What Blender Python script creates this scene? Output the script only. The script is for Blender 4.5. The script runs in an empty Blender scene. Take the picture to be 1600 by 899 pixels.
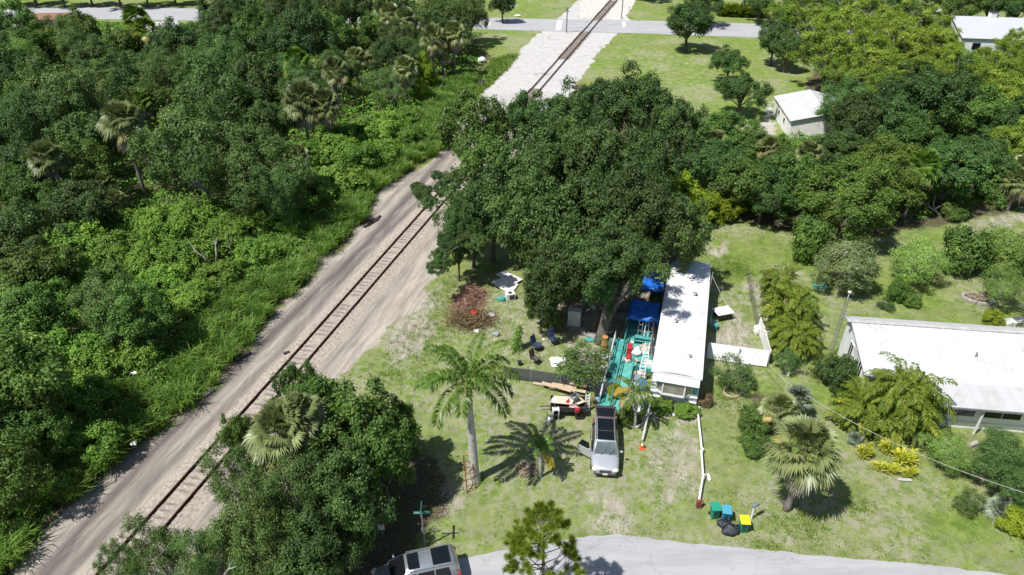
import bpy, bmesh, math, random
import numpy as np
from mathutils import Vector, Matrix

# ---------------------------------------------------------------- camera, sky, sun
SC = bpy.context.scene
COL = SC.collection
HCAM, FPX = 36.5, 1100.0
PITCH = math.atan(712 / FPX)
CP, SP = math.cos(PITCH), math.sin(PITCH)
cam_d = bpy.data.cameras.new('camera')
cam_d.sensor_width = 36.0
cam_d.lens = 36.0 * FPX / 1600
cam_d.clip_start = 0.5
cam_d.clip_end = 5000
cam = bpy.data.objects.new('camera', cam_d)
COL.objects.link(cam)
cam.location = (0, 0, HCAM)
cam.rotation_euler = (math.pi / 2 - PITCH, 0, 0)
SC.camera = cam

SUN_EL = math.radians(60)
SHADOW_AZ = math.radians(33)          # direction shadows fall, from +X towards +Y
sdx, sdy = math.cos(SHADOW_AZ), math.sin(SHADOW_AZ)
w = bpy.data.worlds.new('World')
SC.world = w
w.use_nodes = True
nt = w.node_tree
sky = nt.nodes.new('ShaderNodeTexSky')
sky.sky_type = 'NISHITA'
sky.sun_disc = False
sky.sun_elevation = SUN_EL
sky.sun_rotation = math.atan2(-sdx, -sdy) % (2 * math.pi)
sky.air_density = 1.0
sky.dust_density = 1.0
bg = nt.nodes['Background']
nt.links.new(sky.outputs[0], bg.inputs[0])
bg.inputs[1].default_value = 0.078
sd = bpy.data.lights.new('sun', 'SUN')
sd.energy = 4.8
sd.angle = math.radians(0.5)
sd.color = (1.0, 0.965, 0.92)
so = bpy.data.objects.new('sun', sd)
COL.objects.link(so)
ld = Vector((sdx * math.cos(SUN_EL), sdy * math.cos(SUN_EL), -math.sin(SUN_EL)))
so.rotation_euler = ld.to_track_quat('-Z', 'Y').to_euler()
so.location = (-40, -20, 90)
SC.view_settings.view_transform = 'Standard'
SC.view_settings.look = 'None'
SC.view_settings.exposure = 0.34
SC.view_settings.gamma = 1.0
SC.render.engine = 'CYCLES'
SC.cycles.max_bounces = 6
SC.cycles.diffuse_bounces = 3
SC.cycles.glossy_bounces = 3
SC.cycles.transmission_bounces = 3
SC.cycles.transparent_max_bounces = 8


def P(u, v, h=0.0):
    """world point at height h seen at photo pixel u, v (1600 px wide)"""
    d = CP * (v - 450) + FPX * SP
    t = (HCAM - h) / d
    return Vector(((u - 800) * t, (FPX * CP - (v - 450) * SP) * t, h))


def PP(pts):
    return [(p.x, p.y) for p in (P(a, b) for a, b in pts)]


# ---------------------------------------------------------------- noise
_rs = np.random.RandomState(5)
_G = _rs.rand(256, 256)


def vnoise(x, y):
    xi = np.floor(x).astype(int); yi = np.floor(y).astype(int)
    fx = x - xi; fy = y - yi
    fx = fx * fx * (3 - 2 * fx); fy = fy * fy * (3 - 2 * fy)
    a = _G[xi & 255, yi & 255]; b = _G[(xi + 1) & 255, yi & 255]
    c = _G[xi & 255, (yi + 1) & 255]; d = _G[(xi + 1) & 255, (yi + 1) & 255]
    return (a * (1 - fx) + b * fx) * (1 - fy) + (c * (1 - fx) + d * fx) * fy


def fbm(x, y, o=4):
    s = 0; a = 0.5; t = 0
    for i in range(o):
        s = s + a * vnoise(x * 2 ** i + 17 * i, y * 2 ** i + 31 * i); t += a; a *= 0.5
    return s / t


def inside(px, py, poly):
    r = np.zeros(px.shape, bool)
    n = len(poly)
    for i in range(n):
        x0, y0 = poly[i]; x1, y1 = poly[(i + 1) % n]
        if y0 == y1:
            continue
        c = ((y0 > py) != (y1 > py)) & (px < (x1 - x0) * (py - y0) / (y1 - y0) + x0)
        r ^= c
    return r


def sdist(px, py, poly):
    d = np.full(px.shape, 1e9)
    n = len(poly)
    for i in range(n):
        x0, y0 = poly[i]; x1, y1 = poly[(i + 1) % n]
        dx, dy = x1 - x0, y1 - y0
        L = dx * dx + dy * dy + 1e-9
        t = np.clip(((px - x0) * dx + (py - y0) * dy) / L, 0, 1)
        d = np.minimum(d, np.hypot(px - x0 - t * dx, py - y0 - t * dy))
    return np.where(inside(px, py, poly), -d, d)      # negative inside


# ---------------------------------------------------------------- materials
MATS = {}


def nodes_of(name):
    m = bpy.data.materials.new(name)
    m.use_nodes = True
    t = m.node_tree
    b = t.nodes['Principled BSDF']
    return m, t, b


def N(t, kind, **kw):
    n = t.nodes.new('ShaderNode' + kind)
    for k, v in kw.items():
        if k.startswith('i_'):
            key = k[2:]
            key = int(key) if key.isdigit() else key.replace('_', ' ')
            n.inputs[key].default_value = v
        else:
            setattr(n, k, v)
    return n


def rgba(c):
    return (c[0], c[1], c[2], 1.0)


def mixc(t, fac, a, b, mode='MIX'):
    n = t.nodes.new('ShaderNodeMix')
    n.data_type = 'RGBA'; n.blend_type = mode
    for sock, val in ((n.inputs[0], fac), (n.inputs[6], a), (n.inputs[7], b)):
        if hasattr(val, 'is_linked') or hasattr(val, 'links'):
            t.links.new(val, sock)
        elif isinstance(val, (int, float)):
            sock.default_value = val
        else:
            sock.default_value = rgba(val)
    return n.outputs[2]


def math_(t, op, a, b=0.0, c=0.0, clamp=False):
    n = t.nodes.new('ShaderNodeMath'); n.operation = op; n.use_clamp = clamp
    for i, val in enumerate((a, b, c)):
        if hasattr(val, 'links'):
            t.links.new(val, n.inputs[i])
        else:
            n.inputs[i].default_value = val
    return n.outputs[0]


def ramp(t, x, lo, hi):
    n = t.nodes.new('ShaderNodeMapRange'); n.interpolation_type = 'SMOOTHSTEP'
    t.links.new(x, n.inputs[0]); n.inputs[1].default_value = lo; n.inputs[2].default_value = hi
    return n.outputs[0]


def noise(t, scale, detail=4, rough=0.6, vec=None, dist=0.0):
    n = N(t, 'TexNoise'); n.inputs['Scale'].default_value = scale
    n.inputs['Detail'].default_value = detail; n.inputs['Roughness'].default_value = rough
    n.inputs['Distortion'].default_value = dist
    if vec is not None:
        t.links.new(vec, n.inputs['Vector'])
    return n.outputs[0]


def pm(name, col, rough=0.7, var=0.25, scale=3.0, metal=0.0, dirt=None, bump=0.0, coat=0.0, spec=None):
    """plain procedural paint / plastic / wood surface with uneven wear"""
    if name in MATS:
        return MATS[name]
    m, t, b = nodes_of(name)
    tc = N(t, 'TexCoord').outputs['Object']
    n1 = noise(t, scale, 5, 0.65, tc)
    f = ramp(t, n1, 0.3, 0.7)
    lo = [c * (1 - var) for c in col]; hi = [min(0.95, c * (1 + var * 0.5)) for c in col]
    c = mixc(t, f, lo, hi)
    if dirt:
        n2 = noise(t, scale * 0.6, 6, 0.7, tc, 0.6)
        c = mixc(t, ramp(t, n2, 0.56, 0.72), c, dirt)
    t.links.new(c, b.inputs['Base Color'])
    b.inputs['Roughness'].default_value = rough
    b.inputs['Metallic'].default_value = metal
    if coat:
        b.inputs['Coat Weight'].default_value = coat
    if spec is not None:
        b.inputs['Specular IOR Level'].default_value = spec
    if bump:
        bn = N(t, 'Bump'); bn.inputs['Strength'].default_value = bump; bn.inputs['Distance'].default_value = 0.05
        t.links.new(noise(t, scale * 6, 4, 0.6, tc), bn.inputs['Height'])
        t.links.new(bn.outputs[0], b.inputs['Normal'])
    MATS[name] = m
    return m


def leaf_mat(name, a, b_, alt=None, transl=0.24, rough=0.55, huevar=0.022, valvar=0.5, spec=0.25, pale=None):
    """foliage: colour from a per-leaf 'tint' attribute and per-object random"""
    m, t, bs = nodes_of(name)
    at = N(t, 'Attribute', attribute_name='tint').outputs['Fac']
    oi = N(t, 'ObjectInfo').outputs['Random']
    c = mixc(t, at, a, b_)
    if alt:
        c = mixc(t, ramp(t, at, 0.86, 0.98), c, alt)
    hs = N(t, 'HueSaturation')
    t.links.new(math_(t, 'ADD', math_(t, 'MULTIPLY', oi, 1.3 * huevar), 0.5 - 1.25 * huevar), hs.inputs['Hue'])
    oi2 = math_(t, 'FRACT', math_(t, 'MULTIPLY', oi, 7.31))
    t.links.new(math_(t, 'ADD', math_(t, 'MULTIPLY', oi2, valvar), 1.08 - valvar / 2), hs.inputs['Value'])
    t.links.new(c, hs.inputs['Color'])
    t.links.new(hs.outputs[0], bs.inputs['Base Color'])
    bs.inputs['Roughness'].default_value = rough
    bs.inputs['Specular IOR Level'].default_value = spec
    tr = N(t, 'BsdfTranslucent')
    br = mixc(t, 1.0, hs.outputs[0], (1.15, 1.2, 0.6), 'MULTIPLY')
    t.links.new(br, tr.inputs['Color'])
    mx = N(t, 'MixShader'); mx.inputs[0].default_value = transl
    t.links.new(bs.outputs[0], mx.inputs[1]); t.links.new(tr.outputs[0], mx.inputs[2])
    t.links.new(mx.outputs[0], t.nodes['Material Output'].inputs[0])
    MATS[name] = m
    return m


# ---------------------------------------------------------------- object helpers
def tag(o, label=None, cat=None, group=None, kind=None):
    if label: o['label'] = label
    if cat: o['category'] = cat
    if group: o['group'] = group
    if kind: o['kind'] = kind
    return o


def thing(name, label, cat, loc=(0, 0, 0), rz=0.0, group=None, scale=None):
    o = bpy.data.objects.new(name, None)
    o.empty_display_size = 0.3
    COL.objects.link(o)
    o.location = loc; o.rotation_euler = (0, 0, rz)
    if scale: o.scale = scale
    return tag(o, label, cat, group)


def link(name, me, parent=None, loc=None, rot=None, scale=None):
    o = bpy.data.objects.new(name, me)
    COL.objects.link(o)
    if parent: o.parent = parent
    if loc is not None: o.location = loc
    if rot is not None: o.rotation_euler = rot
    if scale is not None: o.scale = scale
    return o


def np_mesh(name, V, F, mat, tint=None, smooth=False, attrs=None):
    """V (n,3); F (m,k) index array"""
    me = bpy.data.meshes.new(name)
    n = len(V); m, k = F.shape
    me.vertices.add(n); me.vertices.foreach_set('co', np.asarray(V, np.float32).ravel())
    me.loops.add(m * k); me.loops.foreach_set('vertex_index', F.astype(np.int32).ravel())
    me.polygons.add(m)
    me.polygons.foreach_set('loop_start', (np.arange(m) * k).astype(np.int32))
    try:
        me.polygons.foreach_set('loop_total', np.full(m, k, np.int32))
    except Exception:
        pass
    if smooth:
        me.polygons.foreach_set('use_smooth', np.ones(m, bool))
    me.update(calc_edges=True)
    if tint is not None:
        a = me.attributes.new('tint', 'FLOAT', 'POINT')
        a.data.foreach_set('value', np.asarray(tint, np.float32))
    for kx, vx in (attrs or {}).items():
        a = me.attributes.new(kx, 'FLOAT', 'POINT')
        a.data.foreach_set('value', np.asarray(vx, np.float32))
    me.materials.append(mat)
    return me


def nrm(a):
    return a / (np.linalg.norm(a, axis=-1, keepdims=True) + 1e-9)


class Leaves:
    """collects rhombic leaves / blades: base p0, mid p1 +- side, tip p2"""
    def __init__(s):
        s.V = []; s.T = []

    def blades(s, p0, p1, p2, side, tint):
        n = len(p0)
        q = np.stack([p0, p1 - side, p2, p1 + side], 1).reshape(n * 4, 3)
        s.V.append(q); s.T.append(np.repeat(np.broadcast_to(tint, (n,)), 4))

    def leaves(s, c, ax, nr, L, W, tint, fold=0.1):
        L = np.broadcast_to(L, (len(c),))[:, None]; W = np.broadcast_to(W, (len(c),))[:, None]
        sd_ = nrm(np.cross(ax, nr)) * W * 0.5
        s.blades(c - ax * L * .5, c + nr * L * fold, c + ax * L * .5, sd_, tint)

    def mesh(s, name, mat):
        V = np.concatenate(s.V); T = np.concatenate(s.T)
        F = np.arange(len(V)).reshape(-1, 4)
        return np_mesh(name, V, F, mat, T)


class MB:
    """collects solid shapes into one mesh"""
    def __init__(s):
        s.bm = bmesh.new()

    def box(s, c, d, rz=0.0, rot=None, taper=1.0):
        M = Matrix.Translation(c) @ (rot if rot is not None else Matrix.Rotation(rz, 4, 'Z'))
        r = bmesh.ops.create_cube(s.bm, size=1.0)
        for v in r['verts']:
            k = taper if v.co.z > 0 else 1.0
            v.co = M @ Vector((v.co.x * d[0] * k, v.co.y * d[1] * k, v.co.z * d[2]))
        return s

    def tube(s, pts, rad, n=8, cap=True):
        pts = [Vector(p) for p in pts]
        if isinstance(rad, (int, float)): rad = [rad] * len(pts)
        rings = []
        for i, p in enumerate(pts):
            a = pts[max(i - 1, 0)]; b = pts[min(i + 1, len(pts) - 1)]
            d = (b - a).normalized()
            up = Vector((0, 0, 1)) if abs(d.z) < .9 else Vector((1, 0, 0))
            x = d.cross(up).normalized(); y = x.cross(d)
            rings.append([s.bm.verts.new(p + (x * math.cos(2 * math.pi * k / n) + y * math.sin(2 * math.pi * k / n)) * rad[i]) for k in range(n)])
        for i in range(len(rings) - 1):
            for k in range(n):
                s.bm.faces.new((rings[i][k], rings[i][(k + 1) % n], rings[i + 1][(k + 1) % n], rings[i + 1][k]))
        if cap:
            s.bm.faces.new(rings[0][::-1]); s.bm.faces.new(rings[-1])
        return s

    def poly(s, pts):
        s.bm.faces.new([s.bm.verts.new(p) for p in pts]); return s

    def prism(s, pts, z0, z1):
        """pts 2d outline, extruded in z"""
        a = [s.bm.verts.new((x, y, z0)) for x, y in pts]; b = [s.bm.verts.new((x, y, z1)) for x, y in pts]
        n = len(pts)
        s.bm.faces.new(a[::-1]); s.bm.faces.new(b)
        for i in range(n):
            s.bm.faces.new((a[i], a[(i + 1) % n], b[(i + 1) % n], b[i]))
        return s

    def slab(s, pts, th):
        """3d outline thickened downwards"""
        a = [s.bm.verts.new(Vector(p)) for p in pts]; b = [s.bm.verts.new(Vector(p) - Vector((0, 0, th))) for p in pts]
        n = len(pts)
        s.bm.faces.new(a); s.bm.faces.new(b[::-1])
        for i in range(n):
            s.bm.faces.new((a[i], b[i], b[(i + 1) % n], a[(i + 1) % n]))
        return s

    def blob(s, c, r, seed=0, amp=0.25, sub=2):
        rr = random.Random(seed)
        q = bmesh.ops.create_icosphere(s.bm, subdivisions=sub, radius=1.0)
        ph = [rr.uniform(0, 6) for _ in range(6)]
        for v in q['verts']:
            k = 1 + amp * (math.sin(v.co.x * 3 + ph[0]) * math.sin(v.co.y * 4 + ph[1]) + .5 * math.sin(v.co.z * 7 + ph[2]) * math.sin(v.co.x * 6 + ph[3]))
            v.co = Vector((c[0] + v.co.x * r[0] * k, c[1] + v.co.y * r[1] * k, c[2] + v.co.z * r[2] * k))
        return s

    def build(s, name, mat, parent=None, bevel=0.0, smooth=False, subd=0):
        bmesh.ops.recalc_face_normals(s.bm, faces=s.bm.faces)
        if bevel:
            try:
                bmesh.ops.bevel(s.bm, geom=[e for e in s.bm.edges], offset=bevel, segments=2, affect='EDGES', profile=0.5)
            except Exception:
                pass
        me = bpy.data.meshes.new(name)
        s.bm.to_mesh(me); s.bm.free()
        if smooth:
            for p in me.polygons: p.use_smooth = True
        me.materials.append(mat)
        o = link(name, me, parent)
        if subd:
            md = o.modifiers.new('sub', 'SUBSURF'); md.levels = subd; md.render_levels = subd
        return o


def arr_w(pts):
    return np.array(PP(pts))


# ---------------------------------------------------------------- the ground
TR_AZ = math.atan2(389, 1310)               # railway heading
TD = np.array([math.sin(TR_AZ), math.cos(TR_AZ)]); TN = np.array([math.cos(TR_AZ), -math.sin(TR_AZ)])
_c = (np.array(PP([(200, 849)])[0]) + np.array(PP([(222, 866)])[0])) / 2
_c2 = np.array(PP([(688 - 14 + 3, 320)])[0])
T0 = np.array(PP([(200, 849)])[0]) + TN * 0.74      # a point on the track centre line


def track_st(x, y):
    return (x - T0[0]) * TD[0] + (y - T0[1]) * TD[1], (x - T0[0]) * TN[0] + (y - T0[1]) * TN[1]


def trk(s, t, z=0.0):
    return Vector((T0[0] + TD[0] * s + TN[0] * t, T0[1] + TD[1] * s + TN[1] * t, z))


CORR_L = [(-120, 1060), (20, 899), (90, 812), (160, 750), (215, 700), (300, 640), (345, 602), (390, 545), (430, 490), (480, 445), (510, 405), (545, 378), (578, 340), (588, 302), (640, 272), (690, 240)]
CORRIDOR = PP(CORR_L + [(715, 200), (735, 165), (760, 140), (790, 112), (810, 80), (838, 55), (850, 48), (905, 0), (930, -20), (1010, -20), (985, 10), (975, 30), (962, 55), (930, 90), (905, 125), (890, 150), (800, 250), (722, 330), (705, 372), (690, 420), (655, 480), (610, 515), (560, 560), (520, 600), (450, 680), (400, 760), (340, 830), (270, 910), (180, 1060)])
WOOD = PP([(-900, 1060)] + CORR_L[:] + [(712, 200), (728, 170), (745, 130), (765, 92), (745, 62), (760, 52), (300, 37), (0, 31), (-1500, -10)])

xs = np.concatenate([-np.geomspace(1500, 150, 14), np.arange(-140, -60, 1.2), np.arange(-60, 62, 0.42), np.arange(62, 150, 1.2), np.geomspace(155, 1500, 14)])
ys = np.concatenate([-np.geomspace(900, 20, 12), np.arange(-10, 22, 1.5), np.arange(22, 72, 0.4), np.arange(72, 125, 0.8), np.arange(125, 235, 1.5), np.geomspace(245, 2500, 14)])
GX, GY = np.meshgrid(xs, ys)
gx, gy = GX.ravel(), GY.ravel()
nz = fbm(gx * 0.9 + 40, gy * 0.9 + 40, 4) - 0.5
nz2 = fbm(gx * 0.22 + 70, gy * 0.22 + 10, 4)


def soft(poly, wd, nf=1.6, base=0.0):
    d = sdist(gx, gy, poly) + nz * nf + base
    return np.clip(0.5 - d / wd, 0, 1)


sand = soft(CORRIDOR, 0.9, 1.8)
for pts, k in (
        ([(915, 770), (925, 752), (1000, 765), (1010, 830), (985, 845), (920, 838)], 0.55),      # bare drive below the car
        ([(1045, 660), (1060, 650), (1115, 700), (1120, 760), (1080, 790), (1030, 790), (1000, 720)], 0.50),
        ([(1015, 640), (1092, 642), (1095, 668), (1012, 660)], 0.95),
        ([(1120, 380), (1130, 370), (1150, 395), (1120, 402)], 0.75),
        ([(1095, 360), (1140, 395), (1130, 412), (1095, 400)], 0.55),
        ([(1140, 480), (1190, 500), (1200, 600), (1130, 560), (1105, 530)], 0.55),
        ([(720, 590), (850, 600), (850, 640), (760, 660)], 0.40),
        ([(1500, 345), (1600, 325), (1700, 330), (1560, 365)], 0.55),
        ([(1370, 370), (1420, 380), (1400, 410), (1365, 400)], 0.5),
        ([(1190, 165), (1212, 150), (1215, 215), (1180, 210)], 0.6),
        ([(990, 70), (1100, 90), (1150, 140), (1050, 140), (960, 95)], 0.30),
        ([(1030, 845), (1200, 820), (1500, 870), (1620, 905), (1620, 890), (1300, 868), (1150, 852)], 0.45),
        ([(770, 440), (900, 470), (880, 600), (740, 560), (720, 500)], 0.42),
        ([(860, 480), (1030, 400), (1030, 600), (900, 600)], 0.5),
        ([(1090, 560), (1200, 565), (1190, 700), (1110, 700)], 0.30),
        ([(700, 720), (760, 700), (755, 770), (712, 850), (690, 800)], 0.5),
        ([(1160, 430), (1182, 430), (1216, 535), (1198, 545)], 0.75),
        ([(600, 480), (690, 440), (670, 560), (600, 580)], 0.6)):
    sand = np.maximum(sand, k * soft(PP(pts), 2.0, 2.6))
litter = np.zeros_like(gx)
for pts, k in (
        (None, 1.0),
        ([(860, 120), (1090, 180), (1090, 430), (980, 500), (870, 500), (825, 410), (740, 340), (720, 200)], 0.85),
        ([(350, 620), (600, 640), (690, 720), (700, 800), (600, 899), (560, 1000), (300, 1000), (330, 760)], 0.85),
        ([(1100, 230), (1225, 210), (1290, 60), (1700, 60), (1750, 300), (1500, 350), (1280, 380), (1150, 340)], 0.85),
        ([(1160, 600), (1240, 610), (1250, 690), (1180, 700)], 0.6)):
    litter = np.maximum(litter, k * soft(WOOD if pts is None else PP(pts), 2.0, 2.0))
s_, t_ = track_st(gx, gy)
lane = np.exp(-((t_ + 4.0 + 0.4 * np.sin(s_ * .12)) / 0.75) ** 2) + 0.75 * np.exp(-((t_ + 2.5 + .2 * np.sin(s_ * .2 + 1)) / 0.42) ** 2) + 0.35 * np.exp(-((t_ - 2.6) / 0.5) ** 2) + 0.5 * np.exp(-((t_ + 5.8) / 0.4) ** 2)
lane = lane * np.clip((110 - s_) / 60, 0.15, 1) * (gx < 60)
pale = np.clip((s_ - 72) / 22, 0, 1)
dry = np.clip((nz2 - 0.45) * 4, 0, 1)
for pts, k in (([(640, 560), (860, 600), (1090, 650), (1100, 720), (1090, 820), (980, 835), (740, 790), (700, 700), (640, 640)], .95), ([(1095, 560), (1200, 570), (1190, 720), (1105, 740)], .6), ([(560, 560), (690, 430), (860, 470), (840, 560), (640, 620)], .7), ([(1100, 850), (1250, 830), (1620, 880), (1640, 905), (1300, 868)], .8)):
    dry = np.maximum(dry, k * soft(PP(pts), 5.0, 5.0))
F = []
nx = len(xs); ny = len(ys)
ii = np.arange(nx * ny).reshape(ny, nx)
F = np.stack([ii[:-1, :-1].ravel(), ii[:-1, 1:].ravel(), ii[1:, 1:].ravel(), ii[1:, :-1].ravel()], 1)
zz = (fbm(gx * .5, gy * .5, 3) - .5) * 0.10 * np.clip(1 - sand, 0.2, 1) - 0.02
zz = np.where((gy < 32) | ((gy > 145) & (gy < 185)), np.minimum(zz, -0.012) * .5, zz)

m, t, b = nodes_of('ground')
A = lambda nme: N(t, 'Attribute', attribute_name=nme).outputs['Fac']
pos = N(t, 'NewGeometry').outputs['Position']
n_big = noise(t, 0.16, 5, 0.6, pos); n_mid = noise(t, 0.9, 5, 0.7, pos, .4); n_fine = noise(t, 7.0, 6, 0.75, pos); n_grit = noise(t, 28.0, 3, 0.7, pos)
g = mixc(t, ramp(t, n_mid, .32, .68), (0.108, 0.180, 0.030), (0.228, 0.308, 0.066))
g = mixc(t, ramp(t, n_big, .42, .60), g, mixc(t, 0.35, g, (0.28, 0.255, 0.13)))
g = mixc(t, ramp(t, n_fine, .46, .70), g, mixc(t, 0.75, g, (0.075, 0.13, 0.028)))
g = mixc(t, ramp(t, n_grit, .52, .68), g, mixc(t, .45, g, (.34, .37, .16)))
g = mixc(t, ramp(t, n_grit, .46, .34), g, mixc(t, .5, g, (.07, .11, .03)))
drym = math_(t, 'MULTIPLY', A('dry'), ramp(t, noise(t, 1.7, 6, .7, pos, .5), .38, .62))
g = mixc(t, math_(t, 'MULTIPLY', drym, .72), g, (0.35, 0.32, 0.25))
g = mixc(t, ramp(t, noise(t, 2.3, 7, .75, pos, 1.0), .60, .74), g, (0.33, 0.30, 0.22))
# sand with streaks along the railway
mp = N(t, 'Mapping'); t.links.new(pos, mp.inputs[0]); mp.vector_type = 'TEXTURE'
mp.inputs['Rotation'].default_value = (0, 0, -TR_AZ)
mp2 = N(t, 'Mapping'); t.links.new(mp.outputs[0], mp2.inputs[0]); mp2.inputs['Scale'].default_value = (1.0, 0.10, 1.0)
st = noise(t, 2.2, 7, .68, mp2.outputs[0], .3)
st2 = noise(t, 0.7, 6, .7, mp2.outputs[0], .6)
sc_ = mixc(t, ramp(t, st, .35, .66), (0.29, 0.258, 0.22), (0.48, 0.435, 0.37))
sc_ = mixc(t, ramp(t, n_grit, .5, .72), sc_, mixc(t, .5, sc_, (0.22, 0.19, 0.16)))
sc_ = mixc(t, ramp(t, n_fine, .56, .75), sc_, (0.56, 0.51, 0.43))
ln = math_(t, 'MULTIPLY', A('lane'), ramp(t, st2, .20, .52))
sc_ = mixc(t, math_(t, 'MULTIPLY', ln, .92), sc_, (0.10, 0.088, 0.085))
sc_ = mixc(t, A('pale'), sc_, mixc(t, ramp(t, n_mid, .3, .7), (.43, .42, .405), (.52, .51, .49)))
sc_ = mixc(t, math_(t, 'MULTIPLY', A('pale'), math_(t, 'MULTIPLY', ramp(t, noise(t, .22, 6, .7, pos, 1.0), .56, .66), .6)), sc_, (.26, .24, .22))
sm = math_(t, 'ADD', A('sand'), math_(t, 'MULTIPLY', math_(t, 'SUBTRACT', n_fine, .5), 1.1))
sm = math_(t, 'ADD', sm, math_(t, 'MULTIPLY', math_(t, 'SUBTRACT', n_mid, .5), .8))
lm = math_(t, 'ADD', A('litter'), math_(t, 'MULTIPLY', math_(t, 'SUBTRACT', n_mid, .5), 1.0))
li = mixc(t, ramp(t, n_fine, .4, .62), (0.07, 0.055, 0.038), (0.15, 0.14, 0.075))
c = mixc(t, ramp(t, lm, .40, .62), g, li)
c = mixc(t, ramp(t, sm, .34, .66), c, sc_)
t.links.new(c, b.inputs['Base Color']); b.inputs['Roughness'].default_value = 0.95
b.inputs['Specular IOR Level'].default_value = 0.1
bn = N(t, 'Bump'); bn.inputs['Strength'].default_value = 0.6; bn.inputs['Distance'].default_value = 0.10; t.links.new(math_(t, 'SUBTRACT', .6, math_(t, 'MULTIPLY', A('pale'), .5)), bn.inputs['Strength'])
hh = math_(t, 'ADD', n_fine, math_(t, 'MULTIPLY', n_grit, .35))
t.links.new(hh, bn.inputs['Height']); t.links.new(bn.outputs[0], b.inputs['Normal'])
me = np_mesh('ground', np.stack([gx, gy, zz], 1), F, m, None, True, {'sand': sand, 'litter': litter, 'lane': lane, 'dry': dry, 'pale': pale})
tag(link('ground', me), kind='structure')

# ---- roads
def road_mat(name, a, b2, streak_rot):
    m, t, b = nodes_of(name)
    pos = N(t, 'NewGeometry').outputs['Position']
    mp = N(t, 'Mapping'); t.links.new(pos, mp.inputs[0]); mp.vector_type = 'TEXTURE'; mp.inputs['Rotation'].default_value = (0, 0, streak_rot)
    mp2 = N(t, 'Mapping'); t.links.new(mp.outputs[0], mp2.inputs[0]); mp2.inputs['Scale'].default_value = (.12, 1, 1)
    c = mixc(t, ramp(t, noise(t, 1.1, 6, .65, mp2.outputs[0]), .35, .65), a, b2)
    c = mixc(t, ramp(t, noise(t, 22, 4, .8, pos), .52, .75), c, mixc(t, .35, c, (.18, .18, .18)))
    c = mixc(t, ramp(t, noise(t, .5, 6, .7, pos, 1.2), .60, .70), c, mixc(t, .30, c, (.2, .19, .17)))
    vo = N(t, 'TexVoronoi'); vo.feature = 'DISTANCE_TO_EDGE'; vo.inputs['Scale'].default_value = .22
    wv = N(t, 'VectorMath'); wv.operation = 'ADD'; nn_ = N(t, 'TexNoise'); nn_.inputs['Scale'].default_value = .9; nn_.inputs['Detail'].default_value = 6; t.links.new(pos, nn_.inputs['Vector'])
    sc2 = N(t, 'VectorMath'); sc2.operation = 'SCALE'; sc2.inputs['Scale'].default_value = 2.2; t.links.new(nn_.outputs[1], sc2.inputs[0]); t.links.new(pos, wv.inputs[0]); t.links.new(sc2.outputs[0], wv.inputs[1]); t.links.new(wv.outputs[0], vo.inputs['Vector'])
    c = mixc(t, math_(t, 'MULTIPLY', math_(t, 'SUBTRACT', 1.0, ramp(t, vo.outputs['Distance'], .0, .012)), .28), c, (.18, .18, .18))
    c = mixc(t, ramp(t, noise(t, 3.5, 5, .8, pos, .5), .60, .72), c, mixc(t, .2, c, (.45, .43, .39)))
    t.links.new(c, b.inputs['Base Color']); b.inputs['Roughness'].default_value = .9; b.inputs['Specular IOR Level'].default_value = .2
    return m


def sheet(name, pts, z, mat, jag=0.0, seed=1):
    """flat sheet with a slightly crumbled edge"""
    rr = random.Random(seed); out = []
    n = len(pts)
    for i in range(n):
        a = Vector(pts[i]); b_ = Vector(pts[(i + 1) % n]); L = (b_ - a).length
        k = max(1, int(L / 0.5)) if jag else 1
        k = min(k, 160)
        nn = Vector((-(b_ - a).y, (b_ - a).x)).normalized()
        for j in range(k):
            p = a.lerp(b_, j / k)
            out.append(p + nn * rr.uniform(-jag, jag))
    bm = bmesh.new()
    f = bm.faces.new([bm.verts.new((p.x, p.y, z)) for p in out])
    bmesh.ops.triangulate(bm, faces=[f])
    bmesh.ops.recalc_face_normals(bm, faces=bm.faces)
    me = bpy.data.meshes.new(name); bm.to_mesh(me); bm.free()
    for p_ in me.polygons:
        if p_.normal.z < 0: p_.flip()
    me.materials.append(mat)
    return tag(link(name, me), kind='structure')


RM = road_mat('worn_road', (0.32, 0.325, 0.335), (0.40, 0.405, 0.41), 0.0)
RM2 = road_mat('far_road', (0.33, 0.335, 0.345), (0.41, 0.415, 0.42), -0.03)
STREET = PP([(730, 872), (770, 864), (830, 853), (895, 843), (925, 838), (965, 837), (1015, 842), (1070, 849), (1150, 857), (1220, 863), (1320, 873), (1400, 879), (1500, 890), (1620, 906), (1900, 945)]) + \
    [(60, 20.5), (60, 15.5), (2, 19.0), (-6, 19.5), (-30, 19), (-30, 23)] + PP([(560, 905), (640, 888)])
sheet('street', STREET, 0.022, RM, 0.07, 3)
fr = PP([(-1100, -6), (0, 10), (300, 14), (760, 29), (1000, 33), (1190, 38), (1440, 45), (1440, 66), (1190, 60), (1000, 53), (760, 47), (300, 33), (0, 28), (-1100, 12)])
sheet('far_road', fr, 0.022, RM2, 0.12, 4)
WP = pm('road_paint', (.75, .75, .73), .8, .15, 2)
for i, q in enumerate(([(871, 33), (879, 33), (876, 48), (868, 48)], [(972, 35), (978, 35), (978, 43), (972, 43)], [(763, 36), (766, 36), (765, 41), (762, 41)])):
    sheet('road_marking', PP(q), 0.034, WP)
SANDM = pm('pale_sand', (.56, .53, .48), .95, .2, .8)
sheet('sandy_drive', PP([(905, 28), (985, 33), (978, 26), (990, 8), (1000, -14), (930, -14), (905, 6)]), 0.012, SANDM, .2, 9)

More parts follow.
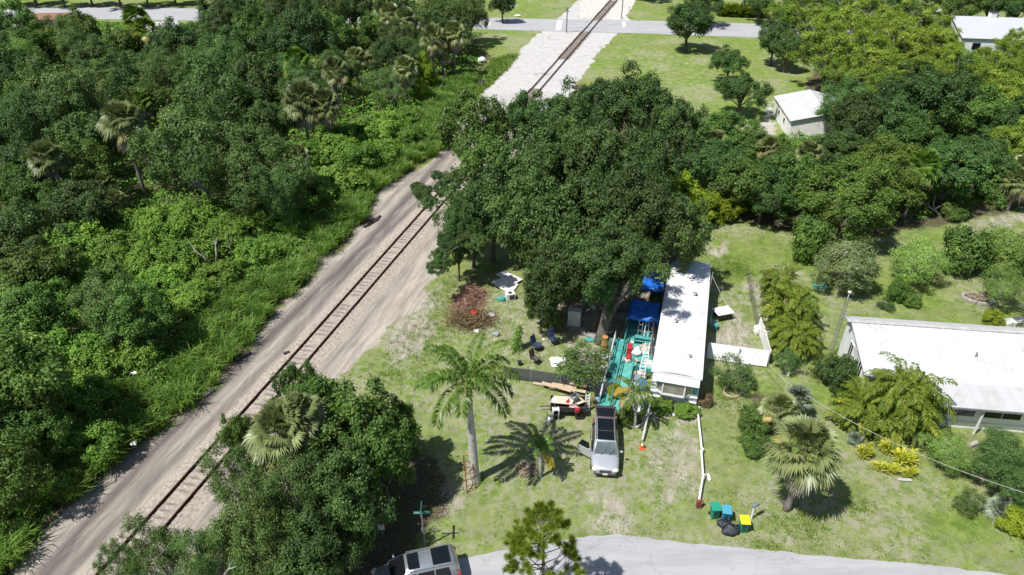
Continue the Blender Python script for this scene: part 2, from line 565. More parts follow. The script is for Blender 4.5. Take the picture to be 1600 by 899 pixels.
# ---- railway
RUST = pm('rail_rust', (.060, .030, .020), .8, .3, 6, 0.0, spec=.2)
TIE = pm('sleeper_wood', (.27, .235, .205), .9, .45, 2.5, dirt=(.46, .41, .35), bump=.3)
BAL = pm('ballast', (.41, .36, .30), .95, .40, 5.0, dirt=(.25, .21, .17), bump=.8)
Lb, sb0 = 172, -14
bs = np.arange(sb0, 86, 0.4); bt = np.array([-2.0, -1.5, -1.2, -.7, 0, .7, 1.2, 1.6, 2.15])
bz = np.array([-0.05, .03, .085, .09, .09, .09, .085, .03, -.05])
BS, BT = np.meshgrid(bs, bt, indexing='ij')
xx = T0[0] + TD[0] * BS + TN[0] * BT; yy = T0[1] + TD[1] * BS + TN[1] * BT
BZ = np.broadcast_to(bz, BS.shape) + (fbm(xx * 3, yy * 3, 3) - .5) * .09
V = np.stack([xx, yy, BZ], -1).reshape(-1, 3)
ii = np.arange(len(V)).reshape(BS.shape)
F = np.stack([ii[:-1, :-1].ravel(), ii[:-1, 1:].ravel(), ii[1:, 1:].ravel(), ii[1:, :-1].ravel()], 1)
far = yy.mean()
tag(link('ballast_bed', np_mesh('ballast_bed', V, F[:, ::-1], BAL, None, True)), kind='structure')
rt = thing('railway_track', 'rusty single railway line on weathered sleepers running up from the lower left corner', 'railway track', trk(0, 0, 0), 0)
def tl(s, t, z):
    return trk(s, t, z) - trk(0, 0, 0)
for sgn in (-1, 1):
    mb = MB()
    ang = -TR_AZ
    c = tl(Lb / 2 + sb0 + 10, sgn * 0.75, 0)
    for dz, wd, ht in ((.155, .16, .03), (.205, .035, .09), (.262, .085, .05)):
        mb.box((c.x, c.y, dz), (wd, Lb + 20, ht), ang)
    mb.build('rail', RUST, rt)
tie0 = None
rr = random.Random(4)
k = 0; s = -6.0; far_mb = MB()
road_gap = track_st(*PP([(925, 42)])[0])[0]
while s < Lb:
    L = rr.uniform(2.1, 2.55); dx = rr.uniform(-.08, .08); an = -TR_AZ + rr.uniform(-.03, .03)
    p = tl(s, dx, rr.uniform(-.005, .05))
    if abs(s - road_gap) > 5.5 and not (track_st(*PP([(873, 93)])[0])[0] > s > track_st(*PP([(835, 140)])[0])[0]):
        if k < 99:
            if tie0 is None:
                mb = MB(); mb.box((0, 0, 0), (2.5, .23, .16)); tie0 = mb.build('sleeper', TIE, rt, bevel=.012); o = tie0
            else:
                o = tie0.copy(); COL.objects.link(o); o.parent = rt
            o.location = p; o.rotation_euler = (0, 0, an); o.scale = (L / 2.5, rr.uniform(.85, 1.1), 1)
            k += 1
        else:
            far_mb.box(p, (L, .23, .16), an)
    s += 0.58 + rr.uniform(-.03, .03)
fo = far_mb.build('distant_sleepers', TIE, rt); fo['kind'] = 'stuff'

# ================================================================ vegetation
leaf_mat('oak_leaf', (0.0291, 0.0691, 0.0176), (0.0828, 0.1659, 0.0419), (0.1317, 0.2534, 0.0497), spec=.3)
leaf_mat('broad_leaf', (0.0396, 0.0926, 0.0189), (0.1148, 0.2232, 0.0441), (0.2178, 0.3444, 0.0578))
leaf_mat('vine_leaf', (0.0627, 0.1560, 0.0210), (0.1792, 0.3360, 0.0504), (0.2800, 0.4080, 0.0683), huevar=.015)
leaf_mat('bright_leaf', (.105, .190, .012), (.25, .37, .030), (.40, .46, .07))
leaf_mat('olive_leaf', (0.0428, 0.0977, 0.0221), (0.1147, 0.2119, 0.0573), (0.2138, 0.2976, 0.1103))
leaf_mat('brown_olive_leaf', (0.0460, 0.0975, 0.0154), (0.1200, 0.1938, 0.0330), (0.2200, 0.2000, 0.0715))
leaf_mat('bamboo_leaf', (0.0630, 0.1323, 0.0160), (0.2678, 0.3967, 0.0520), (0.4830, 0.5980, 0.1200), huevar=.015, valvar=.3)
leaf_mat('pale_leaf', (0.1000, 0.1955, 0.0400), (0.2400, 0.3910, 0.0900), (0.4000, 0.5175, 0.2000))
leaf_mat('blossom_leaf', (.095, .145, .045), (.22, .29, .12), (.62, .59, .50))
leaf_mat('pine_leaf', (0.1495, 0.2415, 0.0242), (0.3220, 0.4600, 0.0495), (0.5060, 0.5060, 0.1100), transl=.5)
leaf_mat('palm_leaf', (0.0495, 0.1260, 0.0154), (0.1595, 0.2880, 0.0418), (0.3960, 0.4320, 0.0770), transl=.25, rough=.4, spec=.4)
leaf_mat('sabal_leaf', (.090, .130, .042), (.260, .320, .130), (.50, .42, .14), transl=.2, rough=.4, spec=.5)
leaf_mat('yellow_frond', (.32, .26, .03), (.56, .46, .06), (.55, .38, .05), transl=.25)
leaf_mat('dead_frond', (.24, .19, .13), (.48, .41, .32), (.6, .54, .45), transl=.1)
leaf_mat('areca_leaf', (.050, .105, .012), (.230, .290, .036), (.62, .50, .07), transl=.3, valvar=.1, huevar=.006)
leaf_mat('croton_leaf', (.30, .36, .03), (.74, .72, .11), (.12, .22, .03), transl=.25, valvar=.1, huevar=.004)
leaf_mat('blue_leaf', (.13, .18, .12), (.33, .39, .28), (.45, .46, .34), transl=.15)
leaf_mat('reed_leaf', (.105, .230, .034), (.300, .500, .105), (.55, .60, .25), transl=.4)
leaf_mat('weed_leaf', (0.0990, 0.1870, 0.0252), (0.1935, 0.3190, 0.0540), (0.3600, 0.4180, 0.2160), transl=.25)
leaf_mat('dead_twig', (.28, .17, .11), (.50, .33, .22), (.5, .38, .28), transl=.05)
leaf_mat('brown_leaf', (.10, .075, .04), (.25, .19, .10), (.16, .2, .06), transl=.05)
BARK = pm('bark', (.13, .11, .09), .95, .4, 3, bump=.6)
PALEBARK = pm('pale_bark', (.38, .36, .33), .9, .35, 3, bump=.4)
ROYALB = pm('royal_palm_bark', (.48, .46, .42), .85, .22, 2.5, dirt=(.33, .30, .26), bump=.2)
CROWNSH = pm('crownshaft', (.16, .27, .06), .4, .2, 3)
SABALB = pm('sabal_bark', (.25, .22, .19), .95, .4, 5, bump=.8)


def rdir(rng, n):
    return nrm(rng.normal(size=(n, 3)))


def crown_mesh(name, mat, seed, R=5.0, zb=2.6, zt=10.0, npuff=36, pr=.30, nsprig=34, nleaf=13, L=.34, W=.2, sprig=.30, droop=.0, lobes=.35, top=.25, flat=1.0, out=.8, upn=.4, hole=0.0):
    rng = np.random.RandomState(seed)
    lv = Leaves()
    rz = (zt - zb) / 2; cz = (zt + zb) / 2
    # main limbs' puffs spread evenly (golden spiral) with uneven reach
    k = np.arange(npuff) + .5
    ct = 1 - 2 * k / npuff * (0.86)             # from top down to lower skirt
    ph = k * 2.39996 + rng.uniform(0, 6)
    stt = np.sqrt(1 - ct ** 2)
    d = np.stack([stt * np.cos(ph), stt * np.sin(ph), ct], 1) + rng.normal(size=(npuff, 3)) * .13
    d = nrm(d)
    lob = 1 + lobes * (vnoise(d[:, 0] * 2.2 + seed * 3 + 9, d[:, 1] * 2.2 + d[:, 2] * 1.7 + 30) - .5) * 2
    fr = rng.uniform(.55, .88, npuff) * lob
    cen = np.stack([d[:, 0] * R * fr, d[:, 1] * R * fr, cz + d[:, 2] * rz * fr], 1)
    pR = R * pr * rng.choice([.5, .75, 1.0, 1.25], npuff) * rng.uniform(.85, 1.15, npuff)
    core = np.array([0, 0, cz])
    for i in range(npuff):
        ns = int(nsprig * (pR[i] / (R * pr)) ** 1.6) + 4
        od = nrm(cen[i] - core)
        sdv = nrm(rdir(rng, ns) + od * .55 + np.array([0, 0, top]))
        rad = pR[i] * np.where(rng.rand(ns) < .12, rng.uniform(1.0, 1.35, ns), rng.uniform(.55, 1.06, ns))[:, None]
        sc = cen[i] + sdv * rad * np.array([1, 1, flat])
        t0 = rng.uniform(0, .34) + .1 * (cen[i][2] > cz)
        nl = nleaf
        c = np.repeat(sc, nl, 0) + rng.normal(size=(ns * nl, 3)) * sprig * np.array([1, 1, .75])
        dd = np.repeat(sdv, nl, 0)
        n_ = nrm(dd * out + rng.normal(size=dd.shape) * .42 + np.array([0, 0, upn]))
        ax = nrm(np.cross(n_, rdir(rng, len(c))) + np.array([0, 0, -droop]))
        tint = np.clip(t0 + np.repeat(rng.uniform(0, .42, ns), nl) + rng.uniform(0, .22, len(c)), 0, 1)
        lv.leaves(c, ax, n_, L * rng.uniform(.7, 1.25, len(c)), W * rng.uniform(.7, 1.2, len(c)), tint)
    me = lv.mesh(name, MATS[mat])
    me['dims'] = [R, zt]
    return me, cen


def limb_mesh(name, mat, cen, seed, rt=.22, zf=2.4, lean=.3, nl=14, forks=3):
    rr = random.Random(seed)
    mb = MB()
    tx, ty = rr.uniform(-lean, lean), rr.uniform(-lean, lean)
    fork = Vector((tx, ty, zf))
    mb.tube([(0, 0, -.3), (0, 0, .02), (tx * .4, ty * .4, zf * .5), fork], [rt * 1.7, rt * 1.35, rt * 1.05, rt * .95], 9)
    idx = list(range(len(cen))); rr.shuffle(idx)
    for i in idx[:nl]:
        e = Vector(cen[i]); mid = fork.lerp(e, .5) + Vector((rr.uniform(-.4, .4), rr.uniform(-.4, .4), rr.uniform(0, .8)))
        mb.tube([fork, mid, e], [rt * .55, rt * .33, rt * .12], 6, False)
        for _ in range(2):
            q = mid.lerp(e, rr.uniform(.3, .9)); e2 = q + Vector((rr.uniform(-1, 1), rr.uniform(-1, 1), rr.uniform(.1, 1.2)))
            mb.tube([q, e2], [rt * .16, rt * .05], 5, False)
    bmesh.ops.recalc_face_normals(mb.bm, faces=mb.bm.faces)
    me = bpy.data.meshes.new(name); mb.bm.to_mesh(me); mb.bm.free()
    for p in me.polygons: p.use_smooth = True
    me.materials.append(mat)
    return me


TPL = {}


def tpl(sp, mat, n, bark, kind='crown', lk=None, **kw):
    TPL[sp] = []
    for i in range(n):
        me, cen = crown_mesh(sp + '_crown', mat, 11 * i + len(TPL) * 101 + 3, **kw)
        lm = limb_mesh(sp + '_trunk', bark, cen, i + 5, **(lk or {}))
        TPL[sp].append((me, lm, kw.get('R', 5.0), kw.get('zt', 10.0)))


tpl('oak', 'oak_leaf', 4, BARK, npuff=66, pr=.195, nsprig=26, nleaf=13, L=.30, W=.19, sprig=.24, lobes=.6, lk=dict(rt=.3))
tpl('broad', 'broad_leaf', 3, BARK, npuff=56, pr=.205, nsprig=25, nleaf=11, L=.36, W=.24, sprig=.26, lobes=.65)
tpl('olive', 'olive_leaf', 3, PALEBARK, npuff=50, pr=.24, nsprig=40, nleaf=15, L=.24, W=.14, sprig=.24, lobes=.5, lk=dict(rt=.2))
tpl('airy', 'olive_leaf', 3, PALEBARK, npuff=60, pr=.17, nsprig=25, nleaf=12, L=.22, W=.13, sprig=.26, lobes=.75, lk=dict(rt=.16, nl=30))
tpl('spray', 'brown_olive_leaf', 2, BARK, npuff=60, pr=.22, nsprig=38, nleaf=13, L=.28, W=.13, sprig=.2, lobes=.25, zb=.8, zt=9, top=.5, flat=.7, lk=dict(zf=1.4))
tpl('bamboo', 'bamboo_leaf', 3, PALEBARK, npuff=64, pr=.165, nsprig=20, nleaf=15, L=.40, W=.11, sprig=.27, lobes=.9, top=.6, flat=.8, upn=.7, zt=11, lk=dict(rt=.17, nl=40))
tpl('pale', 'pale_leaf', 2, PALEBARK, R=3, zb=1.4, zt=5, npuff=30, pr=.30, nsprig=30, nleaf=14, L=.17, W=.09, sprig=.20, lobes=.35, lk=dict(rt=.1, zf=1.3))
tpl('blossom', 'blossom_leaf', 1, PALEBARK, R=3, zb=1.0, zt=5, npuff=34, pr=.28, nsprig=30, nleaf=13, L=.19, W=.11, sprig=.17, lobes=.3, lk=dict(rt=.1, zf=.8))
tpl('shrub', 'broad_leaf', 3, BARK, R=2, zb=-.1, zt=2.6, npuff=26, pr=.32, nsprig=26, nleaf=12, L=.20, W=.13, sprig=.13, lobes=.4, lk=dict(rt=.05, zf=.3, lean=.1, nl=8))
tpl('vine', 'vine_leaf', 3, BARK, R=3, zb=-.3, zt=4, npuff=34, pr=.28, nsprig=34, nleaf=13, L=.24, W=.19, sprig=.18, lobes=.5, lk=dict(rt=.08, zf=.6, nl=10))
tpl('bright', 'bright_leaf', 2, BARK, R=3, zb=-.2, zt=4.2, npuff=30, pr=.28, nsprig=30, nleaf=12, L=.24, W=.17, sprig=.18, lobes=.5, lk=dict(rt=.08, zf=.6, nl=10))
tpl('thin', 'olive_leaf', 2, PALEBARK, R=2, zb=.3, zt=3, npuff=26, pr=.26, nsprig=14, nleaf=12, L=.16, W=.09, sprig=.16, lobes=.5, lk=dict(rt=.05, zf=.4, nl=20))
tpl('dark_shrub', 'oak_leaf', 2, BARK, R=2, zb=-.1, zt=3, npuff=28, pr=.30, nsprig=30, nleaf=12, L=.19, W=.12, sprig=.12, lobes=.3, lk=dict(rt=.05, zf=.3, nl=8))
tpl('brown', 'brown_leaf', 1, BARK, R=2, zb=0, zt=3, npuff=22, pr=.28, nsprig=18, nleaf=10, L=.18, W=.08, sprig=.15, lobes=.5, lk=dict(rt=.04, zf=.3, nl=14))

PLACED = []
_tr = random.Random(77)


def tree(sp, u, v, top, R, label, cat='tree', group=None, name=None, xy=None, var=None):
    hc = top * (.62 if TPL[sp][0][3] > 4.6 else .5)
    p = P(u, v, hc) if xy is None else Vector((xy[0], xy[1], 0))
    L = TPL[sp]
    me, lm, R0, z0 = L[_tr.randrange(len(L)) if var is None else var % len(L)]
    s = R / R0; sz = top / z0
    nm = name or {'oak': 'oak_tree', 'broad': 'broadleaf_tree', 'olive': 'small_leaved_tree', 'airy': 'thin_crowned_tree', 'spray': 'spreading_tree', 'bamboo': 'bamboo_clump', 'pale': 'feathery_tree',
                  'blossom': 'flowering_tree', 'shrub': 'shrub', 'vine': 'vine_covered_shrub', 'bright': 'bright_green_shrub', 'thin': 'sparse_bush', 'dark_shrub': 'dark_shrub', 'brown': 'dry_bush'}[sp]
    o = thing(nm, label, cat, (p.x, p.y, 0), _tr.uniform(0, 6.28), group, (s, s, sz))
    link('crown', me, o); link('trunk', lm, o)
    PLACED.append((p.x, p.y, R))
    return o


# ---------------- palms
def fan_crown(name, mat, seed, nf=34, rl=1.15, pl=1.0, dead=9, blade=26, lo=-.5):
    """costapalmate fan fronds; returns live mesh, dead mesh"""
    rng = np.random.RandomState(seed)
    live, deadl = Leaves(), Leaves()
    for i in range(nf + dead):
        isd = i >= nf
        az = i * 2.39996 + rng.uniform(-.2, .2)
        if isd:
            el = rng.uniform(-1.35, -.9)
        else:
            el = lo + (1.45 - lo) * (1 - ((i + .5) / nf)) ** .8 + rng.uniform(-.1, .1)
        h = np.array([math.cos(az), math.sin(az), 0.0])
        d = h * math.cos(el) + np.array([0, 0, math.sin(el)])
        pe = d * pl * rng.uniform(.8, 1.1) + np.array([0, 0, -.15 * (1 - math.sin(el))])
        lv = deadl if isd else live
        s0 = np.array([-h[1], h[0], 0.0])
        up = np.cross(s0, d); up = up / np.linalg.norm(up)
        if up[2] < 0: up = -up
        lv.blades(np.zeros((1, 3)), (pe * .5)[None] + up * .02, (pe * 1.05)[None], (s0 * .03)[None], .35)
        roll = rng.uniform(-.75, .75) if not isd else 0
        s0 = s0 * math.cos(roll) + up * math.sin(roll); up = np.cross(s0, d); up = up if up[2] > 0 else -up
        n = blade
        a = np.linspace(-1.75, 1.75, n) + rng.uniform(-.04, .04, n)
        dirs = np.cos(a)[:, None] * d + np.sin(a)[:, None] * s0
        ln = rl * (1 - .22 * (np.abs(a) / 1.75) ** 2) * rng.uniform(.85, 1.08, n) * (.8 if isd else 1)
        p0 = np.repeat(pe[None], n, 0)
        p1 = p0 + dirs * (ln * .5)[:, None] + up * .05 * (1 if not isd else 0)
        dr = (.28 + .3 * rng.rand(n)) * ln * (1 - .6 * max(0, math.sin(el)))
        p2 = p0 + dirs * (ln * .93)[:, None] - np.array([0, 0, 1]) * dr[:, None]
        if isd:
            p2[:, 2] -= .1
        sd_ = np.cross(dirs, up); sd_ = nrm(sd_) * .055
        t0 = rng.uniform(0, .5) + (rng.uniform(.1, .6) if (not isd and el < -.2) else 0)
        lv.blades(p0, p1, p2, sd_, np.clip(t0 + rng.uniform(0, .4, n), 0, 1))
    return live.mesh(name, MATS[mat]), deadl.mesh('dead_fronds', MATS['dead_frond'])


SABAL = [fan_crown('sabal_crown', 'sabal_leaf', s, nf=54, rl=.98, pl=1.12, blade=24) for s in (1, 2, 3)]
SABALG = [fan_crown('sabal_crown', 'palm_leaf', s, nf=50, rl=.98, pl=1.12, blade=24) for s in (4, 5)]
BLUEF = fan_crown('palmetto_crown', 'blue_leaf', 8, nf=40, lo=.0, pl=.8, dead=3)
SAB_T = None


def palm_trunk(h, r, mat, seed=0, lean=0.0):
    rr = random.Random(seed); mb = MB(); a = rr.uniform(0, 6)
    pts = []; rad = []
    n = 8
    for i in range(n + 1):
        f = i / n
        pts.append((math.cos(a) * lean * f * f, math.sin(a) * lean * f * f, -.2 + (h + .2) * f)); rad.append(r * (1.25 - .25 * min(1, f * 4)) * rr.uniform(.95, 1.06))
    mb.tube(pts, rad, 10)
    bmesh.ops.recalc_face_normals(mb.bm, faces=mb.bm.faces)
    me = bpy.data.meshes.new('trunk'); mb.bm.to_mesh(me); mb.bm.free(); me.materials.append(mat)
    for p in me.polygons: p.use_smooth = True
    return me, Vector(pts[-1])


def sabal(u, v, h, R, label, green=False, group=None, name='sabal_palm', blue=False, base=False, dead=True, cat='palm tree'):
    """u,v = crown heart (or trunk base when base=True)"""
    p = P(u, v, 0) if base else P(u, v, h)
    S = BLUEF if blue else _tr.choice(SABALG if green else SABAL)
    o = thing(name, label, cat, (p.x, p.y, 0), _tr.uniform(0, 6), group)
    tm, e = palm_trunk(h, .20 * min(1, .5 + h / 6), SABALB, _tr.randrange(999), .15)
    link('trunk', tm, o)
    s = R / 2.1
    link('crown', S[0], o, e, (0, 0, _tr.uniform(0, 6)), (s, s, s))
    if dead: link('dead_fronds', S[1], o, e, None, (s, s, s))
    PLACED.append((p.x, p.y, R * .6))
    return o


def pinnate(lv, org, az, el0, L, nl, ll, droop, rng, t0=.2, vdrop=.5, width=.045, flatn=0.0):
    """arching feather frond"""
    n = 14
    h = np.array([math.cos(az), math.sin(az), 0.0]); s0 = np.array([-h[1], h[0], 0.0])
    pts = [np.array(org, float)]; el = el0
    for i in range(n):
        el_i = el0 - droop * ((i + 1) / n) ** 1.3
        pts.append(pts[-1] + (h * math.cos(el_i) + np.array([0, 0, math.sin(el_i)])) * L / n)
    pts = np.array(pts)
    a, b_ = pts[:-1], pts[1:]
    mid = (a + b_) / 2
    lv.blades(a, mid, b_, np.repeat((s0 * .022)[None], n, 0), .9)
    f = np.linspace(.14, 1.0, nl)
    ix = np.clip((f * n).astype(int), 0, n - 1); fr = f * n - ix
    base = pts[ix] * (1 - fr)[:, None] + pts[ix + 1] * fr[:, None]
    tan = nrm(pts[ix + 1] - pts[ix])
    up = nrm(np.cross(tan, s0)); up = np.where(up[:, 2:3] < 0, -up, up)
    ln = ll * np.sin(np.clip(.25 + f * 2.6, 0, math.pi - .25)) ** .7
    for sg in (-1, 1):
        d = nrm(s0 * sg * .85 + tan * .5 + up * rng.uniform(-.1, .45 + flatn, nl)[:, None])
        p1 = base + d * (ln * .5)[:, None]
        p2 = base + d * (ln * .9)[:, None] - np.array([0, 0, 1]) * (ln * vdrop * rng.uniform(.6, 1.3, nl))[:, None]
        sd_ = nrm(np.cross(d, up + .4 * rng.normal(size=(nl, 3)))) * width
        lv.blades(base, p1, p2, sd_, np.clip(t0 + rng.uniform(0, .35, nl), 0, 1))


def areca_mesh(name, seed, R=2.6, H=4.2, nf=92, mat='areca_leaf'):
    rng = np.random.RandomState(seed); lv = Leaves()
    for i in range(nf):
        az = rng.uniform(0, 6.28); rb = rng.uniform(0, .45) * R; hb = H * rng.uniform(.12, .66) * (1 - .35 * rb / R)
        org = (math.cos(az) * rb, math.sin(az) * rb, hb)
        pinnate(lv, org, az + rng.uniform(-.7, .7), rng.uniform(.5, 1.35), R * rng.uniform(.65, .95), 26, .48, rng.uniform(1.4, 2.3), rng, t0=rng.uniform(0, .62), vdrop=.35, width=.042)
    me = lv.mesh(name, MATS[mat])
    mb = MB(); rr = random.Random(seed)
    for i in range(22):
        a = rr.uniform(0, 6.28); r0 = rr.uniform(0, .5); r1 = r0 + rr.uniform(.2, .8)
        mb.tube([(math.cos(a) * r0, math.sin(a) * r0, -.1), (math.cos(a) * r1, math.sin(a) * r1, H * .55)], [.05, .035], 6)
    sm = bpy.data.meshes.new('stems'); mb.bm.to_mesh(sm); mb.bm.free(); sm.materials.append(pm('cane', (.35, .32, .12), .6, .3, 3))
    return me, sm


ARECA = [areca_mesh('areca_crown', s) for s in (1, 2)]
GREENP = areca_mesh('feather_palm_crown', 5, nf=34, mat='palm_leaf')


def areca(u, v, H, R, label, i=0, green=False, group=None, name='areca_palm_clump', cat='palm clump', xy=None):
    p = P(u, v, H * .5) if xy is None else xy
    o = thing(name, label, cat, (p.x, p.y, 0), _tr.uniform(0, 6), group, (R / 2.6, R / 2.6, H / 4.4))
    A = GREENP if green else ARECA[i % 2]
    link('crown', A[0], o); link('stems', A[1], o)
    PLACED.append((p.x, p.y, R))
    return o


def royal():
    base = P(742, 750, 0)
    o = thing('royal_palm', 'royal palm with smooth grey trunk and wide feathery crown on the front lawn', 'palm tree', base)
    mb = MB(); H = 7.4
    prof = [(-.2, .42), (0, .40), (.5, .36), (1.5, .30), (3, .29), (4.5, .25), (6, .20), (H, .17)]
    mb.tube([(-.02 * z, 0.0, z) for z, r in prof], [r for z, r in prof], 16)
    mb.build('trunk', ROYALB, o, smooth=True)
    mb = MB(); mb.tube([(-.14, 0, H - .02), (-.14, 0, H + .5), (-.14, 0, H + 1.2), (-.14, 0, H + 1.5)], [.19, .2, .13, .06], 12)
    mb.build('crownshaft', CROWNSH, o, smooth=True)
    rng = np.random.RandomState(6)
    n = 15
    for i in range(n):
        az = i * 2.39996 + .4; f = i / n
        lv = Leaves()
        pinnate(lv, (-.14, 0, H + 1.15), az, 1.35 - 1.25 * f, 3.6 * rng.uniform(.92, 1.06), 62, .85, 1.35 + .35 * f, rng, t0=.05 + .15 * rng.rand() + (.45 if f > .88 else 0), vdrop=.55, width=.05, flatn=.5)
        me = lv.mesh('frond', MATS['palm_leaf'])
        link('frond', me, o)
    # spear
    mb = MB(); mb.tube([(-.14, 0, H + 1.4), (-.10, .02, H + 3.0)], [.05, .012], 6); mb.build('spear_leaf', CROWNSH, o)
    PLACED.append((base.x, base.y, 2))


royal()

# young palm with a yellow hanging frond
p = P(844, 746); o = thing('young_palm', 'slender young palm with one yellow hanging frond right of the royal palm', 'palm tree', p)
tm, e = palm_trunk(2.5, .11, PALEBARK, 4, .1); link('trunk', tm, o)
rng = np.random.RandomState(3); lv = Leaves()
for i in range(8):
    pinnate(lv, tuple(e), i * 2.4, 1.45 - .06 * i, 1.15, 30, .34, 1.3, rng, t0=.2, vdrop=.4, width=.04)
link('crown', lv.mesh('crown', MATS['palm_leaf']), o)
lv = Leaves(); pinnate(lv, tuple(e), -.9, .1, 1.5, 30, .4, 1.5, rng, t0=.4, vdrop=.7); link('yellow_frond', lv.mesh('yellow_frond', MATS['yellow_frond']), o)

# slim palm in front of the trailer with a second leaning stem
p = P(992, 668); o = thing('slim_palm', 'slim curved palm with mixed green and tan crown before the trailer deck', 'palm tree', p)
tm, e = palm_trunk(3.3, .11, PALEBARK, 9, .35); link('trunk', tm, o)
lv = Leaves(); lt = Leaves()
for i in range(15):
    pinnate(lt if i in (4, 9, 12) else lv, tuple(e), i * 2.4, 1.2 - .1 * i, 1.75, 30, .42, 1.7, rng, t0=.25, vdrop=.5, width=.035)
link('crown', lv.mesh('crown', MATS['palm_leaf']), o); link('dry_fronds', lt.mesh('dry_fronds', MATS['yellow_frond']), o)

# ---------------- woodland left of the railway  (species, u, v, top, radius, label)
WOODS = [
 ('olive', 305, 235, 13, 5.6, 'broadest grey green oak in the wood, standing right of the tan fronded cabbage palm'),
 ('olive', 385, 262, 11, 4.6, 'grey green oak joined to the right side of the broadest oak in the wood'),
 ('oak', 330, 150, 11, 4.6, 'dark round oak directly behind the broadest oak in the wood'),
 ('oak', 400, 130, 11, 4.4, 'dark green oak to the left of the dark gap with a cabbage palm skirt'),
 ('olive', 335, 100, 11, 5.0, 'dull olive oak in front of the small white roof at the far road'),
 ('oak', 275, 75, 10, 4.2, 'dark tree covering the right half of the small white roof'),
 ('oak', 345, 25, 10, 5.0, 'dark tree standing where the left stretch of far road ends'),
 ('broad', 195, 75, 8, 3.4, 'bright leafy tree at the foot of the palm by the far road'),
 ('broad', 130, 55, 10, 3.6, 'tall deep green tree just left of the palm by the far road'),
 ('broad', 25, 45, 10, 4.0, 'deep green tree at the top left corner by the far road'),
 ('pale', 38, 92, 8, 3.0, 'thin yellow green tree below the top left corner tree'),
 ('oak', 15, 120, 10, 4.0, 'dark tree on the left picture edge under the yellow green tree'),
 ('olive', 95, 165, 12, 5.6, 'wide olive brown oak near the left edge of the wood'),
 ('olive', 45, 190, 11, 4.6, 'olive brown oak half cut by the left picture edge'),
 ('oak', 175, 130, 10, 4.0, 'dark oak between the bright leafy tree and the wide olive oak'),
 ('oak', 130, 220, 9, 3.6, 'dark low oak to the left of the tan fronded cabbage palm'),
 ('broad', 240, 165, 8, 3.0, 'green tree with a drooping palm growing beside it, behind the broadest oak'),
 ('oak', 35, 268, 8, 3.4, 'dark leafy tree at the left edge behind the pale round cabbage palm'),
 ('broad', 130, 268, 8, 3.2, 'mid green tree right of the pale round cabbage palm'),
 ('broad', 55, 300, 7, 3.2, 'deep green tree below the pale round cabbage palm'),
 ('oak', 120, 325, 7, 3.4, 'dark tree at the rim of the black hollow in the left wood'),
 ('oak', 25, 370, 7, 3.2, 'dark tree on the left picture edge level with the black hollow'),
 ('broad', 60, 425, 6, 3.0, 'mid green tree on the left edge just below the black hollow'),
 ('olive', 175, 480, 6.5, 2.9, 'pale flecked grey green tree left of the black shadow in the lower wood'),
 ('broad', 220, 500, 6, 2.6, 'dark leafy tree touching the right side of the pale flecked tree'),
 ('broad', 40, 500, 6, 2.8, 'bright topped tree at the left edge beside the dead leaning branches'),
 ('broad', 35, 600, 9, 3.6, 'large sunlit tree at the lower left edge with a deep shadow to its right'),
 ('broad', 5, 740, 5.5, 2.2, 'leafy tree on the left picture edge near the bottom corner'),
 ('broad', 45, 685, 5.5, 2.0, 'leafy tree just above the bottom left edge tree'),
 ('oak', 470, 60, 12, 4.6, 'tall dark oak above the dark gap in the far wood'),
 ('oak', 440, 25, 11, 4.6, 'dark oak at the top edge above the cabbage palm skirt'),
 ('broad', 395, 50, 11, 3.4, 'deep green tree at the top between two dark oaks'),
 ('olive', 515, 30, 12, 3.6, 'tall narrow tree with pale trunk streaks at the top of the wood'),
 ('oak', 550, 10, 11, 4.0, 'dark tree at the top edge behind the narrow pale trunked tree'),
 ('broad', 580, 45, 7, 3.2, 'low bluish green tree left of the grey palm cluster'),
 ('broad', 560, 75, 6, 2.6, 'low deep green bush tree in front of the bluish green tree'),
 ('olive', 625, 65, 8, 3.8, 'round olive tree among the cabbage palms by the railway clearing'),
 ('olive', 690, 25, 12, 5.0, 'large grey olive tree at the right end of the far wood'),
 ('olive', 735, 20, 10, 3.6, 'round grey olive tree next to the sandy crossing road'),
 ('oak', 620, 10, 10, 4.0, 'dark tree on the top edge behind the grey palm cluster'),
 ('oak', 785, 5, 7, 3.0, 'dark tree beyond the far road at the top edge of the picture'),
 ('airy', 605, 132, 6.5, 3.6, 'pale olive tree with bare white trunks showing beneath its crown'),
 ('bright', 665, 118, 5.5, 2.0, 'small bright green tree beside the tree with bare white trunks'),
 ('bright', 655, 145, 3.5, 1.7, 'small light green bush under the small bright green tree'),
 ('olive', 440, 300, 8, 2.6, 'narrow grey tree with a palm inside it at the right end of the big oaks'),
 ('broad', 20, 175, 9, 3.0, 'green tree on the left picture edge above the pale round cabbage palm'),
 ('olive', 250, 120, 9, 3.6, 'grey green tree between the bright leafy tree and the dull olive oak'),
]
for i, r in enumerate(WOODS):
    tree(*r, var=i)
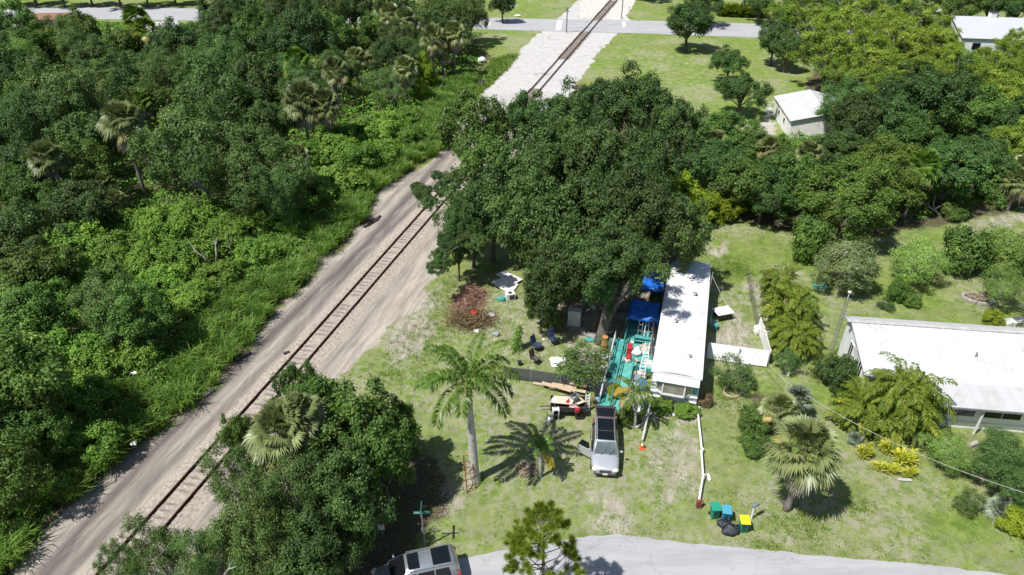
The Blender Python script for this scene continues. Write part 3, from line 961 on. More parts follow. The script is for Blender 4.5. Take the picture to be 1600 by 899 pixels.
SAB = [
 (192, 192, 9.5, 3.0, 'cabbage palm with tan and yellow lower fronds left of the broadest oak', False),
 (75, 248, 7.5, 2.5, 'pale round cabbage palm near the left edge of the wood', False),
 (212, 30, 9, 3.0, 'tall cabbage palm standing in front of the far road at top left', True),
 (228, 45, 8, 2.4, 'smaller cabbage palm touching the tall palm by the far road', True),
 (472, 160, 7.0, 3.5, 'large shaggy cabbage palm with a thick brown skirt near the railway clearing', False),
 (508, 165, 6.5, 2.7, 'cabbage palm leaning against the large shaggy palm on its right', False),
 (465, 98, 8, 2.7, 'cabbage palm with a tan skirt in the dark gap of the far wood', True),
 (522, 112, 6.5, 2.6, 'cabbage palm above and right of the large shaggy palm', False),
 (555, 92, 5, 2.3, 'cabbage palm left of the round olive tree', False),
 (585, 88, 5, 2.2, 'grey green cabbage palm touching the left of the round olive tree', False),
 (632, 108, 6, 2.5, 'cabbage palm behind the pale olive tree with white trunks', False),
 (675, 60, 7.5, 2.8, 'left palm of the grey cluster under the large grey olive tree', False),
 (708, 55, 7.5, 2.8, 'right palm of the grey cluster under the large grey olive tree', False),
 (690, 80, 5, 2.2, 'front palm of the grey cluster under the large grey olive tree', False),
 (632, 30, 8, 2.6, 'cabbage palm showing above the round olive tree', False),
 (608, 22, 8, 2.5, 'cabbage palm left of the palm above the round olive tree', False),
 (158, 290, 4, 1.8, 'low cabbage palm half sunk in shrubs below the tan fronded palm', False),
 (178, 312, 3, 1.5, 'smallest cabbage palm below the tan fronded palm', False),
 (105, 125, 7, 2.2, 'brown skirted cabbage palm among dark trees near the left edge', False),
 (170, 128, 7, 1.9, 'brown tipped cabbage palm right of the brown skirted palm', False),
 (462, 245, 6.5, 1.7, 'thin trunked cabbage palm at the right end of the big oaks', False),
 (225, 160, 6, 2.0, 'glossy green palm above the tan fronded cabbage palm', True),
]
for u, v, h, R, lab, g_ in SAB:
    sabal(u, v, h, R, lab, g_)
# smaller shrubs, vine mounds on the sunny side of the wood
VN = [(245, 355, 3.5, 2.6), (300, 350, 3.8, 2.8), (350, 372, 3.2, 2.5), (395, 345, 3.2, 2.6), (440, 340, 3, 2.3), (120, 395, 4, 2.8), (175, 400, 3.6, 2.7), (235, 410, 3.4, 2.6), (290, 410, 3, 2.4),
      (480, 300, 3.4, 2.6), (530, 285, 3.2, 2.6), (560, 250, 3.5, 2.6), (600, 240, 3.2, 2.4), (520, 235, 3.4, 2.7), (480, 240, 3, 2.5), (560, 205, 3.2, 2.6), (610, 200, 3.5, 2.4), (640, 215, 2.6, 2),
      (520, 200, 3, 2.4), (100, 560, 3.6, 2.4), (160, 570, 3, 2.2), (210, 560, 2.8, 2.1), (120, 430, 3, 2.2), (640, 185, 2.5, 1.9), (345, 430, 2.6, 2.1), (80, 470, 3, 2.3), (300, 470, 2.6, 2.1),
      (155, 690, 2.8, 1.8), (115, 640, 3, 2), (255, 450, 2.8, 2.2), (90, 355, 3.8, 2.5), (190, 355, 3, 2.3), (400, 400, 2.4, 2.0)]
ORD = ['first', 'second', 'third', 'fourth', 'fifth', 'sixth', 'seventh', 'eighth', 'ninth', 'tenth']


def vn_row(u, v):
    if u < 460:
        return 'row just below the big oaks' if v < 380 else 'row level with the bleached forked tree' if v < 440 else 'row below the bleached forked tree' if v < 500 else 'lowest row by the left edge'
    return 'row beside the big oaks' if v > 265 else 'row below the large shaggy palm' if v > 225 else 'row right beside the large shaggy palm' if v > 190 else 'top row by the bare white trunks'


for i, (u, v, tp, R) in enumerate(VN):
    row = vn_row(u, v); k = sorted(q_[0] + q_[1] * .01 for q_ in VN if vn_row(q_[0], q_[1]) == row).index(u + v * .01)
    tree('vine', u, v, tp, R, '%s vine covered shrub from the left in the %s' % (ORD[k], row), 'shrub', 'vine covered shrubs of the thicket left of the railway', var=i)


# unseen-from-each-other trees filling the wood
rng = np.random.RandomState(12)
cand = rng.uniform([-135, 24], [10, 178], (6000, 2))
ok = sdist(cand[:, 0], cand[:, 1], WOOD) < -4.0
cand = cand[ok]
nf = 0
ROADCLEAR = PP([(-400, 40), (-400, -20), (330, -20), (330, 75), (300, 92), (20, 75), (-400, 60)])
for x, y in cand:
    rr_ = 3.2 if y > 100 else 2.8
    if any((x - a) ** 2 + (y - b_) ** 2 < (rr_ + R * .62) ** 2 for a, b_, R in PLACED): continue
    if sdist(np.array([x]), np.array([y]), ROADCLEAR)[0] < 3: continue
    # keep the sunny bank by the railway low
    s1, t1 = track_st(x, y)
    if t1 > -22 and y < 100: continue
    if t1 > -17: continue
    if y < 60 and x > -28: continue
    if y < 42 and x > -44: continue
    # the low green thicket (behind-left) stays shrubby
    lowz = y < 72 and x > -48
    sp = rng.choice(['vine', 'broad']) if lowz else rng.choice(['oak', 'olive', 'broad', 'oak'])
    tp = rng.uniform(3, 4.5) if lowz else rng.uniform(7, 9.5)
    R = rng.uniform(2.2, 2.8) if lowz else rng.uniform(3.0, 3.9)
    if sp == 'vine':
        tree('vine', 0, 0, tp, R, 'plain low vine covered shrub filling gaps between the wood trees', 'shrub', 'low shrubs filling gaps in the left wood', xy=(x, y))
    else:
        tree(sp, 0, 0, tp, R, 'plain broadleaf tree filling the wood left of the railway', 'tree', 'plain trees filling the wood left of the railway', name='woodland_tree', xy=(x, y))
    nf += 1
    if nf > 150: break
print('fill trees', nf)

# undergrowth: one leafy mass nobody could count
def scatter_poly(rng, poly, n, bounds):
    q = rng.uniform([bounds[0], bounds[1]], [bounds[2], bounds[3]], (n, 2))
    return q[inside(q[:, 0], q[:, 1], poly)]


lv = Leaves(); rng = np.random.RandomState(2)
for (bd, dens, L) in (((-75, 20, 0, 75), 46, .26), ((-100, 75, 20, 120), 16, .42), ((-140, 120, 20, 180), 6, .6)):
    n = int((bd[2] - bd[0]) * (bd[3] - bd[1]) * dens)
    q = scatter_poly(rng, WOOD, n, bd)
    e = -sdist(q[:, 0], q[:, 1], WOOD)
    keep = e > .7
    q = q[keep]; e = e[keep]
    hgt = (0.25 + 2.9 * fbm(q[:, 0] * .33, q[:, 1] * .33, 3) ** 1.6) * np.clip((e - 1.0) / 6, .06, 1)
    z = hgt * (1 - rng.rand(len(q)) ** 2 * .75)
    c = np.stack([q[:, 0], q[:, 1], z], 1)
    nn = nrm(rng.normal(size=c.shape) * .6 + np.array([-.15, -.25, .8]))
    ax = nrm(np.cross(nn, rdir(rng, len(c))))
    tint = np.clip(.15 + .9 * (fbm(q[:, 0] * .8 + 9, q[:, 1] * .8, 3) - .3) + rng.uniform(-.2, .3, len(q)), 0, 1)
    lv.leaves(c, ax, nn, L * rng.uniform(.6, 1.3, len(c)), L * .7 * rng.uniform(.6, 1.2, len(c)), tint)
tag(link('undergrowth', lv.mesh('undergrowth', MATS['vine_leaf'])), 'dense green undergrowth of vines and brambles covering the ground left of the railway', 'undergrowth', kind='stuff')


lv = Leaves()
RU = PP([(1010, 300), (1100, 240), (1190, 230), (1300, 150), (1240, 60), (1700, 60), (1750, 280), (1560, 315), (1440, 345), (1250, 335), (1130, 335), (1060, 345)])
q = scatter_poly(rng, RU, 260000, (10, 65, 110, 160))
e = -sdist(q[:, 0], q[:, 1], RU)
q, e = q[e > .2], e[e > .2]
z = (.15 + 1.9 * fbm(q[:, 0] * .4, q[:, 1] * .4, 3) ** 1.5) * np.clip(e / 2.5, .2, 1) * (1 - rng.rand(len(q)) ** 2 * .7)
c = np.stack([q[:, 0], q[:, 1], z], 1); nn = nrm(rng.normal(size=c.shape) * .6 + np.array([-.15, -.25, .8]))
lv.leaves(c, nrm(np.cross(nn, rdir(rng, len(c)))), nn, .32 * rng.uniform(.6, 1.3, len(c)), .22, np.clip(.9 * fbm(q[:, 0] * .8 + 3, q[:, 1] * .8, 3) - .1 + rng.uniform(-.15, .25, len(q)), 0, 1))
tag(link('undergrowth', lv.mesh('undergrowth', MATS['vine_leaf'])), 'green undergrowth carpeting the ground beneath the right hand wood', 'undergrowth', kind='stuff')


def grass_clumps(rng, cx, cy, nb, hmin, hmax, spread, wd, lv, lean=.6, tvar=None, z0=0.0):
    n = len(cx)
    px = np.repeat(cx, nb) + rng.normal(size=n * nb) * spread * .35; py = np.repeat(cy, nb) + rng.normal(size=n * nb) * spread * .35
    az = rng.uniform(0, 6.28, n * nb); h = np.repeat(rng.uniform(hmin, hmax, n), nb) * rng.uniform(.55, 1.1, n * nb)
    le = rng.uniform(.1, 1, n * nb) * lean * h
    d = np.stack([np.cos(az), np.sin(az), 0 * az], 1)
    p0 = np.stack([px, py, np.zeros_like(px) + z0], 1)
    p1 = p0 + d * (le * .35)[:, None] + np.array([0, 0, 1]) * (h * .68)[:, None]
    p2 = p0 + d * le[:, None] + np.array([0, 0, 1]) * (h * .78)[:, None]
    sd_ = np.stack([-np.sin(az), np.cos(az), 0 * az], 1) * wd
    tv = np.repeat(rng.uniform(0, .55, n) if tvar is None else tvar, nb)
    lv.blades(p0, p1, p2, sd_, np.clip(tv + rng.uniform(0, .4, n * nb), 0, 1))


# tall reeds along the wood's sunny edge
lv = Leaves(); rng = np.random.RandomState(9)
q = scatter_poly(rng, WOOD, 90000, (-60, 18, 30, 125))
e = -sdist(q[:, 0], q[:, 1], WOOD)
s1, t1 = track_st(q[:, 0], q[:, 1])
wdt = 4.6 + 5 * fbm(s1 * .08, s1 * 0 + 3, 2)
prob = np.where((e > .2) & (e < wdt) & (t1 < 0) & (t1 > -18), .17, 0) * np.clip(fbm(q[:, 0] * .5, q[:, 1] * .5, 2) * 3 - .6, .3, 1.3)
q = q[rng.rand(len(q)) < prob]
grass_clumps(rng, q[:, 0], q[:, 1], 95, .9, 2.1, .75, .032, lv, .95)
print('reed clumps', len(q))
tag(link('tall_grass', lv.mesh('tall_grass', MATS['reed_leaf'])), 'tall arching grass along the left bank of the railway', 'tall grass', kind='stuff')

# rough weeds: bank between wood and far crossing, lawn tufts
lv = Leaves(); rng = np.random.RandomState(31)
BANK = PP([(640, 262), (700, 200), (735, 160), (790, 112), (812, 85), (768, 96), (745, 130), (690, 170), (640, 190), (600, 230)])
q = scatter_poly(rng, BANK, 60000, (-30, 80, 20, 150))
grass_clumps(rng, q[:, 0], q[:, 1], 6, .3, 1.0, .6, .05, lv, .8)
LAWN = PP([(520, 600), (700, 420), (860, 470), (1100, 350), (1240, 345), (1700, 300), (1900, 500), (1900, 945), (1620, 904), (1300, 870), (1070, 847), (950, 835), (830, 850), (700, 868), (560, 899), (440, 940), (460, 700)])
q = scatter_poly(rng, LAWN, 70000, (-25, 22, 75, 80))
m1 = fbm(q[:, 0] * .45 + 60, q[:, 1] * .45, 4)
q = q[(rng.rand(len(q)) < np.clip((m1 - .42) * 5, .05, 1) * .8) & ~inside(q[:, 0], q[:, 1], CORRIDOR)]
q = q[~inside(q[:, 0], q[:, 1], STREET)]
grass_clumps(rng, q[:, 0], q[:, 1], 5, .04, .15, .22, .022, lv, 1.1)
YARDW = PP([(560, 590), (640, 500), (700, 425), (735, 440), (700, 560), (640, 610)])
q = scatter_poly(rng, YARDW, 9000, (-20, 35, 5, 70))
grass_clumps(rng, q[:, 0], q[:, 1], 6, .08, .32, .3, .022, lv, 1.0)
for cu, cv, r in ((1140, 415, 2.2), (1155, 425, 1.6), (1130, 620, 1.5), (1185, 640, 1.5), (1175, 690, 1.4), (1590, 820, 2), (1250, 820, 2.2), (1190, 860, 1.2), (1340, 790, 1.2)):
    c = P(cu, cv); n_ = int(60 * r * r)
    q = np.array([c.x, c.y]) + rng.normal(size=(n_, 2)) * r * .5
    q = q[~inside(q[:, 0], q[:, 1], STREET)]
    grass_clumps(rng, q[:, 0], q[:, 1], 7, .06, .22, .3, .02, lv, 1.2)
tag(link('rough_grass', lv.mesh('rough_grass', MATS['weed_leaf'])), 'tufts of rough grass and weeds across the lawns and banks', 'grass', kind='stuff')

# ---------------- oaks behind the trailer
GROVE = []
for i, r in enumerate([
 ('broad', 745, 208, 10, 3.8, 'vine hung tree whose limbs reach over the railway line'),
 ('broad', 758, 262, 9, 3.2, 'leafy tree in front of the vine hung tree by the railway'),
 ('oak', 815, 188, 9.5, 3.1, 'dark tree at the back left of the oak grove near the pale sand'),
 ('oak', 880, 200, 10.5, 4.0, 'oak with a yellow green top at the back of the grove'),
 ('oak', 930, 168, 10.5, 3.6, 'oak at the back of the grove beside the far rails'),
 ('oak', 1000, 172, 11.5, 4.4, 'large dark oak at the back right of the grove'),
 ('oak', 1062, 205, 10, 3.4, 'oak on the right flank of the grove near the two round lawn trees'),
 ('oak', 840, 262, 11, 4.2, 'broad oak in the middle left of the grove'),
 ('oak', 930, 255, 12, 3.9, 'oak in the centre of the grove behind the feather palm'),
 ('oak', 1008, 258, 11, 3.4, 'oak right of the grove centre with a dark gap beside it'),
 ('oak', 768, 322, 10, 3.8, 'oak at the left edge of the grove beside the rails'),
 ('oak', 848, 352, 11.5, 4.1, 'broad oak in the front middle of the grove'),
 ('oak', 925, 345, 12, 3.8, 'tall oak at the front centre of the grove'),
 ('oak', 1005, 350, 11, 3.9, 'dense oak just behind the back end of the white trailer'),
 ('oak', 1055, 362, 10, 2.9, 'right hand oak of the grove overhanging the trailer roof'),
 ('oak', 714, 374, 7.5, 1.7, 'low oak limb crown at the front left of the grove'),
 ('oak', 865, 432, 9, 2.9, 'oak hanging over the junk yard with a palm below'),
 ('oak', 935, 428, 9.5, 2.7, 'oak above the blue tarps beside the trailer'),
 ('oak', 985, 300, 11, 3.4, 'oak filling the right centre of the grove'),
 ('oak', 890, 240, 11, 3.4, 'oak at the rear centre of the grove')]):
    GROVE.append(tree(*r, var=i))
GROVE.append(tree('oak', 738, 350, 8.0, 2.6, 'low oak crown at the lower left corner of the grove above the sandy track'))
GROVE.append(tree('oak', 846, 466, 6.0, 1.6, 'small oak hanging low at the grove edge by the weeping feather palm'))


def limb(par, pts, tufts):
    """a long limb and its leaf tufts, given in world coordinates, as parts of the tree par"""
    mb = MB(); mb.tube(pts, [.09 * (1 - .75 * i / (len(pts) - 1)) for i in range(len(pts))], 7)
    inv = (Matrix.LocRotScale(par.location, par.rotation_euler.to_quaternion(), par.scale)).inverted()
    l_ = mb.build('limb', BARK, par); l_.matrix_local = inv
    for k, (c_, r_) in enumerate(tufts):
        t_ = link('leaf_tuft', TPL['oak'][k % 4][0], par); s_ = r_ / 5
        t_.matrix_local = inv @ Matrix.Translation(Vector(c_) - Vector((0, 0, 6.3 * s_))) @ Matrix.Rotation(k * 1.9, 4, 'Z') @ Matrix.Diagonal((s_, s_, s_, 1))


limb(GROVE[0], [P(735, 275, 5.0), P(715, 292, 6.0), P(690, 300, 6.4), P(662, 300, 6.6)], [(P(660, 302, 6.6), 1.1), (P(672, 318, 6.2), .9), (P(690, 296, 6.6), 1.0), (P(705, 283, 6.6), 1.2), (P(683, 275, 6.8), .7), (P(650, 292, 6.6), .6)])
limb(GROVE[6 + 3], [P(760, 380, 5.0), P(738, 376, 5.6), P(712, 388, 5.2), P(690, 402, 4.6)], [(P(700, 382, 5.0), 1.1), (P(688, 398, 4.6), .8), (P(714, 370, 5.2), 1.1), (P(730, 374, 5.6), 1.1), (P(745, 380, 5.4), 1.2), (P(682, 418, 4.2), .9), (P(695, 410, 4.4), .7)])
areca(884, 272, 12.0, 2.4, 'bright feather palm poking through the middle of the oak grove', green=True, name='feather_palm')
areca(855, 482, 3.8, 1.6, 'weeping feather palm at the edge of the shaded junk yard', green=True, name='feather_palm')

# ---------------- right side
RIGHT = [
 ('oak', 1077, 35, 9, 4.9, 'round crowned tree alone on the lawn in front of the far road', 'tree'),
 ('oak', 1140, 98, 5.5, 2.8, 'smaller round tree on the lawn below the lone round crowned tree', 'tree'),
 ('oak', 1158, 142, 6.5, 3.6, 'larger round tree on the lawn left of the white shed', 'tree'),
 ('oak', 1212, 60, 8, 3.2, 'tall dark tree where the far road disappears at right', 'tree'),
 ('oak', 1232, 75, 7, 3.0, 'dark tree on the right of the tall dark roadside tree', 'tree'),
 ('oak', 1100, 5, 8, 3.6, 'dark tree beyond the far road behind the lone round crowned tree', 'tree'),
 ('oak', 1190, 2, 8, 3.5, 'dark tree beyond the far road at the right end of the banana row', 'tree'),
 ('bamboo', 1262, 30, 11, 5.0, 'yellow green bamboo at the top left of the bamboo thicket', 'bamboo'),
 ('bamboo', 1300, 75, 11, 5.0, 'yellow green bamboo above the white shed', 'bamboo'),
 ('bamboo', 1345, 25, 12, 5.2, 'tallest yellow green bamboo at the top centre of the thicket', 'bamboo'),
 ('bamboo', 1358, 95, 10, 4.8, 'yellow green bamboo in the middle of the thicket', 'bamboo'),
 ('bamboo', 1408, 75, 11, 4.8, 'yellow green bamboo left of the dark dome shaped tree', 'bamboo'),
 ('bamboo', 1395, 48, 11, 5.0, 'yellow green bamboo behind and left of the dome shaped tree', 'bamboo'),
 ('bamboo', 1318, 50, 11, 4.8, 'yellow green bamboo just right of the shed at the back of the thicket', 'bamboo'),
 ('bamboo', 1462, 55, 8, 4.0, 'yellow green bamboo reaching towards the distant white house', 'bamboo'),
 ('bamboo', 1375, 140, 8, 3.8, 'low yellow green bamboo in front of the thicket', 'bamboo'),
 ('bamboo', 1455, 85, 9, 4.2, 'yellow green bamboo below the dome shaped tree', 'bamboo'),
 ('bamboo', 1500, 108, 8, 3.6, 'yellow green bamboo in front of the distant white house', 'bamboo'),
 ('bamboo', 1548, 100, 7.5, 3.6, 'yellow green bamboo covering the right part of the distant white house', 'bamboo'),
 ('bamboo', 1560, 130, 9, 4.4, 'yellow green bamboo at the right edge, middle height', 'bamboo'),
 ('bamboo', 1595, 165, 9, 4.0, 'yellow green bamboo cut by the right picture edge', 'bamboo'),
 ('bamboo', 1312, 118, 7, 3.0, 'yellow green bamboo just behind the white shed', 'bamboo'),
 ('oak', 1430, 38, 9, 3.6, 'dark dome shaped tree left of the distant white house', 'tree'),
 ('oak', 1405, 5, 8, 4, 'dark tree at the top edge behind the tallest bamboo', 'tree'),
 ('broad', 1500, 8, 8, 4, 'green tree behind the distant white house', 'tree'),
 ('oak', 1550, 2, 9, 4, 'dark tree above the chimney of the distant white house', 'tree'),
 ('oak', 1595, 8, 9, 4, 'dark tree at the top right corner', 'tree'),
 ('olive', 1325, 168, 8, 3.7, 'grey tree hiding the right corner of the white shed', 'tree'),
 ('oak', 1340, 185, 9, 3.8, 'dark green tree right of the grey tree by the shed', 'tree'),
 ('oak', 1385, 195, 8, 3.8, 'dark tree behind the big brown tinged tree', 'tree'),
 ('oak', 1440, 150, 10, 4.6, 'tall dark tree in the middle of the right hand wood', 'tree'),
 ('oak', 1490, 150, 9, 4.0, 'dark tree right of the tallest dark tree in the right hand wood', 'tree'),
 ('broad', 1540, 180, 8, 3.6, 'round yellow green tree with deep shadow at its right', 'tree'),
 ('bamboo', 1580, 230, 7, 3.2, 'yellow green foliage tree above the far right palms', 'tree'),
 ('broad', 1125, 205, 6, 3.4, 'mixed green tree left of the shed path', 'tree'),
 ('broad', 1172, 232, 5.5, 3.0, 'leafy tree directly below the white shed', 'tree'),
 ('oak', 1120, 255, 7, 3.4, 'dark leafy tree on the border behind the open lawn', 'tree'),
 ('broad', 1160, 285, 6.5, 3.4, 'green tree at the back of the open lawn', 'tree'),
 ('oak', 1195, 300, 6, 3.0, 'low dark tree whose shade falls on the open lawn', 'tree'),
 ('broad', 1240, 280, 6, 3.2, 'leafy green tree left of the big brown tinged tree', 'tree'),
 ('broad', 1225, 248, 5, 2.6, 'bright green tree under the shed wall', 'tree'),
 ('oak', 1310, 235, 6, 3.0, 'dark tree beneath the grey tree by the shed', 'tree'),
 ('spray', 1330, 300, 9, 5.2, 'big brown tinged tree with layered sprays beside the open lawn', 'tree'),
 ('spray', 1380, 265, 9, 4.2, 'second brown tinged tree behind the big layered one', 'tree'),
 ('oak', 1490, 265, 8, 3.8, 'dark tree beside the bare white branches', 'tree'),
 ('oak', 1535, 250, 7, 3.2, 'dark tree left of the far right palms', 'tree'),
 ('broad', 1430, 215, 7, 3.0, 'green tree above the glossy palm in the right hand wood', 'tree'),
 ('oak', 1585, 205, 8, 3.2, 'dark tree in deep shade at the right picture edge', 'tree'),
 ('shrub', 1270, 375, 4.4, 2.0, 'light green leafy tree at the corner of the open lawn', 'tree'),
 ('blossom', 1325, 415, 4.6, 2.7, 'tree dusted with white blossom behind the white house', 'tree'),
 ('pale', 1440, 408, 4.2, 2.4, 'pale feathery tree on a single trunk behind the white house', 'tree'),
 ('shrub', 1515, 395, 4.2, 2.4, 'yellow spotted round bush behind the white house', 'bush'),
 ('pale', 1570, 385, 4.0, 2.6, 'pale loose tree at the right edge behind the white house', 'tree'),
 ('shrub', 1585, 400, 3.4, 1.8, 'green bush under the pale loose tree at the right edge', 'bush'),
 ('pale', 1570, 450, 3.8, 1.8, 'small feathery tree beside the ring of old bricks', 'tree'),
 ('shrub', 1402, 457, 1.9, .75, 'small rounded bright green bush between the blossom tree and feathery tree', 'bush'),
 ('shrub', 1425, 470, 1.0, .8, 'low green bush at the foot of the pale feathery tree', 'bush'),
 ('dark_shrub', 1315, 585, 2.8, 1.7, 'dark glossy bush at the left corner of the white house', 'bush'),
 ('thin', 1147, 588, 2.6, 1.6, 'thin grey bush in a round stone edging beside the trailer', 'bush'),
 ('thin', 1230, 565, 2.0, 1.0, 'thin grey green bush below the golden palm clump', 'bush'),
 ('thin', 908, 570, 2.8, 2.2, 'wide twiggy bush beside the mesh fence and junk yard', 'bush'),
 ('pale', 1480, 704, 2.4, 1.4, 'light green small tree below the windows of the white house', 'tree'),
 ('olive', 1570, 714, 3.4, 2.0, 'large olive green tree at the right edge in front of the white house', 'tree'),
 ('olive', 1598, 748, 3.4, 1.9, 'leafy tree cut by the right edge below the large olive green one', 'tree'),
 ('thin', 1512, 785, 2.0, .8, 'thin young sapling alone on the right hand lawn', 'sapling'),
 ('shrub', 1182, 655, 1.4, 1.2, 'low green bush behind the pair of grey fan palms', 'bush'),
 ('shrub', 1178, 695, 1.2, 1.0, 'low bright bush left of the cabbage palm on the front lawn', 'bush'),
 ('shrub', 980, 650, 1.3, .75, 'yellow green bush at the foot of the slim curved palm', 'bush'),
 ('vine', 1032, 634, .7, .9, 'green flower bed bush against the left front of the trailer', 'bush'),
 ('vine', 1070, 641, .7, .9, 'green flower bed bush against the right front of the trailer', 'bush'),
 ('brown', 1103, 625, 1.2, .6, 'small red brown bush at the right front corner of the trailer', 'bush'),
 ('bright', 960, 612, 1.1, .6, 'small bright green bush between the junk pile and teal path', 'bush'),
 ('bright', 908, 600, .9, .55, 'small bright green plant behind the lumber pile', 'plant'),
 ('bright', 1015, 290, 4, 3.0, 'bright lime vine mound at the left of the vine patch', 'vine mound'),
 ('bright', 1060, 305, 4, 3.0, 'bright lime vine mound in the middle of the vine patch', 'vine mound'),
 ('bright', 1095, 325, 3.2, 2.4, 'bright lime vine mound next to the open lawn', 'vine mound'),
 ('bright', 1135, 330, 2.4, 1.9, 'low lime green vine mound along the back of the open lawn', 'vine mound'),
 ('bright', 1595, 815, 1.2, 1.2, 'yellow green ground shrub at the lower right edge', 'bush'),
 ('shrub', 1490, 330, 1.6, 1.6, 'low green shrub by the grey sandy heap', 'bush'),
 ('shrub', 1560, 300, 2.6, 2, 'green shrub below the far right palms', 'bush'),
 ('thin', 1385, 478, .8, .8, 'tiny grey green plant on the lawn behind the white house', 'plant'),
]
for i, r in enumerate(RIGHT):
    u, v, tp, R, lab, cat = r[1:]
    tree(r[0], u, v, tp, R, lab, cat, var=i, name='flower_bed_bush' if 'flower bed' in lab else None)
# filler behind
rng = np.random.RandomState(44); nf = 0
RW = PP([(1100, 230), (1215, 215), (1290, 120), (1200, 60), (1240, 20), (1650, -15), (2300, 0), (2300, 300), (1640, 320), (1550, 290), (1400, 320), (1240, 330), (1090, 330)])
cand = rng.uniform([15, 60], [150, 200], (5000, 2))
FARH = PP([(1470, 85), (1640, 85), (1660, 20), (1480, 20)])
for x, y in cand[inside(cand[:, 0], cand[:, 1], RW)]:
    if any((x - a) ** 2 + (y - b_) ** 2 < (3.0 + R * .7) ** 2 for a, b_, R in PLACED): continue
    if sdist(np.array([x]), np.array([y]), FARH)[0] < 2: continue
    back = y > 105
    sp = rng.choice(['bamboo', 'oak', 'bamboo'] if back else ['oak', 'broad', 'oak'])
    tree(sp, 0, 0, rng.uniform(6, 8), rng.uniform(3, 3.8), 'plain leafy growth filling the right hand wood', 'tree', 'plain trees filling the right hand wood', name='woodland_tree', xy=(x, y)); nf += 1
    if nf > 60: break
print('right fill', nf)
# far belt beyond the road, seen at the very top edge
for i, (u, v) in enumerate([(-40 + 44 * k_, -2 - (k_ * 7) % 5) for k_ in range(18)] + [(1010, -12), (1250, -5), (1290, -10)]):
    tree('oak', u, v - 14, 7, 4.2, 'dark tree in the row beyond the far road', 'tree', 'dark trees in the row beyond the far road', var=i)
for u, v, h, R, lab, g_, bl, dd in [
 (1215, 640, 2.0, 1.6, 'left grey fan palm of the group between trailer and white house', False, False, True),
 (1245, 622, 1.8, 1.5, 'silvery fan palm behind the cabbage palm on the front lawn', False, True, False),
 (1440, 258, 6.5, 2.2, 'glossy palm arching in front of the right hand wood', True, False, False),
 (1592, 285, 3.5, 2.0, 'palm with yellow fronds at the far right by the sandy patch', False, False, True),
 (1600, 260, 4.2, 1.8, 'rear palm at the far right edge above the yellow fronded palm', False, False, True),
 (1118, 225, 5, 2.0, 'pale green fan palm among trees behind the oak grove', False, False, True),
 (1200, 232, 4.5, 1.8, 'fan palm in the border below the white shed', False, False, True),
 (1265, 240, 4.5, 2.0, 'fan palm with yellow tips right of the orange crate', False, False, True),
 (440, 672, 7.2, 2.4, 'large pale fan palm in the middle of the front tree clump', False, False, True),
 (470, 652, 7.4, 2.0, 'smaller fan palm behind the large pale one in the front tree clump', False, False, False),
 ]:
    sabal(u, v, h, R, lab, g_, blue=bl, dead=dd)
sabal(1229, 797, 5.5, 2.6, 'cabbage palm with drooping orange tan skirt on the front lawn', base=True)
sabal(1566, 800, .35, 1.25, 'silver blue fan palm shrub on the right hand lawn', blue=True, dead=False, name='silver_fan_palm', cat='palm shrub')
sabal(1335, 685, .3, .8, 'small blue green spiky plant left of the yellow croton bed', blue=True, dead=False, name='spiky_plant', cat='plant')
sabal(1378, 480, .1, .6, 'tiny spiky grey plant on the back lawn', blue=True, dead=False, name='spiky_plant', cat='plant')
areca(1240, 475, 5.2, 2.5, 'golden palm clump beside the dirt path, right of the trailer, rear part', 0)
areca(1243, 520, 3.6, 2.3, 'golden palm clump beside the dirt path, right of the trailer, front part', 1)
areca(1222, 435, 4.2, 2.0, 'orange tinged palm clump at the back of the golden palms', 0)
areca(1400, 585, 6.6, 3.0, 'huge golden green palm clump hiding the front left of the white house', 1, xy=P(1394, 668))
areca(1345, 630, 3.8, 2.3, 'lower left part of the huge palm clump by the white house', 0, xy=P(1340, 660))
areca(1430, 615, 4.8, 1.8, 'right side palm clump touching the porch of the white house', 1, xy=P(1418, 668))

# ---------------- front clump of trees between railway and lawn
for i, r in enumerate([
 ('broad', 560, 682, 7.6, 2.9, 'dense tree with the widest shadow in the front clump'),
 ('broad', 598, 712, 7.2, 2.2, 'right hand tree of the front clump beside the grey lawn shadow'),
 ('broad', 500, 650, 7, 2.4, 'tree at the back of the front clump behind the fan palm'),
 ('broad', 475, 620, 6, 1.5, 'leafy tree top at the back left of the front clump near the rails'),
 ('airy', 375, 745, 6.5, 1.9, 'grey green tree on the left of the front clump overhanging the rails'),
 ('olive', 450, 770, 7.5, 2.4, 'olive tree in the middle of the front clump'),
 ('oak', 530, 770, 7.5, 2.5, 'dark tree in the shaded heart of the front clump'),
 ('oak', 545, 815, 6.5, 1.7, 'low dark tree at the lower right of the front clump'),
 ('olive', 400, 850, 7.5, 2.2, 'olive tree at the bottom of the front clump'),
 ('oak', 490, 880, 6.5, 2.1, 'dark tree at the bottom edge of the front clump'),
 ('airy', 255, 870, 6.5, 1.8, 'thin crowned tree at the bottom edge standing over the rails'),
 ('airy', 190, 890, 5.5, 1.2, 'small thin crowned tree at the bottom left end of the clump'),
 ('airy', 330, 870, 7.0, 1.8, 'thin crowned tree between the rails and the olive tree at the bottom'),
 ('broad', 372, 682, 4.5, 1.1, 'small leafy bush hanging over the rails left of the fan palm'),
 ('broad', 626, 668, 5.5, 1.2, 'small tree sticking out at the right of the front clump')]):
    tree(*r, var=i)

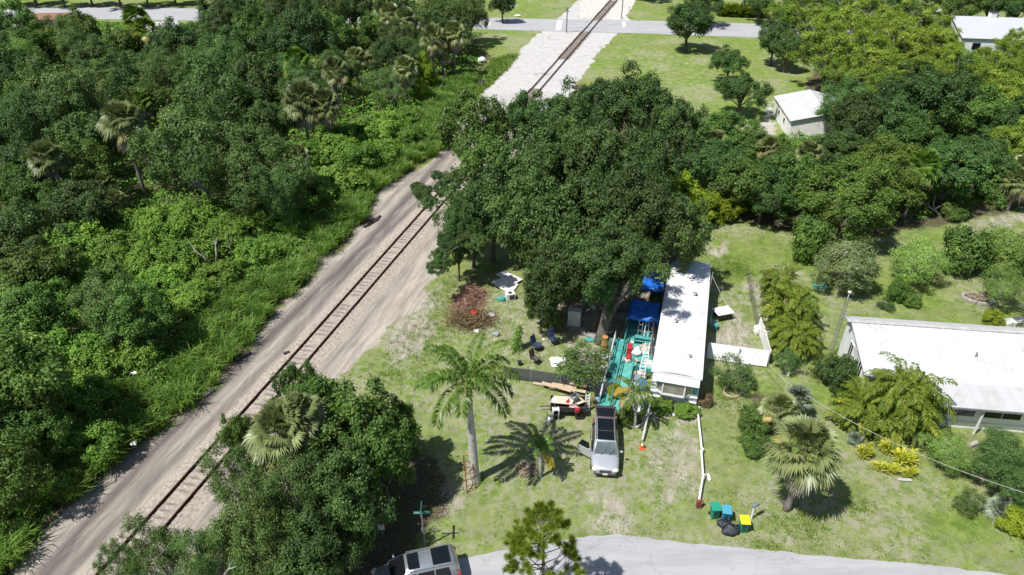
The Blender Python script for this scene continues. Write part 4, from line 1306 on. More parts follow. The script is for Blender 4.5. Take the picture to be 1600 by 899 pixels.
# young pine near the camera
def pine(u, v, top, xy):
    o = thing('pine_tree', 'young pine with airy needle tufts rising over the near street at the bottom edge', 'pine tree', (xy[0], xy[1], 0))
    rr = random.Random(3); mb = MB(); rng = np.random.RandomState(5); lv = Leaves()
    mb.tube([(0, 0, -.2), (.05, 0, top * .5), (0, .05, top * .93)], [.13, .09, .025], 8)
    tips = []
    z = top * .35
    while z < top * .93:
        for k in range(4):
            az = rr.uniform(0, 6.28); L = (1 - (z / top) ** 1.6) * rr.uniform(1.4, 2.4) + .35
            d = Vector((math.cos(az), math.sin(az), 0)); st = Vector((0, 0, z)); e = st + d * L + Vector((0, 0, L * .35))
            m_ = st.lerp(e, .5) - Vector((0, 0, .08 * L))
            mb.tube([st, m_, e], [.035, .022, .01], 5, False)
            tips.append(e)
            for _ in range(3):
                q = m_.lerp(e, rr.uniform(.2, 1)); a2 = az + rr.choice((-1, 1)) * rr.uniform(.5, 1.1)
                e2 = q + Vector((math.cos(a2), math.sin(a2), rr.uniform(.2, .8))) * rr.uniform(.25, .6)
                mb.tube([q, e2], [.012, .007], 4, False); tips.append(e2)
        z += .42
    tips.append(Vector((0, 0, top * .95)))
    for e in tips:
        n = 105
        al = rng.rand(n)[:, None] * np.array([0, 0, -.22])
        d = nrm(rdir(rng, n) + np.array([0, 0, .9]))
        p0 = np.array(e) + al * .8; L = rng.uniform(.2, .38, n)[:, None]
        lv.blades(p0, p0 + d * L * .5, p0 + d * L, nrm(np.cross(d, rdir(rng, n))) * .014, np.clip(rng.uniform(0, .5) + rng.uniform(0, .45, n), 0, 1))
    mb.build('trunk', BARK, o, smooth=True)
    link('needles', lv.mesh('needles', MATS['pine_leaf']), o)


_pt = P(850, 815, 8.2)
pine(0, 0, 9.0, (_pt.x, _pt.y))

# croton bed, banana row, dead branches
def rosette_mesh(name, seed, n, H, R, W, mat, nb=9):
    rng = np.random.RandomState(seed); lv = Leaves()
    for i in range(n):
        cx, cy = rng.uniform(-R, R, 2) * .75
        az = rng.uniform(0, 6.28, nb); el = rng.uniform(.25, 1.3, nb)
        d = np.stack([np.cos(az) * np.cos(el), np.sin(az) * np.cos(el), np.sin(el)], 1)
        L = rng.uniform(.35, .6, nb)[:, None] * H / .9
        p0 = np.array([cx, cy, H * rng.uniform(.05, .55)]) + np.zeros((nb, 3))
        lv.blades(p0, p0 + d * L * .55, p0 + d * L * .95 - np.array([0, 0, .12]) * L, nrm(np.cross(d, rdir(rng, nb) * .3 + np.array([0, 0, 1]))) * W, np.clip(rng.uniform(0, .80) + rng.uniform(0, .32, nb), 0, 1))
    return lv.mesh(name, MATS[mat])


CRO = rosette_mesh('foliage', 1, 30, 1.5, .95, .05, 'croton_leaf', 13)
for lab, u, v, sx, sy, rz in (('left yellow croton, smallest of the bed', 1348, 716, .6, .45, 0), ('big yellow croton at the back of the bed', 1388, 706, .85, .55, .2), ('yellow croton on the right of the bed', 1410, 725, .75, .65, -.4),
                              ('low yellow croton hedge along the front of the bed', 1382, 738, 1.0, .35, -.3), ('low yellow croton at the right front corner of the bed', 1418, 745, .6, .3, .1)):
    p = P(u, v); o = thing('croton_shrub', lab, 'shrub', p, rz, None, (sx, sy, .9 if sy > .4 else .6)); link('foliage', CRO, o)
BAN = rosette_mesh('foliage', 2, 40, 2.6, 1.6, .2, 'areca_leaf')
for i in range(9):
    p = P(1128 + i * 7.6, 25 + i * .3); o = thing('banana_plant', 'yellow tinged banana plant in the row beyond the far road', 'banana plant', p, i * 1.3, 'banana plants in the row beyond the far road', (1.1, 1.1, 1.15)); link('foliage', BAN, o)


def dead_tree(name, label, u, v, paths, r=.07, cat='dead branch', mat=None):
    o_ = P(u, v)
    mb = MB()
    for pa in paths:
        pts = [P(a, b_, h) - o_ for a, b_, h in pa]
        mb.tube(pts, [r * (1 - .75 * i / (len(pts) - 1)) for i in range(len(pts))], 6)
    ob = mb.build(name, mat or PALEBARK); ob.location = o_
    return tag(ob, label, cat)


dead_tree('dead_tree', 'bleached dead tree with forked bare limbs standing above the thicket', 337, 425,
          [[(338, 425, 0), (338, 400, 2.2), (336, 375, 3.6), (330, 368, 4.2)], [(338, 418, 1), (322, 405, 2.2), (305, 393, 3.0), (296, 378, 3.8)], [(337, 385, 3.2), (341, 370, 4.3)], [(322, 405, 2.2), (315, 392, 3.2)]], .09, 'dead tree')
dead_tree('dead_tree', 'single bleached bare stem right of the forked dead tree', 364, 400, [[(364, 402, .5), (358, 380, 2.6), (352, 360, 4.2)]], .07, 'dead tree')
dead_tree('dead_tree', 'short white dead stem at the foot of the big oaks', 367, 345, [[(367, 348, .5), (366, 330, 3), (368, 325, 3.6)], [(366, 338, 2), (362, 335, 2.6)]], .06, 'dead tree')
dead_tree('dead_tree', 'leaning brown dead trunk near the left edge of the thicket', 70, 540, [[(64, 540, 0), (74, 515, 2.5), (84, 490, 4.5)], [(72, 522, 2), (80, 470, 4.6)]], .09, 'dead tree', BARK)
dead_tree('dead_tree', 'leaning dead fork in the dark thicket right of the brown trunk', 100, 505, [[(96, 504, 1), (108, 485, 3), (122, 458, 5)], [(108, 485, 3), (106, 466, 4.4)]], .09, 'dead tree')
dead_tree('dead_tree', 'bare white branches poking out beneath the dark tree at right', 1465, 335, [[(1466, 336, .2), (1458, 322, 1.4), (1462, 305, 2.6)], [(1464, 332, .6), (1452, 324, 1.5), (1450, 316, 1.9)], [(1460, 328, .9), (1470, 322, 1.3)]], .09, 'dead tree')
dead_tree('dead_tree', 'bare white twigs in the foliage at the bottom of the front clump', 355, 898, [[(350, 900, 5), (360, 885, 6.2), (364, 875, 7)], [(357, 890, 6), (370, 886, 6.6)], [(360, 885, 6.2), (357, 872, 7)]], .045, 'dead branch')
dead_tree('dead_tree', 'pale bare snag in the front clump right of the fan palm', 507, 718, [[(507, 720, 4), (506, 700, 6.4), (505, 690, 7.2)], [(506, 705, 5.8), (513, 697, 6.8)]], .05, 'dead branch')
for lab, pth in (('bare pale trunk leaning under the pale olive tree, left', [(590, 175, .5), (596, 158, 3)]), ('bare pale trunk leaning under the pale olive tree, middle', [(606, 172, .5), (615, 155, 2.6), (620, 148, 3.6)]), ('bare pale trunk leaning under the pale olive tree, right', [(618, 176, .2), (623, 162, 2.4)])):
    dead_tree('bare_trunk', lab, pth[0][0], pth[0][1], [pth], .12, 'dead trunk')

# ================================================================ built things
WHITE = pm('white_paint', (.78, .78, .77), .5, .08, 1.5)
OFFW = pm('off_white', (.62, .61, .57), .7, .15, 2, dirt=(.40, .37, .32))
GLASS = pm('dark_glass', (.008, .011, .014), .12, .2, 1, spec=.35)
GLASS2 = pm('window_glass', (.12, .15, .16), .12, .35, 1.2, spec=.5)
TEAL = pm('teal_paint', (.075, .36, .32), .65, .35, 2.5, dirt=(.24, .36, .32))
TEALW = pm('worn_teal', (.10, .38, .34), .75, .3, 1.8, dirt=(.36, .32, .29))
BLUE = pm('blue_tarp_cloth', (.02, .15, .60), .4, .35, 2.0, dirt=(.08, .36, .80), bump=.5)
BLUE2 = pm('blue_plastic', (.04, .22, .55), .4, .2, 2)
BLACK = pm('black_plastic', (.022, .022, .025), .5, .3, 3)
GREYM = pm('grey_metal', (.30, .31, .32), .45, .2, 4, .4)
RED = pm('red_plastic', (.42, .03, .035), .5, .35, 5)
ORANGE = pm('orange_plastic', (.72, .14, .03), .5, .2, 3)
TANW = pm('tan_lumber', (.52, .40, .27), .8, .2, 2.0, dirt=(.38, .27, .17))
GREYW = pm('grey_lumber', (.30, .28, .26), .9, .3, 2.0, dirt=(.42, .38, .33))
CARD = pm('cardboard', (.58, .50, .38), .9, .12, 2)
RUSTR = pm('red_rust', (.20, .06, .035), .9, .4, 5)
STONE = pm('stone', (.40, .37, .33), .95, .3, 2, bump=.5)
CONC = pm('concrete', (.46, .45, .43), .9, .2, 2)


def roof_mat(name, col, per, axis='X', amp=.5, dirt=(.55, .54, .50)):
    m, t, b = nodes_of(name)
    tc = N(t, 'TexCoord').outputs['Object']
    wv = N(t, 'TexWave'); wv.wave_type = 'BANDS'; wv.bands_direction = axis; wv.wave_profile = 'SIN'
    wv.inputs['Scale'].default_value = per; t.links.new(tc, wv.inputs[0])
    c = mixc(t, ramp(t, noise(t, .6, 6, .7, tc, .8), .50, .70), col, dirt)
    c = mixc(t, ramp(t, wv.outputs[1], .0, .25), mixc(t, .22, c, (.4, .42, .44)), c)
    t.links.new(c, b.inputs['Base Color']); b.inputs['Roughness'].default_value = .45
    bn = N(t, 'Bump'); bn.inputs['Strength'].default_value = amp; bn.inputs['Distance'].default_value = .05
    t.links.new(wv.outputs[1], bn.inputs['Height']); t.links.new(bn.outputs[0], b.inputs['Normal'])
    MATS[name] = m
    return m


ROOFW = roof_mat('white_metal_roof', (.55, .555, .56), .7, 'X', .4, (.46, .455, .43))
ROOFT = roof_mat('coated_flat_roof', (.64, .645, .65), .26, 'Y', .2, (.52, .525, .53))
ROOFG = roof_mat('distant_metal_roof', (.48, .50, .52), .5, 'X', .4)
SIDING = roof_mat('lap_siding', (.64, .70, .76), 1.1, 'Z', .8, (.45, .50, .55))
SIDW = roof_mat('white_siding', (.86, .87, .88), 1.1, 'Z', .3, (.66, .66, .64))


def win(parent, x, z, wd, ht, face='y', at=0.0, frame=.07, mat=None, mull=1, name='window'):
    """window with a frame and a pane sub-part; face 'y' = wall facing -y, 'x' = wall facing -x"""
    mb = MB(); th = .06
    def bx(cx, cz, sx, sz, off=0, t_=th):
        if face == 'y': mb.box((cx, at - t_ / 2 - off, cz), (sx, t_, sz))
        else: mb.box((at - t_ / 2 - off, cx, cz), (t_, sx, sz))
    bx(x, z + ht / 2 - frame / 2, wd, frame); bx(x, z - ht / 2 + frame / 2, wd, frame)
    bx(x - wd / 2 + frame / 2, z, frame, ht - 2 * frame); bx(x + wd / 2 - frame / 2, z, frame, ht - 2 * frame)
    for k in range(mull):
        q = x - wd / 2 + wd * (k + 1) / (mull + 1)
        bx(q, z, .045, ht - 2 * frame)
    f = mb.build(name, WHITE, parent)
    mb = MB(); bx(x, z, wd - frame * 1.5, ht - frame * 1.5, 0, .03)
    mb.build('pane', mat or GLASS2, f)
    return f


# ---------------- the trailer
TRZ = -math.radians(15.4)
F = P(1019, 578, 3.0)
tr = thing('mobile_home', 'long narrow white roofed trailer home with a front bay window beside the teal deck', 'mobile home', (F.x, F.y, 0), TRZ)
W_, L_ = 3.62, 16.8
mb = MB(); mb.box((W_ / 2, L_ / 2, 1.62), (W_ - .12, L_ - .12, 2.46)); mb.build('wall', SIDING, tr)
mb = MB(); mb.box((W_ / 2, L_ / 2, .20), (W_ - .2, L_ - .2, .44)); mb.build('skirting', OFFW, tr)
mb = MB()
n = 8
for j in range(n):     # gently bowed roof
    x0 = W_ * j / n; x1 = W_ * (j + 1) / n
    z0 = 2.93 + .11 * math.sin(math.pi * j / n); z1 = 2.93 + .11 * math.sin(math.pi * (j + 1) / n)
    mb.poly([(x0, 0, z0), (x1, 0, z1), (x1, L_, z1), (x0, L_, z0)])
bmesh.ops.remove_doubles(mb.bm, verts=mb.bm.verts, dist=.001)
r = bmesh.ops.extrude_face_region(mb.bm, geom=mb.bm.faces[:])
bmesh.ops.translate(mb.bm, verts=[v for v in r['geom'] if isinstance(v, bmesh.types.BMVert)], vec=(0, 0, -.07))
mb.build('roof', ROOFT, tr)
mb = MB()
for a_, b_ in (((W_ / 2, -.02, 2.84), (W_ + .05, .04, .13)), ((W_ / 2, L_ + .02, 2.84), (W_ + .05, .04, .13))): mb.box(a_, b_)
for x in (-.025, W_ + .025): mb.box((x, L_ / 2, 2.86), (.04, L_, .11))
mb.build('fascia', WHITE, tr)
mb = MB(); mb.slab([(.15, -.5, 2.42), (W_ - .1, -.5, 2.42), (W_ - .1, .07, 2.78), (.15, .07, 2.78)], .04); mb.build('awning', SIDING, tr)
# bay window
by = MB()
bx0, bx1, bz0, bz1 = .95, 2.75, 1.25, 2.25
out = [(.45, .06), (.95, -.38), (2.55, -.38), (3.1, .06)]
by.prism(out, bz0 - .18, bz0 - .02); by.prism(out, bz1 + .02, bz1 + .12)
for x, y in out[1:3]: by.box((x, y + .03, (bz0 + bz1) / 2), (.10, .08, bz1 - bz0 + .03))
for x, y in (out[0], out[3]): by.box((x, y, (bz0 + bz1) / 2), (.08, .08, bz1 - bz0 + .03))
f = by.build('bay_window', WHITE, tr)
g_ = MB(); g_.prism([(.50, .05), (.98, -.33), (2.52, -.33), (3.05, .05)], bz0 - .03, bz1 + .03); g_.build('pane', pm('curtained_glass', (.30, .29, .25), .15, .4, 1.2, spec=.8), f)
mb = MB(); mb.box((3.28, .03, 1.75), (.34, .05, .95)); mb.build('shutter', TEAL, tr)
mb = MB(); mb.box((W_ / 2, .01, .98), (W_ - .15, .09, .10)); mb.box((W_ / 2, .01, .48), (W_ - .15, .09, .07)); mb.build('trim', WHITE, tr)
for y in (3.0, 6.0, 9.5, 13): win(tr, y, 1.8, 1.1, .8, 'x', .05, mat=GLASS)
mb = MB(); mb.box((.03, 4.5, 1.35), (.06, .85, 1.95)); d = mb.build('door', WHITE, tr); mb = MB(); mb.box((-.02, 4.2, 1.35), (.05, .05, .12)); mb.build('handle', GREYM, d)
for x, y, s_ in ((1.2, 6.5, .22), (2.5, 11, .25), (1.6, 15, .2), (2.6, 2.2, .16)):
    mb = MB(); mb.tube([(x, y, 2.95), (x, y, 3.2)], [s_ * .5, s_ * .5], 10); mb.tube([(x, y, 3.2), (x, y, 3.26)], [s_ * .85, s_ * .5], 10); mb.build('roof_vent', GREYM, tr)


def tloc(x, y, z=0):       # trailer frame -> world
    return tr.matrix_basis_loc(x, y, z) if False else Vector((F.x + x * math.cos(TRZ) - y * math.sin(TRZ), F.y + x * math.sin(TRZ) + y * math.cos(TRZ), z))


# ---------------- the white house
HRZ = -math.radians(7.0)
hp = P(1331, 503, 4.25)
HX = hp.x - math.sin(-HRZ) * 7.0; HY = hp.y - math.cos(HRZ) * 7.0
ho = thing('white_house', 'large white house with a broad ribbed metal roof and porch windows at the right', 'house', (HX, HY, 0), HRZ)
LH = 24.0
mb = MB(); mb.prism([(.3, 2.45), (4.4, 2.45), (4.4, .4), (LH + .3, .4), (LH + .3, 8.4), (.3, 8.4)], 0, 2.5)
wl = mb.build('wall', SIDW, ho)
mb = MB()
prof = [(2.45, 2.48), (2.45, 2.80), (7.0, 4.16), (8.4, 3.62), (8.4, 2.48)]
va = [mb.bm.verts.new((.3, y, z)) for y, z in prof]; vb = [mb.bm.verts.new((.5, y, z)) for y, z in prof]
mb.bm.faces.new(va); mb.bm.faces.new(vb[::-1])
for i in range(len(prof)): mb.bm.faces.new((va[i], va[(i + 1) % len(prof)], vb[(i + 1) % len(prof)], vb[i]))
mb.build('gable', SIDW, ho)
mb = MB()
mb.slab([(-.05, 2.1, 2.80), (LH + .6, 2.1, 2.80), (LH + .6, 7.0, 4.28), (-.05, 7.0, 4.28)], .09)
mb.slab([(-.05, 7.0, 4.28), (LH + .6, 7.0, 4.28), (LH + .6, 8.8, 3.55), (-.05, 8.8, 3.55)], .09)
rf = mb.build('roof', ROOFW, ho)
mb = MB(); x = 0.0
while x < LH + .6:
    M0 = Vector((x, 2.1, 2.815)); M1 = Vector((x, 6.95, 4.285))
    mb.slab([M0 + Vector((-.03, 0, .02)), M0 + Vector((.03, 0, .02)), M1 + Vector((.03, 0, .02)), M1 + Vector((-.03, 0, .02))], .03); x += .48
ob = mb.build('seam', ROOFW, rf)
mb = MB(); mb.box((LH / 2, 7.0, 4.30), (LH + .7, .34, .05)); mb.build('ridge_cap', CONC, rf)
for x, y, z in ((8.4, 4.5, 3.52), (12.6, 3.6, 3.25), (17, 5.0, 3.67)):
    mb = MB(); mb.tube([(x, y, z - .1), (x, y, z + .38)], .07, 8); mb.build('vent_pipe', GREYM, rf)
mb = MB(); mb.slab([(4.2, -.3, 2.52), (LH + .6, -.3, 2.52), (LH + .6, 2.14, 2.79), (4.2, 2.14, 2.79)], .07)
mb.build('porch_roof', roof_mat('porch_metal', (.50, .50, .50), .35, 'X', .3, (.42, .42, .40)), ho)
mb = MB(); mb.box((LH / 2 + 2.4, -.36, 2.46), (LH - 3.6, .10, .14)); mb.build('gutter', GREYM, ho)
for k in range(6): win(ho, 6.1 + 3.1 * k, 1.72, 2.7, 1.15, 'y', .40, .08, GLASS if k % 2 else GLASS2, 1)
mb = MB(); mb.box((LH / 2 + 2.4, .36, .62), (LH - 4.4, .06, .12)); mb.build('sill', WHITE, ho)
for y in (3.9, 6.3): win(ho, y, 2.0, .8, 1.35, 'x', .32, .06, GLASS, 1)
for x in (7.65, 13.85, 20.05): 
    mb = MB(); mb.box((x - .12, -.18, 1.25), (.11, .11, 2.45)); mb.build('porch_post', WHITE, ho)
mb = MB(); mb.slab([(4.3, -.9, .55), (4.8, -.9, .55), (4.3, .25, 1.15), (3.9, .25, 1.15)], .08); tag(mb.build('leaning_board', WHITE), 'short white board leaning on the porch wall of the white house', 'board'); bpy.data.objects['leaning_board'].location = (HX, HY, 0); bpy.data.objects['leaning_board'].rotation_euler = (0, 0, HRZ)

# antenna mast
mx, my = HX + math.sin(-HRZ) * 8.0 - .35, HY + 8.1
am = thing('antenna_mast', 'grey lattice antenna mast rising at the back left corner of the white house', 'antenna', (mx, my, 0))
mb = MB()
cs = [(.17 * math.cos(a), .17 * math.sin(a)) for a in (0, 2.09, 4.19)]
for c in cs: mb.tube([(c[0], c[1], 0), (c[0] * .8, c[1] * .8, 5.7)], .022, 5)
for k in range(18):
    z = .3 * k + .15
    for i in range(3):
        c, d = cs[i], cs[(i + 1) % 3]; mb.tube([(c[0], c[1], z), (d[0], d[1], z + .28)], .012, 4)
mb.build('lattice', GREYM, am)
mb = MB(); mb.tube([(0, 0, 5.6), (0, 0, 6.2)], .03, 6); mb.blob((0, 0, 6.25), (.16, .16, .12), 2, .1, 1); mb.build('antenna_head', WHITE, am)


# ---------------- small outbuildings
def gable_house(name, label, cat, A, B, C, zr, ze, roofm, wallm, base_extra=0.0):
    """A,B = left eave back/front, C = ridge back (world xyz)"""
    A, B, C = Vector(A), Vector(B), Vector(C)
    y = Vector((B.x - A.x, B.y - A.y, 0)); Ly = y.length; y.normalize(); x = Vector((-y.y, y.x, 0))
    if (C - A).dot(x) < 0: x = -x
    w2 = (C - A).dot(x)
    o = thing(name, label, cat, (A.x, A.y, 0))
    def q(a, b, z): v = x * a + y * b; return Vector((v.x, v.y, z))
    ov = .3
    k = (zr - ze) / w2
    mb = MB()
    pr = [(ov, 0), (ov, ze - .02), (w2, zr - .1 - ov * k * 0), (2 * w2 - ov, ze - .02), (2 * w2 - ov, 0)]
    pr = [(ov, 0), (ov, ze + ov * k - .07), (w2, zr - .07), (2 * w2 - ov, ze + ov * k - .07), (2 * w2 - ov, 0)]
    a_ = [mb.bm.verts.new(q(p[0], ov, p[1])) for p in pr]; b_ = [mb.bm.verts.new(q(p[0], Ly - ov, p[1])) for p in pr]
    mb.bm.faces.new(a_); mb.bm.faces.new(b_[::-1])
    for i in range(5): mb.bm.faces.new((a_[i], a_[(i + 1) % 5], b_[(i + 1) % 5], b_[i]))
    mb.build('wall', wallm, o)
    mb = MB()
    mb.slab([q(0, 0, ze), q(w2, 0, zr), q(w2, Ly, zr), q(0, Ly, ze)], .07)
    mb.slab([q(w2, 0, zr), q(2 * w2, 0, ze), q(2 * w2, Ly, ze), q(w2, Ly, zr)], .07)
    rfo = mb.build('roof', roofm, o)
    return o, q, w2, Ly, rfo


BEIGE = pm('beige_wall', (.80, .79, .75), .8, .12, 2)
o, q, w2, Ly, rfo = gable_house('white_shed', 'small white metal roofed shed with beige walls below the bamboo', 'shed', P(1209, 151, 2.7), P(1235, 190, 2.7), P(1259, 133, 3.9), 3.9, 2.7, ROOFW, BEIGE)
for yy_ in (.35, .65):
    mb = MB(); c = q(.26, Ly * yy_, 1.5); ax_ = q(0, 1, 0); rot = Matrix.Rotation(math.atan2(ax_.y, ax_.x), 4, 'Z')
    mb.box(c, (.8, .07, .8), rot=rot); f = mb.build('window', WHITE, o); mb = MB(); mb.box(c + q(-.05, 0, 0), (.62, .03, .62), rot=rot); mb.build('pane', GLASS, f)
mb = MB(); c = q(w2 * 1.1, Ly - .27, 1.0); mb.box(c, (.07, 1.0, 2.0), rot=rot @ Matrix.Rotation(0, 4, 'Z')); mb.build('door', OFFW, o)
p = P(1268, 214); mb = MB(); mb.box((0, 0, .05), (1.3, .9, .1)); [mb.box((sx * .62, 0, .5), (.06, .9, .9)) for sx in (-1, 1)]; [mb.box((0, sy * .42, .5), (1.2, .06, .9)) for sy in (-1, 1)]
cr = mb.build('orange_crate', pm('orange_wood', (.62, .30, .10), .8, .2, 3)); cr.location = p; cr.rotation_euler = (0, 0, .2); tag(cr, 'orange wooden crate against the front of the white shed', 'crate')
mb = MB(); mb.box((0, 0, .04), (2.2, 1.2, .08)); cr = mb.build('wooden_step', OFFW); cr.location = P(1250, 208); tag(cr, 'pale low platform in front of the white shed', 'platform')

o, q, w2, Ly, rfo = gable_house('distant_house', 'distant white house with a grey metal roof and square chimney, top right', 'house', P(1632, 66, 3.2) + Vector((6, 0, 0)), P(1504, 60, 3.2), P(1640, 33, 5.4) + Vector((6, 0, 0)), 5.6, 3.2, ROOFG, WHITE)
c = q(w2, Ly * .62, 5.6); mb = MB(); mb.box((c.x, c.y, 5.7), (1.1, 1.1, 1.6)); ch = mb.build('chimney', WHITE, rfo); mb = MB(); mb.box((c.x, c.y, 6.6), (1.3, 1.3, .18)); mb.build('cap', BLACK, ch)
ax_ = q(0, 1, 0); rot = Matrix.Rotation(math.atan2(ax_.y, ax_.x), 4, 'Z')
for f_ in (.15, .35, .6, .85):
    c = q(.26, Ly * f_, 1.7); mb = MB(); mb.box(c, (1.4, .08, 1.2), rot=rot); mb.build('window', GLASS, o)


def box_house(name, label, cat, u, v, sx, sy, h, roofm, wallm, rz=0.0, rise=1.2):
    p = P(u, v); o = thing(name, label, cat, p, rz)
    mb = MB(); mb.box((0, 0, h / 2), (sx - .5, sy - .5, h)); mb.build('wall', wallm, o)
    mb = MB(); e = .0
    mb.slab([(-sx / 2, -sy / 2, h + .08), (sx / 2, -sy / 2, h + .08), (sx / 2, 0, h + rise), (-sx / 2, 0, h + rise)], .1)
    mb.slab([(-sx / 2, 0, h + rise), (sx / 2, 0, h + rise), (sx / 2, sy / 2, h + .08), (-sx / 2, sy / 2, h + .08)], .1)
    mb.build('roof', roofm, o)
    for k in (-1, 1):
        mb = MB(); mb.prism([(k * (sx / 2 - .33), -sy / 2 + .3), (k * (sx / 2 - .33), sy / 2 - .3), (k * (sx / 2 - .28), sy / 2 - .3), (k * (sx / 2 - .28), -sy / 2 + .3)], h, h + .1); mb.build('gable', wallm, o)
    mb = MB(); mb.box((0, -sy / 2 + .22, h * .45), (1.0, .08, h * .85)); mb.build('door', WHITE, o)
    for x in (-sx * .3, sx * .3):
        mb = MB(); mb.box((x, -sy / 2 + .22, h * .55), (1.0, .08, 1.0)); mb.build('window', GLASS, o)
    return o


box_house('roadside_house', 'small pitched white roof showing among trees by the far road at top left', 'house', 258, 64, 6.5, 9, 2.8, ROOFW, WHITE, .5, .9)
box_house('roadside_house', 'low brown roofed house by the far road near the top left corner', 'house', 88, 46, 8, 7, 2.6, pm('brown_roof', (.26, .13, .085), .9, .2, 2), BEIGE, .1, .8)
box_house('roadside_house', 'house with a blue grey roof left of the brown roof, top left corner', 'house', 42, 46, 6, 7, 2.4, pm('bluegrey_roof', (.14, .19, .27), .8, .2, 2), WHITE, .1, .5)
box_house('roadside_house', 'pale roofed building just showing above the bamboo at the top edge', 'house', 1335, 6, 9, 7, 3, ROOFG, WHITE, 0, 1.0)
box_house('roadside_house', 'white walled building glimpsed among trees left of the distant white house', 'house', 1462, 44, 5, 5, 3, ROOFG, BEIGE, .4, 1.2)

# ---------------- cars
PAINT = pm('silver_paint', (.52, .55, .58), .3, .05, 1, .4, coat=.8)
PAINT2 = pm('silver_grey_paint', (.33, .355, .385), .26, .05, 1, .55, coat=.8)
RUBBER = pm('tyre_rubber', (.02, .02, .02), .9, .2, 5)
LAMP = pm('headlight_lens', (.62, .60, .50), .15, .1, 3, spec=.8)
TAIL = pm('taillight_lens', (.45, .02, .03), .25, .1, 3)
TRIM = pm('dark_trim', (.05, .05, .055), .6, .2, 3)


def loft(rings, mat, name, parent, smooth=True, subd=1, cap=True):
    bm = bmesh.new(); R_ = []
    for r in rings: R_.append([bm.verts.new(p) for p in r])
    n = len(rings[0])
    for i in range(len(R_) - 1):
        for k in range(n):
            bm.faces.new((R_[i][k], R_[i][(k + 1) % n], R_[i + 1][(k + 1) % n], R_[i + 1][k]))
    if cap: bm.faces.new(R_[0][::-1]); bm.faces.new(R_[-1])
    bmesh.ops.recalc_face_normals(bm, faces=bm.faces)
    me = bpy.data.meshes.new(name); bm.to_mesh(me); bm.free(); me.materials.append(mat)
    for p in me.polygons: p.use_smooth = smooth
    o = link(name, me, parent)
    if subd: md = o.modifiers.new('s', 'SUBSURF'); md.levels = subd; md.render_levels = subd
    return o


